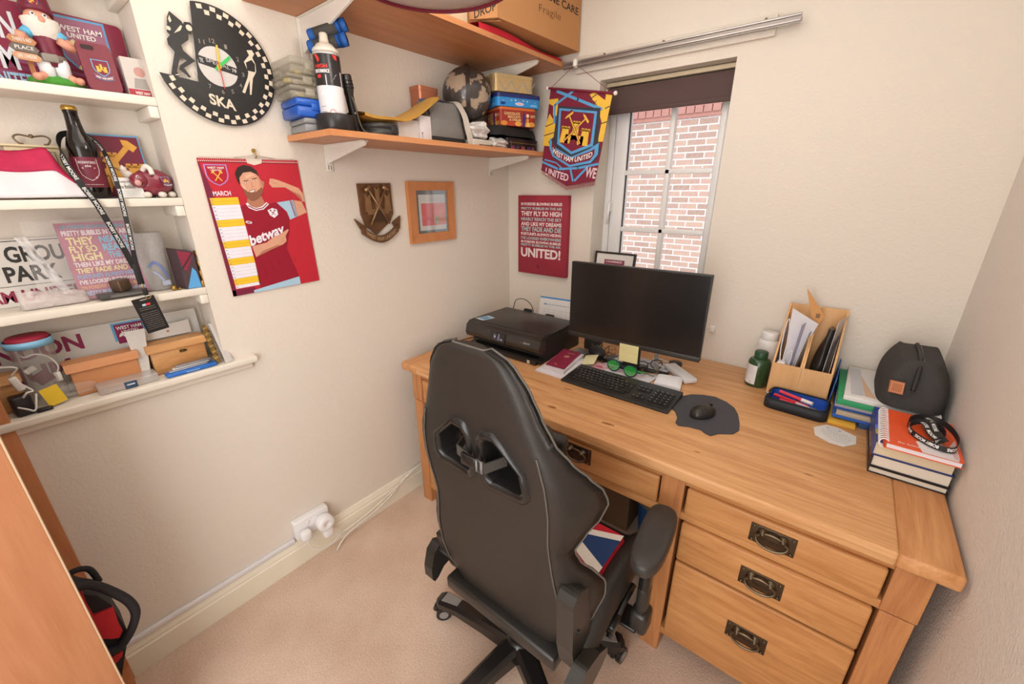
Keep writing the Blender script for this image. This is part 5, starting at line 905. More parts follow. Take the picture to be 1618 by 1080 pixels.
t = thing('tape_roll','fat black tape roll the spray can stands in','tape',(.187,-1.120,LZ)); MB().lathe([(.035,.0),(.056,.0),(.058,.003),(.058,.048),(.056,.051),(.044,.051),(.043,.02),(.035,.015)],(.187,-1.120,LZ),C('272425',.28),36).build('roll', t); MB().lathe([(0,.001),(.035,.001),(.035,.014),(0,.014)],(.187,-1.120,LZ),C('8a7a66',.7)).build('core', t)
t = thing('torch','black metal torch standing on end behind the tape roll','torch',(.155,-1.035,LZ)); tb = Vector((.15,-1.018,LZ)); ax_ = Vector((-.02,-.12,1))
mb = MB(); mb.lathe([(0,.0),(.013,.0),(.014,.004),(.014,.125),(.018,.14),(.020,.15),(.020,.182),(.0185,.185),(.017,.182),(.016,.170),(0,.170)],tb,C('232021',.25,spec=.6),20,ax_)
for z in (.145,.155,.165): mb.lathe([(.0205,z),(.0212,z+.002),(.0205,z+.004)],tb,C('121112',.3),20,ax_,caps=False)
mb.build('torch_body', t); mb = MB(); mb.sphere((.163,-1.028,LZ+.07),.006,C('9a9696',.3,.7),n=10); mb.build('switch_button', t)
mb = MB(); cable(mb,[(.165,-1.036,LZ+.12),(.172,-1.03,LZ+.09),(.17,-1.022,LZ+.05),(.175,-1.012,LZ+.02),(.18,-1.0,LZ+.012)],.003,C('6d6450',.7)); mb.build('wrist_cord', t)
m_fo, m_fk = C('1f56a0',.6,bump=.2,bscale=300), C('4a4844',.7,bump=.3,bscale=400)
for A0,A1,lab in (((0.120,-1.131,1.968),(0.195,-1.057,2.000),'upper of the two blue and grey foam dumbbells under the shelf'),((0.120,-1.137,1.938),(0.195,-1.062,1.961),'lower of the two blue and grey foam dumbbells behind the spray nozzle')):
    t = thing('hand_dumbbell',lab,'dumbbell',A0,'foam dumbbells by the bracket'); P0 = Vector(A0); A = (Vector(A1)-P0).normalized(); L_ = (Vector(A1)-P0).length
    mb = MB(); mb.lathe([(0,0),(.015,0),(.0185,.005),(.0185,.02)],P0,m_fo,20,A); mb.build('end_grip', t)
    mb = MB(); mb.lathe([(.0182,.02),(.018,.09)],P0,m_fk,20,A); mb.build('grip', t)
    mb = MB(); mb.lathe([(.0185,.09),(.019,.11)],P0,m_fo,20,A); mb.lathe([(.0188,.11),(.0188,.122)],P0,m_fk,20,A); mb.lathe([(.0192,.122),(.020,L_-.01),(.0185,L_-.002),(.012,L_),(0,L_)],P0,m_fo,20,A); mb.build('end_grip', t)
    mb = MB(); mb.lathe([(.0075,L_),(.0075,L_+.001),(0,L_+.001)],P0,C('e8e4e2',.4),16,A); mb.lathe([(.003,L_+.0012),(.003,L_+.0015),(0,L_+.0015)],P0,C('7a7674',.4),10,A); mb.build('end_disc', t)
t = thing('disc_case','round black plastic case under the padded envelope','case',(.15,-.935,LZ)); MB().lathe([(0,.0),(.066,.0),(.069,.004),(.069,.022),(.066,.024),(.066,.028),(.069,.030),(.069,.042),(.062,.046),(0,.046)],(.155,-.936,LZ),C('353433',.35),36).build('case_body', t); MB().box((.221,-.915,LZ+.024),(.006,.03,.022),C('353433',.35),.002).build('catch', t)
mb = MB(); 
def env(u,v):
    y = -1.022+.335*u; z = LZ+.062-.010*math.sin(PI*min(1,u*1.7))+.10*max(0,u-.52)**1.3*2.2; return (.06+.15*v+.006*math.sin(9*u), y, z+.004*math.sin(11*u+4*v)+.006*(v-.5))
mb.grid(env,26,10,C('d0a04a',.55,var=.2,scale=20)); mb.grid(lambda u,v: tuple(Vector(env(u,v))+Vector((0,0,.009+.006*math.sin(PI*v)))),26,10,C('d0a04a',.55,var=.2,scale=20)); mb.grid(lambda u,v: tuple(Vector(env(u,1))+Vector((0,0,v*.009))),26,2,C('b88a3a',.6)); mb.build('padded_envelope', base=(.14,-.86,LZ+.05), label='bent golden padded envelope lying over the round black case', cat='envelope')
t = thing('white_carton','low white carton under the end of the padded envelope','box',(.12,-.81,LZ)); mb = MB(); mb.bx(.07,.17,-.860,-.762,LZ,LZ+.075,C('e3ddd8',.5),.001); mb.build('carton', t)
t = thing('white_carton','upright white carton beside the grey toiletry bag','box',(.12,-.735,LZ)); mb = MB(); mb.bx(.08,.178,-.760,-.705,LZ,LZ+.095,C('e6e1e2',.45),.001); d = Deco(mb,(.178,-.760,LZ),Y,Z); d.rect(.004,.012,.012,.03,C('c9c4c4',.5),1); d.rect(.005,.03,.011,.036,C('b04a48',.5),1); mb.build('carton', t)
def tin(name,lab,c,d,rz,z0,z1,mbody,mlid,lidh,dec=None,rad=.016,cat='tin'):
    t = thing(name,lab,cat,(c[0],c[1],z0)); M = T((c[0],c[1],z0),rz); h = z1-z0
    mb = MB(); mb.M = M; mb.prism(rrect(-d[0]/2,-d[1]/2,d[0]/2,d[1]/2,rad),(0,0,0),X,Y,h-lidh,mbody,True)
    if dec: dec(mb,d,h-lidh)
    mb.build('tin_body',t); mb = MB(); mb.M = M; g = .002; mb.prism(rrect(-d[0]/2-g,-d[1]/2-g,d[0]/2+g,d[1]/2+g,rad+g),(0,0,h-lidh),X,Y,lidh-.002,mlid,True); mb.prism(rrect(-d[0]/2+.003,-d[1]/2+.003,d[0]/2-.003,d[1]/2-.003,rad-.002),(0,0,h-.002),X,Y,.002,mlid,True); mb.build('lid',t); return t
m_cop = C('b9775a',.35,.55,var=.12,scale=200)
tin('copper_tin','copper coloured embossed tin behind the grey toiletry bag',(.04,-.612),(.07,.105),.0,LZ,LZ+.226,m_cop,m_cop,.018)
# grey wash bag with its white strap
t = thing('wash_bag','grey canvas wash bag with a black base on the lower shelf','wash bag',(.13,-.6,LZ)); m_gc = C('827f7b',.8,var=.08,bump=.3,bscale=350); m_gb2 = C('2b2a29',.45)
def wb(u,v):
    a = 2*PI*u; k = 1-.26*v**1.5; cx = math.copysign(abs(math.cos(a))**.45,math.cos(a)); sy = math.copysign(abs(math.sin(a))**.45,math.sin(a))
    return (.115+.066*cx*(1-.55*v**2)+.004*math.sin(3*a+5*v)*(v>.1), -.615+(.118*k)*sy+.012*v, LZ+.026+.135*v+.008*v*math.sin(2*a))
mb = MB(); mb.grid(wb,40,14,m_gc,closeu=True); mb.add([wb(i/40,1) for i in range(40)],[list(range(40))],m_gc,True); mb.build('bag_body', t)
mb = MB(); mb.grid(lambda u,v: tuple(Vector(wb(u,0))*1+Vector((.001*math.cos(2*PI*u),0,-.026+.028*v))),40,3,m_gb2,closeu=True); mb.add([tuple(Vector(wb(i/40,0))+Vector((0,0,-.0258))) for i in range(40)],[list(range(40))[::-1]],m_gb2); mb.build('bag_base', t)
mb = MB(); wallboard(mb,[(.165,-.700,LZ+.105),(.158,-.655,LZ+.112),(.146,-.657,LZ+.142),(.153,-.70,LZ+.136)],.003,C('383635',.5)); mb.build('bag_patch', t)
mb = MB(); mb.tube([(.115,-.70,LZ+.162),(.12,-.62,LZ+.172),(.115,-.52,LZ+.168)],.004,C('4b4b6a',.5),8); mb.build('zip', t)
mb = MB(); ribbon(mb,[(.13,-.55,LZ+.172),(.15,-.525,LZ+.165),(.178,-.515,LZ+.12),(.19,-.507,LZ+.06),(.192,-.492,LZ+.01)],[(.2,1,0),(0,1,.1),(0,1,0),(0,1,0),(0,1,0)],.034,C('d8cfc4',.7)); mb.build('hang_tag', t)
# globe
t = thing('desk_globe','grey and cream world globe with a dark meridian arm','globe',(.10,-.42,LZ))
def globem():
    m = bpy.data.materials.new('globe_map'); m.use_nodes = True; nt = m.node_tree; b = nt.nodes['Principled BSDF']; N = nt.nodes.new; L = nt.links.new
    tc = N('ShaderNodeTexCoord'); n = N('ShaderNodeTexNoise'); n.inputs['Scale'].default_value = 13; n.inputs['Detail'].default_value = 7; L(tc.outputs['Object'],n.inputs['Vector']); r = N('ShaderNodeValToRGB'); r.color_ramp.elements[0].position = .52; r.color_ramp.elements[0].color = s2l('4b4542'); r.color_ramp.elements[1].position = .545; r.color_ramp.elements[1].color = s2l('b09c86'); L(n.outputs['Fac'],r.inputs[0]); L(r.outputs[0],b.inputs['Base Color']); b.inputs['Roughness'].default_value = .22; return m
gc = Vector((.10,-.415,LZ+.222)); GR = .108
mb = MB(); mb.sphere(gc,GR,globem(),n=40); mb.build('globe_ball', t)
mb = MB(); pts = []
for i in range(26):
    a = math.radians(-75+165*i/25); pts.append(gc+Vector((math.cos(a)*.62,-math.cos(a)*.58,math.sin(a)*1.0)).normalized()*(GR+.007))
ribbon(mb,pts[::3],[(.68,.73,0)]*9,.018,C('3c3533',.3)); mb.build('meridian_arm', t)
MB().lathe([(.0,0),(.06,0),(.062,.006),(.05,.012),(.016,.02),(.012,.1),(.02,.112),(0,.115)],(gc.x,gc.y,LZ),C('3c3835',.35),28).build('stand', t)
mb = MB(); r = random.Random(4)
def crumple(c,s,m,seed,n=14):
    bm = bmesh.new(); bmesh.ops.create_icosphere(bm,subdivisions=3,radius=1); r = random.Random(seed); ph = [r.uniform(0,6) for _ in range(6)]
    for v in bm.verts:
        q = v.co; k = 1+.16*math.sin(4*q.x+ph[0])*math.sin(5*q.y+ph[1])+.13*math.sin(7*q.z+ph[2]+3*q.x)+r.uniform(-.07,.07); v.co = Vector((q.x*s[0]*k,q.y*s[1]*k,max(q.z*s[2]*k,-s[2]*.98)))
    return bm
m_wp = C('e2dedb',.4,var=.04)
mb = MB(); mb.bm(crumple(0,(.045,.062,.035),0,11),m_wp,False,T((.17,-.425,LZ+.072),.1)); mb.bm(crumple(0,(.04,.07,.026),0,12),m_wp,False,T((.185,-.305,LZ+.0265),.25)); mb.build('carrier_bag', base=(.18,-.38,LZ), label='crumpled white plastic carrier bag spilling over the shelf front', cat='bag')
mb = MB(); mb.bx(.10,.2,-.482,-.352,LZ,LZ+.034,C('d9d2c6',.5),.002); d = Deco(mb,(.2,-.482,LZ),Y,Z); d.rect(.03,.002,.12,.014,C('2c2a30',.4),1); d.rect(.05,.004,.075,.012,C('6a6a78',.4),2); mb.build('small_carton', base=(.15,-.42,LZ), label='low pale carton with a dark strip under the white carrier bag', cat='box')
# tins in the corner
def dtin(mb,d,h):
    e = Deco(mb,(d[0]/2,-d[1]/2,0),Y,Z); e.rect(.012,h*.8,d[1]-.012,h*.84,C('c9a04a',.4,.6),1)
    for u,w_,c in ((.04,.03,'8a3a60'),(.075,.02,'6a3a7a'),(.115,.03,'a04a58'),(.16,.03,'5a3a6a'),(.19,.02,'8a4a5a')): e.disc(u,h*.32,w_*.5,C(c,.4),1,10,ry=h*.22)
    e.text('HEROES',.10,h*.10,.21,h*.24,C('b09a8a',.4),2,.02); e.line([(.028,.002),(.026,h*.98)],.003,C('9a9298',.3,.5),2)
m_dk = C('2c2228',.3,var=.2)
tin('sweet_tin','dark purple sweet tin at the bottom of the corner pile',(.115,-.14),(.195,.23),-.06,LZ,LZ+.057,m_dk,m_dk,.012,dtin,.014)
mb = MB(); mb.M = T((.145,-.195,LZ+.0585))
def blk(u,v):
    a = 2*PI*u; k = .98-.1*v*v; cx = math.copysign(abs(math.cos(a))**.6,math.cos(a)); sy = math.copysign(abs(math.sin(a))**.6,math.sin(a)); return (.085*cx*k+.004*math.sin(7*a), .185*sy*k+.004*math.sin(5*a), .002+.040*v+.002*math.sin(9*a))
mb.grid(blk,44,6,C('232122',.8,bump=.3,bscale=150),closeu=True); mb.add([blk(i/44,1) for i in range(44)],[list(range(44))],C('232122',.8),True); mb.build('black_cloth', base=(.145,-.19,LZ+.0585), label='folded black cloth lying on the dark sweet tin', cat='cloth')
def rtin(mb,d,h):
    m_c = C('e6c98c',.4); bl = C('3a2f78',.4)
    for O,U,L_ in (((d[0]/2,-d[1]/2,0),Y,d[1]),((-d[0]/2,-d[1]/2,0),X,d[0])):
        e = Deco(mb,O,U,Z); k = L_*.5
        for q in range(5): e.disc(L_*(.12+.19*q),h*.16,.018,C(['d98a3a','b8452a','e0a24a','c9622e','d8903c'][q],.4),1,12,ry=h*.16)
        e.text('CHOCOLATE',L_*.12,h*.68,L_*.55,h*.86,m_c,2,.03); e.text('BISCUITS',L_*.22,h*.50,L_*.56,h*.64,m_c,2,.03); e.text('& CREAM',L_*.26,h*.32,L_*.57,h*.46,m_c,2,.03)
        e.poly([(L_*.62,.0),(L_*.68,.0),(L_*.70,h*.5),(L_*.66,h*.98),(L_*.62,h*.5)],bl,1.5); e.disc(L_*.76,h*.7,h*.12,C('ecd9c2',.4),2,14); e.disc(L_*.76,h*.42,h*.12,C('e08a3c',.4),2,14); e.poly([(L_*.7,.0),(L_*.84,.0),(L_*.80,h*.3),(L_*.74,h*.3)],C('e6c06a',.4),1.6); e.text('ASSORTED',L_*.84,h*.6,L_*.98,h*.76,m_c,2,.02)
m_rt = C('9c3226',.35,var=.15,scale=30); m_ro = C('cf6a34',.35)
tin('biscuit_tin','red assorted biscuit tin under the blue tin in the corner',(.166,-.188),(.155,.195),-.4,LZ+.1035,LZ+.1815,m_rt,m_ro,.012,rtin)
def btin(mb,d,h):
    for O,U,L_ in (((d[0]/2,-d[1]/2,0),Y,d[1]),((-d[0]/2,-d[1]/2,0),X,d[0])):
        e = Deco(mb,O,U,Z)
        for q in range(9): e.poly([(L_*(.12+.09*q),h*.85-.006*abs(q-4)*.3),(L_*(.16+.09*q),h*.85-.006*abs(q-4)*.3),(L_*(.14+.09*q),h*.6)],C(['f0e9e4','d84a4a','f0d860'][q%3],.4),1)
        e.disc(L_*.5,h*.35,L_*.10,C('e8e4ee',.4),1.5,16,ry=h*.18); e.text('SWEETS',L_*.43,h*.28,L_*.57,h*.42,C('c83a50',.4),2,.02); e.scribble(L_*.75,h*.15,L_*.9,h*.4,C('9fd0f0',.4),2,1.5,.003,seed=3)
        e.poly([(L_*.08,h*.2),(L_*.16,h*.15),(L_*.2,h*.4),(L_*.1,h*.5)],C('16307a',.4),1.5)
tin('sweet_tin','bright blue sweet tin with bunting between the two other tins',(.168,-.185),(.165,.235),-.4,LZ+.182,LZ+.2365,C('2f8fd6',.3),C('27306f',.3),.018,btin,.022)
def ctin(mb,d,h):
    for O,U,L_ in (((d[0]/2,-d[1]/2,0),Y,d[1]),((-d[0]/2,-d[1]/2,0),X,d[0])):
        e = Deco(mb,O,U,Z); sl = C('8fa0a8',.4)
        for q in range(3): e.line([(L_*(.12+.3*q),h*.75),(L_*(.27+.3*q),h*.08)],.003,sl,1); e.line([(L_*(.27+.3*q),h*.08),(L_*(.42+.3*q),h*.75)],.003,sl,1.3)
m_ct = C('c9ad7c',.28,.35,var=.08)
tin('gift_tin','cream gold tin with diamond lines at the top of the tins',(.165,-.220),(.17,.205),-.4,LZ+.237,LZ+.306,m_ct,C('c9b083',.28,.35),.014,ctin,.02)
LZ -= .0005
# ---------------------------------------------------------------- on the upper shelf
UZ += .0005; m_cd = C('c08a58',.8,var=.06,scale=12); kk = C('3a2c22',.7)
t = thing('cardboard_box','large cardboard box marked fragile on the upper shelf','cardboard box',(.27,-.3,UZ))
A, D_, E_, B_ = Vector((.405,-.55,UZ+.034)), Vector((.428,-.012,UZ+.034)), Vector((.12,-.012,UZ+.034)), Vector((.10,-.552,UZ+.034)); Hh = .30
mb = MB(); q = [A,D_,E_,B_]; up = Vector((0,0,Hh)); mb.add(q+[p+up for p in q],[[3,2,1,0],[4,5,6,7]]+[[i,(i+1)%4,4+(i+1)%4,4+i] for i in range(4)],m_cd)
L_ = (D_-A).length; d = Deco(mb,A,D_-A,Z); d.text('WITH EXTREME CARE',.0,.130,L_-.02,.158,kk,1,.02); d.text('HANDLE',.02,.2,.25,.23,kk,1,.02); d.scribble(.04,.105,.14,.118,C('9a6a44',.8),1,1,.003,seed=3); d.text('Fragile',L_*.44,.072,L_*.72,.105,C('7a5434',.8),1,.0,shear=.004); d.text('OLD BRICK',.03,.10,.15,.118,C('9a6a44',.8),1,.0)
mb.build('carton', t)
F_ = Vector((.318,-.612,UZ+.03)); G_ = A+Vector((-.002,-.003,0)); mb = MB(); d = wallboard(mb,[F_,G_,G_+Z*.30,F_+Z*.30],.004,m_cd); d.text('DROP',.018,.012,.100,.038,kk,1,.02,shear=.022); d.rect(.004,.03,.007,.036,kk,1); d.text('DO NOT',.01,.12,.1,.15,kk,1,.02); mb.build('end_flap', t)
mb = MB(); d = Deco(mb,A+(D_-A).normalized()*.005,D_-A,Z); mb.prism([(.0,0),(.03,0),(.02,.0)],(0,0,0),X,Y,.0001,m_cd) if False else None
mb.box((.36,-.55,UZ+.031),(.09,.012,.004),C('a67446',.8),0,rot=(0,.1,.35)); mb.build('bottom_flap', t)
mb = MB(); wallboard(mb,[(.429,-.15,UZ+.245),(.429,-.11,UZ+.24),(.4285,-.10,UZ+.31),(.4285,-.13,UZ+.315)],.001,C('5a4a3c',.6)); mb.build('torn_tape', t)
m_rc = C('c91f33',.7,var=.2,scale=15,bump=.3,bscale=100)
mb = MB(); mb.grid(lambda u,v: (.09+.262*v+.008*math.sin(6*u), -.60+.56*u, UZ+.002+.030*(1-.2*u)*math.sin(PI*min(1,.15+.85*(1-v)+.0))**.5*(.6+.4*math.sin(3*u+1)**2)),26,10,m_rc); mb.grid(lambda u,v: (.09+.262*v+.008*math.sin(6*u), -.60+.56*u, UZ+.001),26,10,m_rc); mb.grid(lambda u,v: (.352+.008*math.sin(6*u), -.60+.56*u, UZ+.001+v*(.001+.030*(1-.2*u)*math.sin(PI*.15)**.5*(.6+.4*math.sin(3*u+1)**2))),26,3,m_rc); mb.build('red_cloth', base=(.25,-.3,UZ), label='folded red cloth squashed under the large cardboard box', cat='cloth')
mb = MB(); mb.bx(.28,.35,-.80,-.655,UZ,UZ+.06,C('e3c9a8',.6),.002); mb.sphere((.352,-.745,UZ+.012),.006,C('e6e0d8',.5),n=10); mb.build('small_carton', base=(.31,-.72,UZ), label='small pale wooden box left of the large cardboard box', cat='box')
UZ -= .0005
# ---------------------------------------------------------------- curtain rail, blind, pennant
t = thing('curtain_rail','silver grey curtain rail on a cream backing board above the window','curtain rail',(.8,-.03,2.04)); m_rl = C('b7b0ab',.3,.6)
MB().bx(.415,1.215,-.016,-.0005,2.018,2.082,m_wall,.002).build('backing_board', t)
mb = MB(); mb.bx(.365,1.29,-.048,-.040,2.040,2.046,m_rl,.001); mb.bx(.365,1.29,-.048,-.040,2.056,2.062,m_rl,.001); mb.bx(.365,1.29,-.042,-.038,2.036,2.064,C('8f8782',.3,.6)); mb.bx(.365,1.29,-.040,-.016,2.046,2.054,m_rl); mb.build('rail_track', t)
for x in (.56,.82,1.18): mb = MB(); mb.cyl((x,-.0165,2.072),(x,-.020,2.072),.0045,C('7a5f44',.4,.5),10); mb.build('screw', t)
MB().box((.435,-.052,2.05),(.018,.024,.034),C('efe9e2',.4),.006).build('end_stop', t)
t = thing('roller_blind','dark brown roller blind pulled half up in the window recess','blind',(.81,.07,1.85)); m_bl = C('57433f',.75,var=.05,bump=.2,bscale=500)
MB().bx(.543,1.095,.055,.10,1.957,1.974,C('d8c7a8',.5),.003).build('head_rail', t); MB().cyl((.553,.075,1.938),(1.086,.075,1.938),.017,m_bl,20).build('roller', t)
mb = MB(); mb.bx(.552,1.088,.0545,.0565,1.842,1.950,m_bl); mb.bx(.552,1.088,.051,.060,1.842,1.862,m_bl,.003); mb.build('fabric', t)
MB().bx(.543,.551,.05,.095,1.90,1.950,C('e6ddcc',.4),.002).build('end_bracket', t)
t = thing('club_pennant','claret and blue club pennant with fringe hanging from the curtain rail','pennant',(.45,-.075,1.54))
O = Vector((.320,-.075,1.963)); U = Vector((.98407,0,-.17781)); V = Vector((.17781,0,.98407)); N_ = Vector((0,-1,0))
mb = MB(); mb.prism([(0,0),(.327,-.004),(.331,-.356),(.181,-.402),(.018,-.352)],O-N_*.001,U,V,.001,CLARET); d = Deco(mb,O,U,V); bk = C('3b3a44',.6); sk2 = C('5aa3d8',.5); gd = C('eebf45',.5)
d.poly([(.215,-.012),(.235,-.001),(.30,-.03),(.327,-.086),(.302,-.114),(.27,-.065)],gd,1); d.poly([(.295,-.005),(.302,-.08),(.302,-.193),(.329,-.19),(.327,-.086),(.327,-.008)],gd,1.2); d.poly([(.004,-.245),(.001,-.162),(.016,-.103),(.055,-.136),(.071,-.181),(.046,-.242)],gd,1); d.poly([(.001,-.045),(.052,-.037),(.061,-.108),(.037,-.11),(.03,-.07),(.002,-.062)],gd,1)
for a,b in (((.004,-.16),(.05,-.14)),((.004,-.20),(.06,-.18)),((.305,-.06),(.325,-.05)),((.3,-.12),(.328,-.11)),((.22,-.03),(.25,-.01))): d.line([a,b],.004,bk,1.6)
d.line([(.24,-.035),(.26,-.05)],.003,bk,2); d.line([(.245,-.05),(.255,-.033)],.003,bk,2)
d.line([(.039,-.009),(.158,-.035),(.289,-.064)],.012,sk2,1.6); d.line([(.126,-.004),(.039,-.065),(.05,-.14)],.010,sk2,1.7); d.line([(.058,-.11),(.07,-.2)],.008,C('3f80b8',.5),1.5)
d.poly([(.058,-.068),(.283,-.060),(.305,-.193),(.328,-.225),(.310,-.274),(.226,-.312),(.083,-.296),(.035,-.223),(.06,-.2)],bk,2)
d.poly([(.066,-.076),(.270,-.074),(.283,-.213),(.177,-.262),(.087,-.227)],sk2,3); d.poly([(.079,-.085),(.258,-.083),(.268,-.206),(.175,-.250),(.098,-.219)],CLARET,4); castle(d,.176,-.168,.165,.10,gd,5,CLARET)
for a,k in ((50,0),(130,.6)): hammer(d,.172,-.158,.140,math.radians(a-3),CLARET,7+k,.011); hammer(d,.172,-.158,.135,math.radians(a-3),gd,7.3+k,.006)
rb = [(.040,-.205),(.085,-.245),(.18,-.272),(.268,-.228),(.312,-.195),(.318,-.245),(.29,-.285),(.18,-.318),(.075,-.285),(.048,-.25)]; d.poly(rb,sk2,9); rb2 = [(.057,-.218),(.09,-.252),(.18,-.279),(.272,-.238),(.296,-.223),(.30,-.245),(.283,-.275),(.18,-.308),(.083,-.279),(.06,-.245)]; d.poly(rb2,CLARET,10); 
def arcf(u,v,l): return d.p(u, v-.036*math.sin(PI*max(0,min(1,(u-.06)/.235)))+.008*(u-.06)/.235, l)
Deco(mb,O,U,V,arcf).text('WEST HAM UNITED',.068,-.263,.290,-.240,WHITE,11,.02)
d.line([(.019,-.318),(.119,-.336),(.226,-.316),(.328,-.283)],.010,sk2,3); d.line([(.03,-.305),(.1,-.31),(.15,-.335)],.006,sk2,3.3); d.line([(.185,-.322),(.212,-.375)],.010,sk2,3.6); d.line([(.272,-.31),(.222,-.372)],.010,sk2,3.4); d.text('UNITED',.045,-.378,.185,-.345,C('e3c7cc',.5),4,.03,shear=-.012); d.text('WE',.272,-.348,.329,-.302,C('e3c7cc',.5),4,.03)
mb.build('pennant_cloth', t)
mb = MB(); r = random.Random(2)
for (a,b) in (((.018,-.352),(.181,-.402)),((.181,-.402),(.331,-.356))):
    for i in range(46): k = i/45; p = O+U*(a[0]+(b[0]-a[0])*k)+V*(a[1]+(b[1]-a[1])*k); mb.tube([p+N_*.0006,p-Z*.010+U*r.uniform(-.001,.001),p-Z*.021+U*r.uniform(-.002,.002)],.0009,C('a5525a',.7),4,caps=False)
    a_ = O+U*a[0]+V*a[1]; b_ = O+U*b[0]+V*b[1]; mb.tube([a_+N_*.001,b_+N_*.001],.0025,C('8a2c40',.6),6)
mb.build('fringe', t)
MB().cyl(O-U*.010+N_*.0035,O+U*.335+N_*.0035,.005,C('7c2138',.5),12).build('rod', t)
for u in (-.016,.341): mb = MB(); mb.sphere(O+U*u+N_*.0035,.009,C('ece4dc',.4),n=12); mb.build('rod_end', t)
mb = MB(); top = Vector((.437,-.068,2.034)); mb.tube([O+N_*.0035,top-X*.006+Z*.0,top+X*.02+Z*.002,O+U*.325+N_*.0035],.0012,C('8a3a48',.6),6); mb.build('cord', t)
# ---------------------------------------------------------------- lyric canvas, framed picture on the sill, wall clip
t = thing('lyric_canvas','claret canvas of white lyrics ending in UNITED beside the window','canvas print',(.25,-.015,1.06))
mb = MB(); mb.bx(.091,.413,-.030,-.0005,1.066,1.488,C('9a2c3c',.7,bump=.2,bscale=400),.002); d = Deco(mb,(.091,-.030,1.066),X,Z); tq, tw_ = C('a9c0c0',.7), C('ead9d6',.7)
for tx,ya,yb_,c in (('IM FOREVER BLOWING BUBBLES',699,713,tw_),('PRETTY BUBBLES IN THE AIR',721,733,tq),('THEY FLY SO HIGH',740,763,tw_),('NEARLY REACH THE SKY',770,786,tq),('AND LIKE MY DREAMS',792,811,tw_),('THEY FADE AND DIE',815,838,tq),("FORTUNE'S ALWAYS HIDING",843,858,tw_),("I'VE LOOKED EVERYWHERE",864,879,tq),('IM FOREVER BLOWING BUBBLES',884,896,tw_),('PRETTY BUBBLES IN THE AIR',900,912,tq),('UNITED!',920,968,tw_)):
    za = .379-(ya-705)*.00109; zb = .379-(yb_-705)*.00109; d.text(tx,.021,zb,.287,za,c,1,.035)
d.disc(.142,.042,.008,C('6a1f2c',.7),1,14); d.disc(.142,.056,.003,C('6a1f2c',.7),1,10); mb.build('canvas', t)
t = thing('framed_print','black framed picture with a claret print on the window sill','picture frame',(.655,.03,1.005)); mkf = C('2e2725',.4)
mb = MB(); th = math.radians(8); M = T((.545,.018,1.0055)) @ Euler((-th,0,0)).to_matrix().to_4x4(); mb.M = M
for a in ((0,.22,0,.010),(0,.22,.203,.213),(0,.010,.01,.203),(.210,.22,.01,.203)): mb.bx(a[0],a[1],0,.016,a[2],a[3],mkf,.001)
mb.build('frame', t)
mb = MB(); mb.M = M; mb.bx(.01,.21,.004,.008,.01,.203,C('e6e2dc',.5)); d = Deco(mb,(.01,.004,.01),X,Z); d.rect(.045,.02,.155,.165,C('8c3a52',.5),1); d.text('HAMMER',.055,.150,.145,.160,C('e6d4d4',.5),2,.02); d.rect(.06,.03,.14,.14,C('a65a70',.5),2); mb.build('print', t)
mb = MB(); mb.box((1.174,-.008,.928),(.022,.015,.028),C('ece6dc',.4),.004); mb.build('cable_clip', base=(1.174,0,.92), label='small white clip on the wall right of the monitor', cat='clip')
# ---------------------------------------------------------------- pendant lampshade
t = thing('pendant_lamp','cream drum lampshade with a claret rim hanging from the ceiling','lampshade',(.825,-1.249,1.904)); lc = Vector((.825,-1.249,1.904))
MB().lathe([(.1645,.004),(.166,.004),(.166,.206),(.1645,.206),(.1645,.004)],lc,glassy('shade_fabric','e6dccf',.55,.6),48,caps=False).build('shade', t); MB().lathe([(.162,0),(.1675,0),(.1675,.009),(.162,.009),(.162,0)],lc,C('7d2334',.6),48,caps=False).build('rim', t)
MB().lathe([(0,.0055),(.163,.0055),(.163,.008),(0,.008)],lc,C('efe8e1',.7),48).build('diffuser', t); MB().cyl(lc+Z*.19,lc+Z*.494,.003,C('ebe6de',.5),8).build('flex', t); MB().lathe([(0,.45),(.045,.455),(.05,.4945),(0,.4955)],lc,C('ebe6de',.5),24).build('ceiling_rose', t); mb = MB(); mb.bx(lc.x-.164,lc.x+.164,lc.y-.003,lc.y+.003,lc.z+.185,lc.z+.19,C('cfc9c0',.4)); mb.build('spider', t)

lamp('POINT','pendant_fill',(.825,-1.249,1.99),(0,0,0),30,(1,.96,.91),shadow_soft_size=.07)  # added light inside the shade to brighten the wall between the shelves
# ================================================================ ON THE DESK
D = DZ+.0006
m_pk, m_pg = C('2a2725',.32,var=.06), C('1b1918',.12,spec=.6)
t = thing('printer','black inkjet printer with a small touch screen at the desk corner','printer',(.39,-.37,D))
def prism_x(mb, prof, x0, x1, m, smooth=False):   # prof in (y,z), extruded along x
    n = len(prof); a = [(x0,y,z) for y,z in prof]; b = [(x1,y,z) for y,z in prof]; mb.add(a+b,[list(range(n)),list(range(n,2*n))[::-1]],m); mb.add(a+b,[[(i+1)%n,i,n+i,n+(i+1)%n] for i in range(n)],m,smooth)
mb = MB(); prism_x(mb,[(-.20,D),(-.20,D+.118),(-.505,D+.118),(-.515,D+.106),(-.50,D+.05),(-.50,D+.02),(-.535,D+.016),(-.54,D)],.17,.61,m_pk); pb = mb.build('printer_body', t); md = pb.modifiers.new('bev','BEVEL'); md.width = .008; md.segments = 3
mb = MB(); prism_x(mb,[(-.522,D+.128),(-.545,D+.112),(-.555,D+.075),(-.545,D+.052),(-.512,D+.045),(-.50,D+.06),(-.50,D+.126)],.166,.614,C('322e2b',.22,spec=.55)); o = mb.build('front_panel', t); md = o.modifiers.new('bev','BEVEL'); md.width = .007; md.segments = 3
mb = MB(); wallboard(mb,[(.335,-.5590,D+.066),(.42,-.5590,D+.066),(.42,-.5515,D+.109),(.335,-.5515,D+.109)],.006,m_pg); 
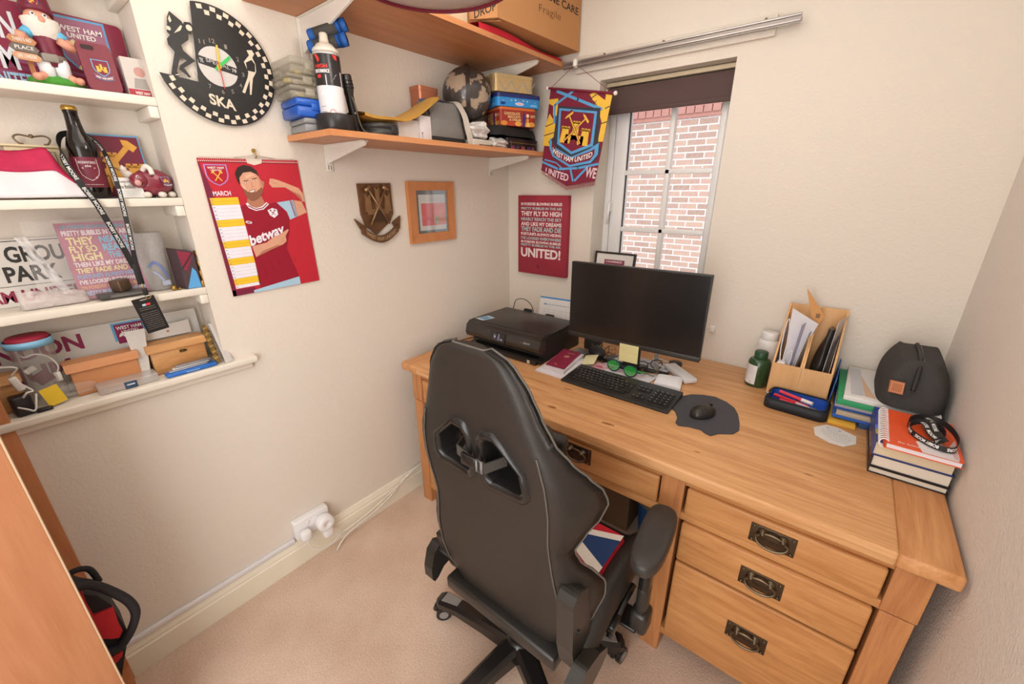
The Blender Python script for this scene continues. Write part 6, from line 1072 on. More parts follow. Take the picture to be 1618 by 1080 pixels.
o = Deco(mb,(.34,-.5588,D+.069),X,Vector((0,.172,.985))); o.rect(.01,.006,.03,.034,C('4a4a58',.3),2); o.poly([(.034,.004),(.05,.004),(.05,.036),(.04,.036)],C('6a6a86',.3),2); o.disc(.02,.02,.005,C('b8b8c8',.3),3,12); o.rect(.054,.006,.066,.014,C('8a8aa0',.3),2); mb.build('touch_screen', t)
mb = MB(); mb.bx(.168,.612,-.515,-.235,D+.1185,D+.131,m_pk,.005); d = Deco(mb,(.168,-.515,D+.131),X,Y); d.disc(.225,.14,.012,C('3a3735',.3),1,18); ld = mb.build('scanner_lid', t)
mb = MB(); d = Deco(mb,(.185,-.505,D+.1312),X,Y); d.poly([(.0,.005),(.055,-.002),(.075,.07),(.02,.08)],C('b8d4e2',.3),1); d.poly([(.014,.02),(.052,.012),(.062,.055),(.024,.062)],C('5aa0d0',.3),2); d.poly([(.0,.005),(.055,-.002),(.058,.008),(.003,.015)],C('e8e6e6',.3),2.5); mb.build('sticker', ld)
mb = MB(); mb.bx(.20,.58,-.55,-.40,D+.012,D+.024,m_pg,.004); prism_x(mb,[(-.545,D),(-.56,D+.004),(-.56,D+.022),(-.545,D+.026),(-.54,D+.02)],.185,.60,m_pk); mb.build('output_tray', t)
mb = MB(); mb.bx(.553,.568,-.5615,-.560,D+.004,D+.02,C('c9c2b4',.3)); mb.build('badge', t)
mb = MB(); d = Deco(mb,(.50,-.5565,D+.085),X,Vector((0,.25,.97))); d.text('ENVY',.03,.004,.065,.012,C('c9c5c0',.3),3,.0); d.text('photo',.010,.005,.028,.010,C('8a8682',.3),3,.0); mb.build('lettering', t)
mb = MB(); cable(mb,[(.20,-.24,D+.06),(.19,-.20,D+.12),(.20,-.185,D+.165),(.25,-.17,D+.17),(.30,-.17,D+.13),(.31,-.18,D+.05)],.0022,C('2b2927',.5)); mb.build('usb_cable', t)
mb = MB(); mb.box((.30,-.212,D+.126),(.05,.02,.02),m_pk,.006); mb.box((.44,-.212,D+.120),(.05,.02,.02),m_pk,.006); mb.build('lid_hinge', t)
mb = MB(); cable(mb,[(.165,-.36,D+.006),(.13,-.42,D+.004),(.11,-.5,D+.0045),(.095,-.6,D+.004),(.085,-.68,D+.003)],.0025,C('2b2927',.5)); mb.build('power_lead', base=(.12,-.5,D), label='thin black lead running along the desk left edge from the printer', cat='cable')
mb = MB(); O = Vector((.245,-.052,D)); U = Vector((1,0,.03)).normalized(); V = Vector((-.03,.27,.96)).normalized(); d = wallboard(mb,[O,O+U*.30,O+U*.30+V*.165,O+V*.165],.002,C('e9e6e2',.5)); d.rect(.0,.156,.30,.165,C('4f93cf',.5),1); d.rect(.03,.12,.05,.127,C('5a86c8',.5),1); d.scribble(.055,.119,.2,.128,C('a9b4c4',.6),1,1,.005,seed=3); d.scribble(.03,.02,.27,.1,C('cfd0d2',.6),6,1,.003,seed=5); mb.build('paper_sheet', base=O, label='white printed sheet with a blue top leaning behind the printer', cat='paper')
# monitor
t = thing('monitor','black flat computer monitor with its screen off on the oak desk','monitor',(.95,-.33,D)); c0 = Vector((.95,-.395,1.0685)); M = T(c0, .045); mw, mh = .277, .164
m_scr = C('23201f',.22,spec=.5,var=.03); m_bz = C('2a2625',.4)
mb = MB(); mb.M = M; mb.bx(-mw,mw,-.001,.022,-mh,mh,m_bz,.002); mb.bx(-.16,.16,.018,.05,-.12,.08,m_bz,.012); mb.build('panel_housing', t)
mb = MB(); mb.M = M; mb.bx(-mw+.004,mw-.004,-.0022,-.0008,-mh+.02,mh-.004,m_scr); mb.build('screen', t); mb = MB(); mb.M = M; mb.bx(-mw,mw,-.005,.0,-mh,-mh+.020,C('37322f',.4),.001); mb.build('chin_bezel', t)
MB().box((.95,-.345,D+.19),(.07,.03,.37),m_bz,.008).build('stand_neck', t)
mb = MB()
for a,b in (((.94,-.33),(.80,-.325)),((.96,-.33),(1.10,-.30))): mb.tube([(a[0],a[1],D+.012),(b[0],b[1],D+.008)],[.012,.008],m_bz,10)
mb.bx(.90,1.0,-.36,-.27,D,D+.012,m_bz,.004); mb.build('stand_foot', t)
mb = MB(); d = wallboard(mb,[(.920,-.4075,.843),(.999,-.404,.843),(.997,-.401,.918),(.917,-.4045,.918)],.0008,C('e9dfa4',.7)); d.scribble(.01,.035,.07,.066,C('cfc48c',.7),4,1,.0012,seed=7); mb.build('sticky_note', base=(.96,-.4,.843), label='yellow sticky note hanging from the monitor lower edge', cat='sticky note')
mb = MB(); d = wallboard(mb,[(.905,-.435,D+.001),(.985,-.425,D+.001),(.993,-.398,D+.058),(.913,-.408,D+.058)],.0008,C('e6dfae',.7)); mb.build('sticky_note', base=(.95,-.42,D), label='crumpled pale yellow note lower left of the keyboard top', cat='sticky note') if False else None
# keyboard
t = thing('keyboard','black full size computer keyboard on the oak desk','keyboard',(.985,-.535,D)); KM = T((.9865,-.5345,D), .0) ; kw, kd = .219, .084
mb = MB(); mb.M = KM; mb.add([(-kw,-kd,0),(kw,-kd,0),(kw,kd,0),(-kw,kd,0),(-kw,-kd,.009),(kw,-kd,.009),(kw,kd,.021),(-kw,kd,.021)],[[3,2,1,0],[4,5,6,7],[0,1,5,4],[1,2,6,5],[2,3,7,6],[3,0,4,7]],C('2d2b29',.4)); kb = mb.build('keyboard_base', t); md = kb.modifiers.new('bev','BEVEL'); md.width = .004; md.segments = 2
m_key = C('232120',.38); kl = C('bdb9b4',.5); rows = [(.052,.0145,[14.5]*13+[0]),(.031,.0155,[16.5]*13+[26]),(.012,.0155,[24]+[16.5]*13),(-.007,.0155,[28]+[16.5]*11+[30]),(-.026,.0155,[20]+[16.5]*11+[38]),(-.045,.0155,[22,18,20,92,20,18,18,22])]; proto = {}; kc = 0
def key(x,y,w_,h,c=None):
    global kc
    z = .0095+(y+kd)/(2*kd)*.012; sl = math.atan2(.012,2*kd); k = (round(w_,4),round(h,4))
    if k not in proto:
        mb = MB(); mb.M = T(WL[t.name]); mb.bx(-w_/2,w_/2,-h/2,h/2,0,.0035,m_key,.0012); d = Deco(mb,(-w_/2,-h/2,.0035),X,Y); 
        if w_ < .02: d.rect(w_*.22,h*.5,w_*.42,h*.75,kl,1)
        o = mb.build('key', t, ); proto[k] = o
    else: o = proto[k].copy(); COL.objects.link(o)
    o.parent = t; o.rotation_euler = (sl,0,0); o.location = Vector((.9865+x,-.5345+y,D+z))-WL[t.name]; kc += 1
for y,h,ws in rows:
    x = -kw+.010
    for w_ in ws:
        w_ *= 1.1
        if w_: key(x+w_*.0005-.0005, y, w_*.001-.0012, h-.001); x += w_*.001
for q,y in ((0,.031),(0,.012)):
    for k in range(3): key(.079+.0162*k, y, .0148, .0145)
key(.0952,-.026,.0148,.0145)
for k in range(3): key(.079+.0162*k,-.045,.0148,.0145)
for y in (.031,.012,-.007,-.026,-.045):
    for k in range(4): key(.142+.0182*k, y, .0163, .0145)
# mouse and mat
mb = MB(); pts = [(1.188,-.551),(1.190,-.50),(1.203,-.45),(1.225,-.415),(1.262,-.392),(1.302,-.381),(1.345,-.398),(1.378,-.428),(1.398,-.47),(1.415,-.53),(1.423,-.578),(1.412,-.612),(1.395,-.625),(1.375,-.640),(1.358,-.668),(1.343,-.664),(1.325,-.650),(1.29,-.655),(1.259,-.669),(1.245,-.655),(1.24,-.62),(1.222,-.585)]
mb.prism(pts,(0,0,D),X,Y,.003,C('45454a',.7,bump=.1,bscale=400)); d = Deco(mb,(0,0,D+.003),X,Y); d.line([(1.245,-.43),(1.272,-.44)],.002,C('2f2f34',.7),1); d.line([(1.335,-.475),(1.362,-.487)],.002,C('2f2f34',.7),1); mb.build('mouse_mat', base=(1.3,-.5,D), label='dark grey shaped mouse mat on the oak desk', cat='mouse mat')
t = thing('mouse','black wireless computer mouse on the dark grey mat','mouse',(1.305,-.545,D+.0035)); bm = bmesh.new(); bmesh.ops.create_uvsphere(bm,u_segments=28,v_segments=16,radius=1)
for v in bm.verts: q = v.co; v.co = Vector((q.x*.031*(1-.1*q.y), q.y*.052, max(q.z,-.25)*.030*(1-.18*q.y)+.0078))
mb = MB(); mb.bm(bm,C('2b2826',.33),True,T((1.303,-.548,D+.0035),-.45)); mb.build('mouse_body', t); mb = MB(); mb.M = T((1.303,-.548,D+.0035),-.45); mb.cyl((-.003,.033,.029),(.003,.033,.029),.006,C('151414',.4),12); mb.build('scroll_wheel', t)
# papers and small things between keyboard and monitor
def sheet(name,lab,cat,pts,z,m,th=.0012,dec=None):
    mb = MB(); mb.prism(pts,(0,0,D+z),X,Y,th,m); 
    if dec: dec(Deco(mb,(pts[0][0],pts[0][1],D+z+th),X,Y))
    return mb.build(name, base=(pts[0][0],pts[0][1],D+z), label=lab, cat=cat)
sheet('paper_pad','white lined paper pad under the claret booklet','paper',[(.628,-.60),(.765,-.602),(.745,-.36),(.62,-.36)],.0,C('e3e0e4',.6),.006,lambda d: d.scribble(.02,.01,.12,.05,C('b9b6c4',.6),3,1,.001,seed=2))
t = thing('passport','claret passport style booklet on top of a white notebook','booklet',(.69,-.45,D+.02)); mb = MB(); mb.M = T((.650,-.553,D+.0205),.0); mb.prism([(0,0),(.092,.002),(.058,.205),(-.034,.203)],(0,0,0),X,Y,.004,C('8e2440',.45)); d = Deco(mb,(0,0,.004),X,Y); d.disc(.030,.125,.013,C('c88a72',.4),1,14); d.line([(.012,.165),(.045,.17)],.005,C('d3a08c',.4),1); d.disc(.035,.025,.006,C('c88a72',.4),1,10); mb.build('cover', t)
sheet('notebook','white notebook with red edge stripes under the claret booklet','notebook',[(.645,-.572),(.752,-.570),(.722,-.345),(.612,-.347)],.0065,C('ddd6d8',.5),.0125)
mb = MB(); d = Deco(mb,(.649,-.5725,D+.0065),X,Z); [d.rect(.004+.012*k,.003,.012+.012*k,.006,C('b02a40',.5),1) for k in range(8)]; mb.bx(.649,.75,-.5721,-.5715,D+.0068,D+.009,C('c23a4c',.5)); mb.build('red_band', base=(.7,-.572,D+.007), label='red printed strip on the white notebook front edge', cat='strip') if False else None
sheet('paper_strip','long white paper slip right of the notebook','paper',[(.762,-.46),(.80,-.45),(.775,-.33),(.745,-.34)],.0,C('e6e2e4',.6),.001,lambda d: d.scribble(.004,.02,.03,.1,C('c88a94',.6),5,1,.0015,seed=4))
t = thing('flat_case','grey flat plastic case behind the claret booklet','case',(.68,-.32,D)); MB().box((.682,-.315,D+.008),(.075,.09,.014),C('6b6764',.4),.004,rot=(0,0,-.2)).build('case_shell', t); MB().box((.66,-.33,D+.0158),(.012,.06,.0015),C('a3a09a',.4),0,rot=(0,0,-.2)).build('label_strip', t)
t = thing('webcam_hub','dark grey plastic hub just below the monitor left corner','hub',(.70,-.21,D)); MB().box((.70,-.215,D+.03),(.08,.05,.058),C('3a3634',.4),.008).build('hub_body', t); MB().box((.735,-.242,D+.03),(.012,.004,.02),C('3f7a4a',.4),.001).build('port', t)
mb = MB(); 
for k in range(3): 
    q = [(.70+.035*k,-.23,D+.002),(.735+.035*k,-.235,D+.002),(.735+.035*k,-.235,D+.035),(.70+.035*k,-.23,D+.036)]; q = [(x+.012,y-.02,z) for x,y,z in q]; mb.tube(q,.002,C('a8946a',.35,.7),6,closed=True); q2 = [(x,y+.04,z) for x,y,z in q]; mb.tube(q2,.002,C('a8946a',.35,.7),6,closed=True); [mb.tube([a,b],.002,C('a8946a',.35,.7),6) for a,b in zip(q,q2)]
mb.build('wire_tidy', base=(.75,-.23,D), label='small brass wire tidy below the monitor', cat='tidy')
t = thing('gel_rest','small black rounded cushion below the sticky notes','rest',(.76,-.30,D)); bm = bmesh.new(); bmesh.ops.create_uvsphere(bm,u_segments=24,v_segments=14,radius=1)
for v in bm.verts: v.co = Vector((v.co.x*.05,v.co.y*.032,max(v.co.z,-.6)*.026+.0158))
mb = MB(); mb.bm(bm,C('2d2c31',.5),True,T((.765,-.30,D+.012),-.5)); mb.build('rest_body', t); MB().box((.80,-.318,D+.006),(.045,.025,.012),C('2d2c31',.5),.004,rot=(0,0,-.5)).build('rest_tail', t)
mb = MB(); d = wallboard(mb,[(.752,-.420,D+.0015),(.815,-.425,D+.0225),(.80,-.352,D+.040),(.735,-.352,D+.02)],.0008,C('e6dfae',.7)); mb.build('sticky_note', base=(.78,-.39,D), label='curled pale yellow sticky note lying beside the black cushion', cat='sticky note')
sheet('grey_mat','grey slate coloured mat lying under the papers by the monitor','mat',[(.80,-.305),(.88,-.31),(.84,-.215),(.795,-.235)],.0,C('6a6a70',.6),.002)
sheet('envelope','large white window envelope beneath the spectacles','envelope',[(.815,-.425),(1.06,-.425),(1.085,-.25),(.845,-.25)],.0025,C('dedade',.6),.0012,lambda d: (d.rect(.03,.03,.07,.07,C('e6a0aa',.6),1), d.scribble(.09,.06,.18,.1,C('9a96a4',.6),3,1,.0015,seed=9), d.rect(.10,.03,.22,.05,C('e8c9cc',.6),1)))
sheet('letter','folded grey and white letter under the monitor','paper',[(.835,-.30),(1.05,-.315),(1.075,-.20),(.86,-.18)],.0045,C('c9c8cc',.6),.0012,lambda d: (d.rect(.02,.03,.05,.05,C('4a5a9a',.6),1), d.scribble(.06,.04,.2,.09,C('8f8d96',.6),4,1,.0012,seed=11)))
sheet('leaflet','pink patterned leaflet left of the spectacles','leaflet',[(.80,-.43),(.865,-.432),(.86,-.36),(.80,-.355)],.0042,C('d8a9b0',.6),.001,lambda d: (d.disc(.03,.03,.018,C('c24a60',.6),1,14,ry=.01), d.disc(.05,.05,.008,C('e8d4d8',.6),2,10)))
def specs(name,lab,M,mf,ml,arm):
    t = thing(name,lab,'spectacles',M.translation)
    mb = MB(); mb.M = M
    for s in (-1,1): mb.tube([(s*.034+.026*math.cos(a)*(1+.08*math.sin(a)), -.002*math.cos(a), .021+.019*math.sin(a)) for a in [2*PI*i/26 for i in range(26)]],.0022,mf,7,closed=True)
    mb.tube([(-.009,0,.026),(0,-.002,.029),(.009,0,.026)],.002,mf,6); mb.build('frame', t)
    for s in (-1,1):
        mb = MB(); mb.M = M; mb.tube([(s*.059,0,.027),(s*.062,.012,.027),(s*.058,.07,.025),(s*.052,.115,.022),(s*.05,.138,.008)],.0026,arm,7); mb.build('temple', t)
        mb = MB(); mb.M = M; mb.add([(s*.034+.0245*math.cos(a), -.001, .021+.0175*math.sin(a)) for a in [2*PI*i/22 for i in range(22)]],[list(range(22))],ml); mb.build('lens', t)
m_nv, m_gn = C('2a2c44',.25), C('28a648',.35)
specs('spectacles','dark framed spectacles with green temples lying before the monitor',T((.935,-.415,D+.006),-.18,-.35) @ Matrix.Scale(1.22,4),m_nv,glassy('lens_green','2fb44e',.6,.05),m_gn)
specs('spectacles','dark brown framed spectacles to the right of the green pair',T((1.02,-.30,D+.007),.9,-.5),C('2a2422',.3),glassy('lens_clear','ffffff',.04),C('2a2422',.3))
t = thing('extension_block','white power extension block with a cable right of the monitor foot','extension block',(1.14,-.26,D)); mb = MB(); mb.M = T((1.132,-.262,D),-.72); mb.bx(-.085,.085,-.028,.028,0,.021,C('e6e3e2',.35),.006); mb.build('block_body', t)
mb = MB(); cable(mb,[(1.06,-.19,D+.014),(1.03,-.19,D+.02),(1.0,-.215,D+.03),(1.02,-.25,D+.024),(1.07,-.27,D+.02)],.0035,C('dcd6cf',.5)); mb.build('cable', t)
MB().lathe([(0,0),(.026,0),(.028,.003),(.028,.016),(.026,.018),(0,.018)],(1.085,-.175,D+.0),C('2b2928',.4),24).build('puck', base=(1.085,-.175,D), label='small round black puck beside the white extension block', cat='puck')
mb = MB(); ribbon(mb,[(1.005,-.20,D+.045),(1.02,-.235,D+.03),(1.035,-.275,D+.02),(1.045,-.30,D+.009)],(1,.25,0),.018,C('8a8580',.5)); mb.build('grey_strap', base=(1.03,-.25,D), label='short grey strap hanging below the monitor right half', cat='strap')
t = thing('note_block','white memo paper block at the keyboard right end','notepad',(1.125,-.375,D)); mb = MB(); mb.prism([(1.072,-.345),(1.162,-.318),(1.186,-.428),(1.088,-.440)],(0,0,D),X,Y,.020,C('e9e7e8',.6)); mb.build('paper_block', t); mb = MB(); mb.prism([(1.082,-.345),(1.155,-.325),(1.172,-.415),(1.096,-.425)],(0,0,D+.0201),X,Y,.002,C('f0eef0',.6)); mb.build('top_leaf', t)
mb = MB(); P = [(1.03+.03*math.cos(a*2.1)+.006*math.sin(a*5), -.335+.025*math.sin(a*2.1), D+.012+.006*math.sin(a*3)) for a in [i*.25 for i in range(24)]]; mb.tube(P,.002,C('8a6a44',.5),6); mb.build('earphone_lead', base=(1.03,-.33,D), label='coiled brown lead in the papers beside the memo block', cat='cable')
# pill bottles
t = thing('pill_bottle','green plastic pill bottle with a white label on the desk','bottle',(1.397,-.155,D)); bc = Vector((1.397,-.16,D)); mg = C('2d4a2c',.2,spec=.6)
MB().lathe([(0,.0),(.036,.0),(.039,.004),(.039,.095),(.035,.107),(.024,.114),(0,.114)],bc,mg,32).build('bottle_body', t); MB().lathe([(.0225,.114),(.0235,.117),(.0235,.138),(.0215,.141),(0,.141)],bc,C('2c4f33',.4),28).build('cap', t)
mb = MB(); wrap(mb,bc,.039,-3.4,-1.55,D+.012,D+.09,C('e0dcdc',.5),24,.0003); d = Deco(mb,(0,0,0),Y,Z,curved(bc,.039,-2.6,D)); d.scribble(-.01,.05,.03,.085,C('b4b0b4',.5),4,1.5,.0014,seed=2); d.rect(-.005,.014,.025,.026,C('6a6a72',.5),1.5); mb.build('label', t)
t = thing('pill_bottle','white plastic tub standing behind the green pill bottle','bottle',(1.40,-.05,D)); bc2 = Vector((1.402,-.052,D)); MB().lathe([(0,.0),(.036,.0),(.038,.004),(.038,.145),(.034,.158),(.028,.162),(0,.162)],bc2,C('e9e4e0',.4),28).build('tub_body', t); MB().lathe([(.0285,.163),(.030,.166),(.030,.19),(.028,.193),(0,.193)],bc2,C('e9e6e4',.4),24).build('cap', t)
# wooden magazine file
m_pine = wood('light_pine','d7a36c','e6b884','z',.5,8,5,bump=.02)
t = thing('magazine_file','light pine double magazine file stuffed with papers','magazine file',(1.537,-.12,D))
FX0, FX1, FYb, FYf = 1.443, 1.627, -.022, -.215; fh, bh = .125, .315; xm = 1.536
def side(x0,x1): 
    mb = MB(); prof = [(FYb,D),(FYb,D+bh),(FYb-.012,D+bh),(FYf,D+fh),(FYf,D)]; prism_x(mb,prof,x0,x1,m_pine); return mb
for x0,x1 in ((FX0,FX0+.006),(xm-.006,xm),(xm+.0005,xm+.0065),(FX1-.006,FX1)): side(x0,x1).build('side_panel', t)
for x0,x1 in ((FX0+.006,xm-.006),(xm+.0065,FX1-.006)): MB().bx(x0,x1,FYf,FYf+.006,D,D+fh,m_pine).build('front_panel', t); MB().bx(x0,x1,FYb-.006,FYb,D,D+bh,m_pine).build('back_panel', t); MB().bx(x0,x1,FYf+.006,FYb-.006,D,D+.006,m_pine).build('base_panel', t)
def leaf(name,lab,cat,a,b,c,d_,m,dec=None,th=.0014):
    mb = MB(); dd = wallboard(mb,[a,b,c,d_],th,m)
    if dec: dec(dd)
    return mb.build(name, base=a, label=lab, cat=cat)
zb = D+.008
leaf('paper_sheet','tall white paper at the left of the pine file','paper',(1.478,-.17,zb),(1.506,-.10,zb),(1.548,-.112,D+.27),(1.462,-.135,D+.32),C('dcd8dc',.6),lambda d: d.scribble(.03,.2,.07,.28,C('b8b6c0',.6),4,1.5,.002,seed=3))
leaf('paper_sheet','pale lilac folded sheet in the pine file left half','paper',(1.488,-.20,zb),(1.508,-.05,zb),(1.530,-.04,D+.275),(1.502,-.17,D+.27),C('c8c4d4',.6))
leaf('paper_sheet','slim white sheet leaning beside the tall left paper','paper',(1.496,-.205,zb),(1.514,-.06,zb),(1.545,-.05,D+.24),(1.528,-.17,D+.245),C('e3e0e4',.6),lambda d: d.scribble(.02,.1,.1,.2,C('b4b2c0',.6),6,-1.5,.0012,seed=5))
mb = MB(); mb.prism([(1.518,zb),(1.529,zb),(1.551,D+.268),(1.559,D+.297),(1.486,D+.392),(1.504,D+.337),(1.532,D+.25)],(0,-.085,0),X,Z,.003,C('d2985c',.6)); d = Deco(mb,(0,-.088,0),X,Z); d.rect(1.533,D+.285,1.546,D+.302,C('8a6a4a',.6),1)
mb.build('brown_envelope', base=(1.53,-.085,zb), label='orange brown envelope rising highest out of the pine file', cat='envelope')
leaf('wallet_card','narrow lilac card at the left wall of the pine file','card',(1.452,-.15,zb),(1.452,-.07,zb),(1.455,-.06,D+.23),(1.455,-.11,D+.25),C('b8b8cc',.5))
t2 = thing('wifi_plug','white plug in adapter with thin leads inside the pine file','adapter',(1.468,-.18,D)); MB().box((1.468,-.182,D+.068),(.030,.046,.118),C('ece9e8',.35),.008).build('adapter_body', t2)
mb = MB(); cable(mb,[(1.462,-.185,D+.127),(1.455,-.17,D+.18),(1.452,-.13,D+.25),(1.458,-.11,D+.27),(1.468,-.14,D+.20),(1.47,-.17,D+.127)],.0018,C('ece9e8',.4)); cable(mb,[(1.474,-.185,D+.127),(1.48,-.195,D+.16),(1.492,-.20,D+.18),(1.495,-.20,D+.15),(1.49,-.195,D+.11)],.0018,C('ece9e8',.4)); mb.build('lead', t2)
t2 = thing('umbrella_pouch','black shiny pouch standing in the pine file right half','pouch',(1.575,-.15,zb)); mb = MB(); 
def pouch(u,v):
    a = 2*PI*u; k = 1-.45*max(0,v-.6)/.4; return (1.566+.026*v+.019*math.cos(a)*k+.003*math.sin(9*v+2*a), -.135+.05*math.sin(a)*k*(1-.15*v)+.02*v, zb+.255*v)
mb.grid(pouch,20,14,C('2c2724',.3,bump=.4,bscale=60),closeu=True); mb.add([pouch(i/20,1) for i in range(20)],[list(range(20))],C('2c2724',.3)); mb.build('pouch_body', t2)
leaf('clear_wallet','clear plastic wallet holding a label in the pine file','wallet',(1.592,-.20,zb),(1.598,-.05,zb),(1.628,-.045,D+.30),(1.604,-.16,D+.30),glassy('wallet_plastic','ece8e6',.5,.1),lambda d: (d.rect(.06,.22,.12,.28,C('e4e0de',.5),-1.5), d.scribble(.065,.225,.115,.275,C('5a5654',.5),3,-2.5,.004,seed=2)))
leaf('grey_folder','dark grey folder at the right side of the pine file','folder',(1.605,-.205,zb),(1.610,-.05,zb),(1.618,-.045,D+.25),(1.612,-.17,D+.22),C('4a4646',.5))
leaf('paper_sheet','narrow white sheet against the pine file right wall','paper',(1.613,-.2,zb),(1.6165,-.05,zb),(1.620,-.045,D+.24),(1.616,-.18,D+.18),C('d8d4d2',.6))
# pencil case
t = thing('pencil_case','black edged pencil case lying open with a blue lining','pencil case',(1.545,-.29,D)); PM = T((1.548,-.288,D),-.06); pl, pw = .094, .064
mb = MB(); mb.M = PM; o = rrect(-pl,-pw,pl,pw,.028,8); i1 = rrect(-pl+.008,-pw+.008,pl-.008,pw-.008,.022,8); n = len(o); vs = [(u,v,.0) for u,v in o]+[(u*1.0,v*1.0,.030) for u,v in o]+[(u,v,.034) for u,v in i1]
mb.add(vs,[list(range(n))[::-1]]+[[k*n+j,k*n+(j+1)%n,(k+1)*n+(j+1)%n,(k+1)*n+j] for k in range(2) for j in range(n)],C('262a30',.6),True); mb.build('case_shell', t)
mb = MB(); mb.M = PM; i2 = rrect(-pl+.012,-pw+.012,pl-.012,pw-.012,.018,8); mb.add([(u,v,.034) for u,v in i1]+[(u,v,.008) for u,v in i2],[[n+j,j,(j+1)%n,n+(j+1)%n][::-1] for j in range(n)]+[[n+j for j in range(n)]],C('1f4fae',.6),False); mb.build('lining', t)
mb = MB(); mb.M = PM; mb.tube([(u,v,.036) for u,v in i1],.003,C('17181b',.5),6,closed=True); mb.build('zip', t)
mb = MB(); mb.M = PM; mb.box((0,.012,.022),(.010,.075,.002),C('14203c',.6)); mb.build('elastic_loop', t)
mb = MB(); mb.tube([(1.448,-.292,D+.03),(1.466,-.284,D+.036)],.003,C('b9b6b2',.25,.8),8); mb.build('zip_pull', t)
pens = [((-.07,.012),(.03,-.022),'d8283c'),((-.072,-.002),(.035,-.035),'c92136'),((-.06,.026),(.045,-.012),'e04456'),((-.05,-.018),(.05,-.046),'d83248'),((.0,-.03),(.06,-.05),'c8b8c4')]
for k,(a,b,c) in enumerate(pens):
    lab = ['topmost red pen in the open pencil case','red pen lying nearest the left zip in the pencil case','bright red pen beside the blue lining','red marker nearest the front edge of the pencil case','clear barrelled pen at the pencil case right end'][k]
    t2 = thing('pen',lab,'pen',PM @ Vector((a[0],a[1],.015)),'pens in the pencil case'); A_ = PM @ Vector((a[0],a[1],.024+.006*(k%3))); B_ = PM @ Vector((b[0],b[1],.024+.006*(k%3)))
    mb = MB(); mb.cyl(A_,A_.lerp(B_,.68),.0062,C(c,.35),10); mb.build('barrel', t2); mb = MB(); mb.cyl(A_.lerp(B_,.68),B_,.0068,C(['ece6e6','d8283c','e9e2e4','d9d4d6','8a8488'][k],.35),10); mb.build('cap', t2)
mb = MB(); mb.prism([(1.609,-.411),(1.622,-.375),(1.649,-.360),(1.690,-.370),(1.720,-.392),(1.719,-.443),(1.686,-.481),(1.64,-.478),(1.616,-.45)] if False else [(1.610,-.405),(1.640,-.362),(1.672,-.362),(1.720,-.390),(1.719,-.443),(1.690,-.481),(1.655,-.480),(1.617,-.455)],(0,0,D),X,Y,.002,C('e4e0dc',.6)); d = Deco(mb,(1.61,-.48,D+.002),X,Y); ig = C('a8a4a8',.6)
d.disc(.052,.095,.020,C('b0b4c4',.6),1,16,ry=.010); d.disc(.052,.095,.015,C('e4e0dc',.6),1.5,16,ry=.007)
for k,(a,b) in enumerate(((.022,.088),(.018,.095),(.026,.098),(.034,.094),(.045,.09))): d.scribble(a,.07-.013*k,b,.078-.013*k,ig,1,1.5,.003,seed=k)
mb.build('octagon_card', base=(1.66,-.42,D), label='small white octagonal printed card lying on the desk', cat='card')
# pile of folders with the dark wash bag
def slab(name,lab,cat,x0,x1,y0,y1,z0,z1,m,rz=0,me=None):
    mb = MB(); mb.M = T(((x0+x1)/2,(y0+y1)/2,D+z0),rz); a, b = (x1-x0)/2, (y1-y0)/2; mb.bx(-a,a,-b,b,0,z1-z0,m,.001)
    if me: mb.bx(-a-.0008,a+.0008,-b+.001,b,z1-z0-.002,z1-z0-.0005,me); mb.bx(-a-.0008,a+.0008,-b+.001,b,.0003,.0015,me)
    return mb.build(name, base=((x0+x1)/2,(y0+y1)/2,D+z0), label=lab, cat=cat)
slab('folder','yellow folder at the very bottom of the folder pile','folder',1.642,1.715,-.345,-.03,0,.012,C('e0aa3c',.5))
slab('book','thin dark blue book under the blue folders','book',1.722,1.895,-.318,-.03,0,.018,C('2b4a78',.5))
slab('folder','blue ring folder low in the folder pile','folder',1.648,1.895,-.322,-.02,.0185,.030,C('2a5cb0',.45),.01)
slab('notepad','beige card backed notepad in the folder pile','notepad',1.660,1.895,-.325,-.03,.0305,.046,C('b8a792',.6),-.015)
slab('folder','bright blue folder in the middle of the folder pile','folder',1.650,1.885,-.31,-.03,.0465,.058,C('2458b8',.4),.02)
slab('folder','grey folder just below the green folder','folder',1.650,1.893,-.325,-.025,.0585,.068,C('9a979c',.5),-.01)
slab('folder','green wallet folder under the white papers','folder',1.649,1.89,-.322,-.02,.0685,.088,C('2f9a64',.5),.018)
slab('paper_stack','stack of white printed papers topping the folder pile','paper stack',1.668,1.897,-.325,-.02,.0885,.104,C('e2dfdd',.6),-.02)
mb = MB(); d = Deco(mb,(1.675,-.31,D+.1043),X,Y); mb.prism([(1.682,-.30),(1.715,-.298),(1.705,-.04),(1.675,-.05)],(0,0,D+.1045),X,Y,.0008,C('c9c9cf',.6)); mb.prism([(1.718,-.298),(1.745,-.30),(1.708,-.11)],(0,0,D+.1045),X,Y,.0008,C('dbb89a',.6)); mb.build('printed_leaflet', base=(1.7,-.2,D+.1045), label='grey and tan printed leaflet on the white paper stack', cat='leaflet')
leaf('clipboard','blue clipboard standing between the pine file and folders','clipboard',(1.636,-.205,D+.001),(1.636,-.02,D+.001),(1.644,-.02,D+.125),(1.642,-.19,D+.110),C('2f62b8',.4),None,.003)
t = thing('toiletry_bag','dark charcoal wash bag with a tan leather tag on the folder pile','wash bag',(1.815,-.2,D+.105)); m_ch = C('3b3836',.75,var=.1,bump=.3,bscale=260); bz = D+.1055
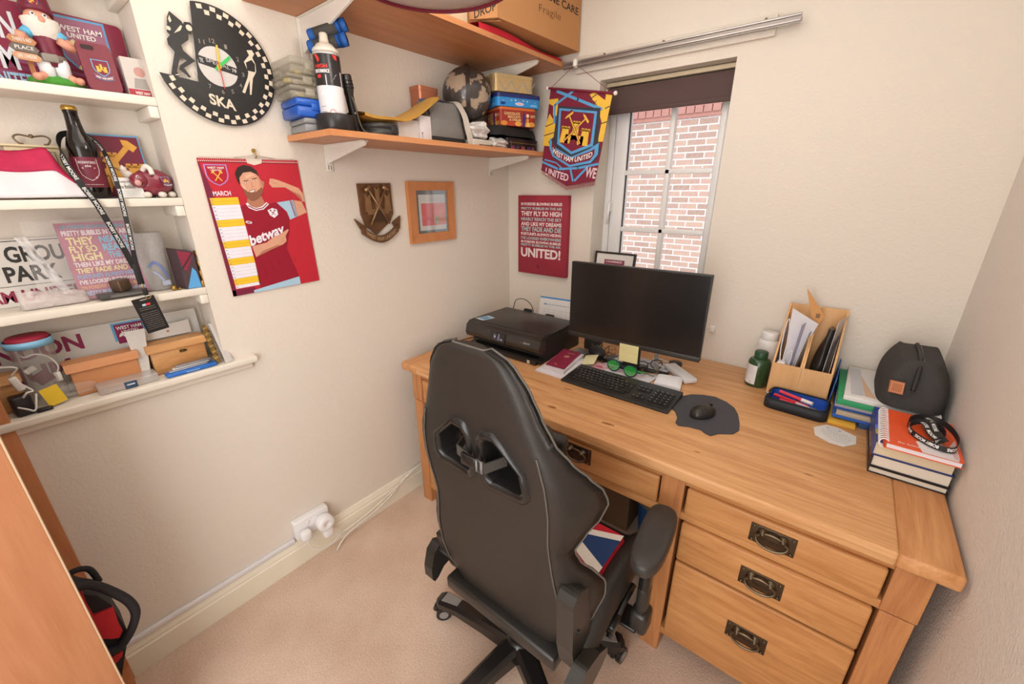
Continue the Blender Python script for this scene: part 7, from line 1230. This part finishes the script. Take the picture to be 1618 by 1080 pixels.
def tb_(u,v):
    a = 2*PI*u; cx = math.copysign(abs(math.cos(a))**.5,math.cos(a)); sy = math.copysign(abs(math.sin(a))**.5,math.sin(a)); k = 1-.36*v**3; ky = 1-.30*v**2; bul = 1+.04*math.sin(PI*v)
    pinch = 1-.3*max(0,-sy)*(1-abs(cx))*math.sin(PI*v)*.5
    return (1.822+.080*cx*k*bul, -.19+.150*sy*ky*pinch+.012*v, bz+.138*v+.006*math.sin(3*a)*v)
mb = MB(); mb.grid(tb_,48,16,m_ch,closeu=True); mb.add([tb_(i/48,1) for i in range(48)],[list(range(48))],m_ch,True); mb.add([tb_(i/48,0) for i in range(48)],[list(range(48))[::-1]],m_ch); mb.build('bag_body', t)
mb = MB(); mb.tube(catmull([(1.822,-.085,bz+.140),(1.822,-.18,bz+.1415),(1.820,-.268,bz+.136),(1.817,-.305,bz+.10),(1.815,-.325,bz+.06)],6),.006,C('2b2928',.6),8); mb.tube([(1.828,-.12,bz+.144),(1.826,-.27,bz+.139)],.0025,C('5a5654',.5),6); mb.build('zip', t)
mb = MB(); d = wallboard(mb,[(1.762,-.332,bz+.045),(1.795,-.341,bz+.047),(1.793,-.329,bz+.082),(1.760,-.320,bz+.080)],.002,C('b06a40',.6)); d.line([(.004,.004),(.03,.004),(.03,.032),(.004,.032),(.004,.004)],.0012,C('d8a488',.6),1); mb.build('leather_tag', t)
# books by the wall
def book(lab,x0,x1,y0,y1,z0,z1,cov,page,dec=None):
    t = thing('book',lab,'book',((x0+x1)/2,(y0+y1)/2,D+z0)); c = .0025
    mb = MB(); mb.bx(x0,x1,y0,y1,D+z0,D+z0+c,cov); mb.bx(x0,x1,y0,y1,D+z1-c,D+z1,cov); mb.bx(x0,x0+c,y0,y1,D+z0+c,D+z1-c,cov)
    if dec: dec(mb)
    mb.build('cover', t); mb = MB(); mb.bx(x0+c,x1-.004,y0+.004,y1-.004,D+z0+c,D+z1-c,page); mb.build('pages', t)
m_pg1, m_pg2 = C('e6dccb',.8,var=.04,scale=300), C('dfcfae',.8,var=.05,scale=300)
def sp1(mb):
    d = Deco(mb,(1.7445,-.34,D+.001),Vector((0,-1,0)),Z); d.text('MOORE',.03,.004,.14,.014,C('b8a08a',.5),1,.02); d.rect(.16,.003,.2,.016,C('8a4a3a',.5),1)
book('thin black hardback book at the bottom of the pile by the wall',1.745,1.905,-.582,-.335,0,.019,C('2a2626',.4),m_pg1,sp1)
def sp2(mb):
    d = Deco(mb,(1.7455,-.345,D+.0195),Vector((0,-1,0)),Z); d.text('FOREVER',.02,.010,.16,.026,C('c8b49a',.5),1,.02); d.rect(.17,.006,.215,.03,C('7a3a2e',.5),1)
book('thicker black hardback book second from the bottom by the wall',1.746,1.905,-.580,-.345,.0195,.055,C('2e2a28',.4),m_pg1,sp2)
def sp3(mb):
    d = Deco(mb,(1.742,-.540,D+.098),X,Y); d.rect(.0,.0,.05,.19,C('2a3f9a',.4),1); d.rect(.0,.03,.05,.06,C('4f7ad0',.4),2); d.rect(.0,.0,.05,.03,C('b8a24a',.4),2); d.text('E',.008,.12,.022,.15,WHITE,3,.03)
book('fat blue paperback under the orange spiral notebook',1.742,1.902,-.583,-.345,.0555,.0975,C('2c3c86',.4),m_pg2,sp3)
t = thing('spiral_notebook','orange spiral bound notebook on top of the book pile','notebook',(1.835,-.5,D+.098)); m_or = C('e8582a',.35); NM = T((1.832,-.498,D+.0985),-.02)
mb = MB(); mb.M = NM; mb.bx(-.074,.072,-.115,.115,.0,.0015,m_or); mb.bx(-.068,.070,-.112,.112,.0016,.014,C('e9e6ea',.7)); mb.build('pages', t)
mb = MB(); mb.M = NM; mb.prism(rrect(-.072,-.116,.073,.116,.008),(0,0,.0142),X,Y,.0014,m_or); d = Deco(mb,(-.072,-.116,.0156),X,Y); d.poly([(.07,.0),(.135,.0),(.135,.045),(.10,.09),(.06,.055)],C('e4dde0',.5),1); d.text('Be bold',.025,.018,.065,.028,WHITE,1.5,.0); d.poly([(.128,.01),(.138,.01),(.138,.12),(.125,.08)],C('d8b8b4',.5),1.2); mb.build('front_cover', t)
mb = MB(); mb.M = NM
for k in range(17):
    y = -.104+.013*k; mb.tube([(-.0735+.0105*math.cos(a), y+.0012*math.sin(a), .008+.012*math.sin(a)) for a in [2*PI*i/12 for i in range(12)]],.0019,C('f2eeec',.4),5,closed=True)
mb.build('spiral_binding', t)
mb = MB(); zz = D+.1165
ribbon(mb,[(1.805,-.485,zz+.006),(1.815,-.44,zz+.010),(1.845,-.415,zz+.014),(1.875,-.42,zz+.012),(1.895,-.46,zz+.010),(1.900,-.52,zz+.008),(1.885,-.575,zz+.007),(1.855,-.580,zz+.007),(1.825,-.55,zz+.006),(1.808,-.51,zz+.006),(1.815,-.475,zz+.012),(1.845,-.46,zz+.018),(1.870,-.485,zz+.018),(1.872,-.53,zz+.014),(1.850,-.565,zz+.012)],[(0,.5,.9)]*15,.014,m_ly,'BOBBY MOORE',.075,WHITE,.06,-1)
ribbon(mb,[(1.845,-.415,zz+.012),(1.852,-.46,zz+.022),(1.856,-.51,zz+.020),(1.87,-.555,zz+.016)],[(1,.1,.3)]*4,.014,m_ly,'MOORE',.05,WHITE,.04,1)
ribbon(mb,[(1.83,-.455,zz+.012),(1.838,-.49,zz+.020),(1.845,-.53,zz+.016),(1.865,-.56,zz+.012)],[(1,.1,.3)]*4,.014,m_ly,'MOORE',.05,WHITE,.04,1)
mb.build('lanyard', base=(1.855,-.5,zz), label='black lettered lanyard coiled on the orange notebook', cat='lanyard')
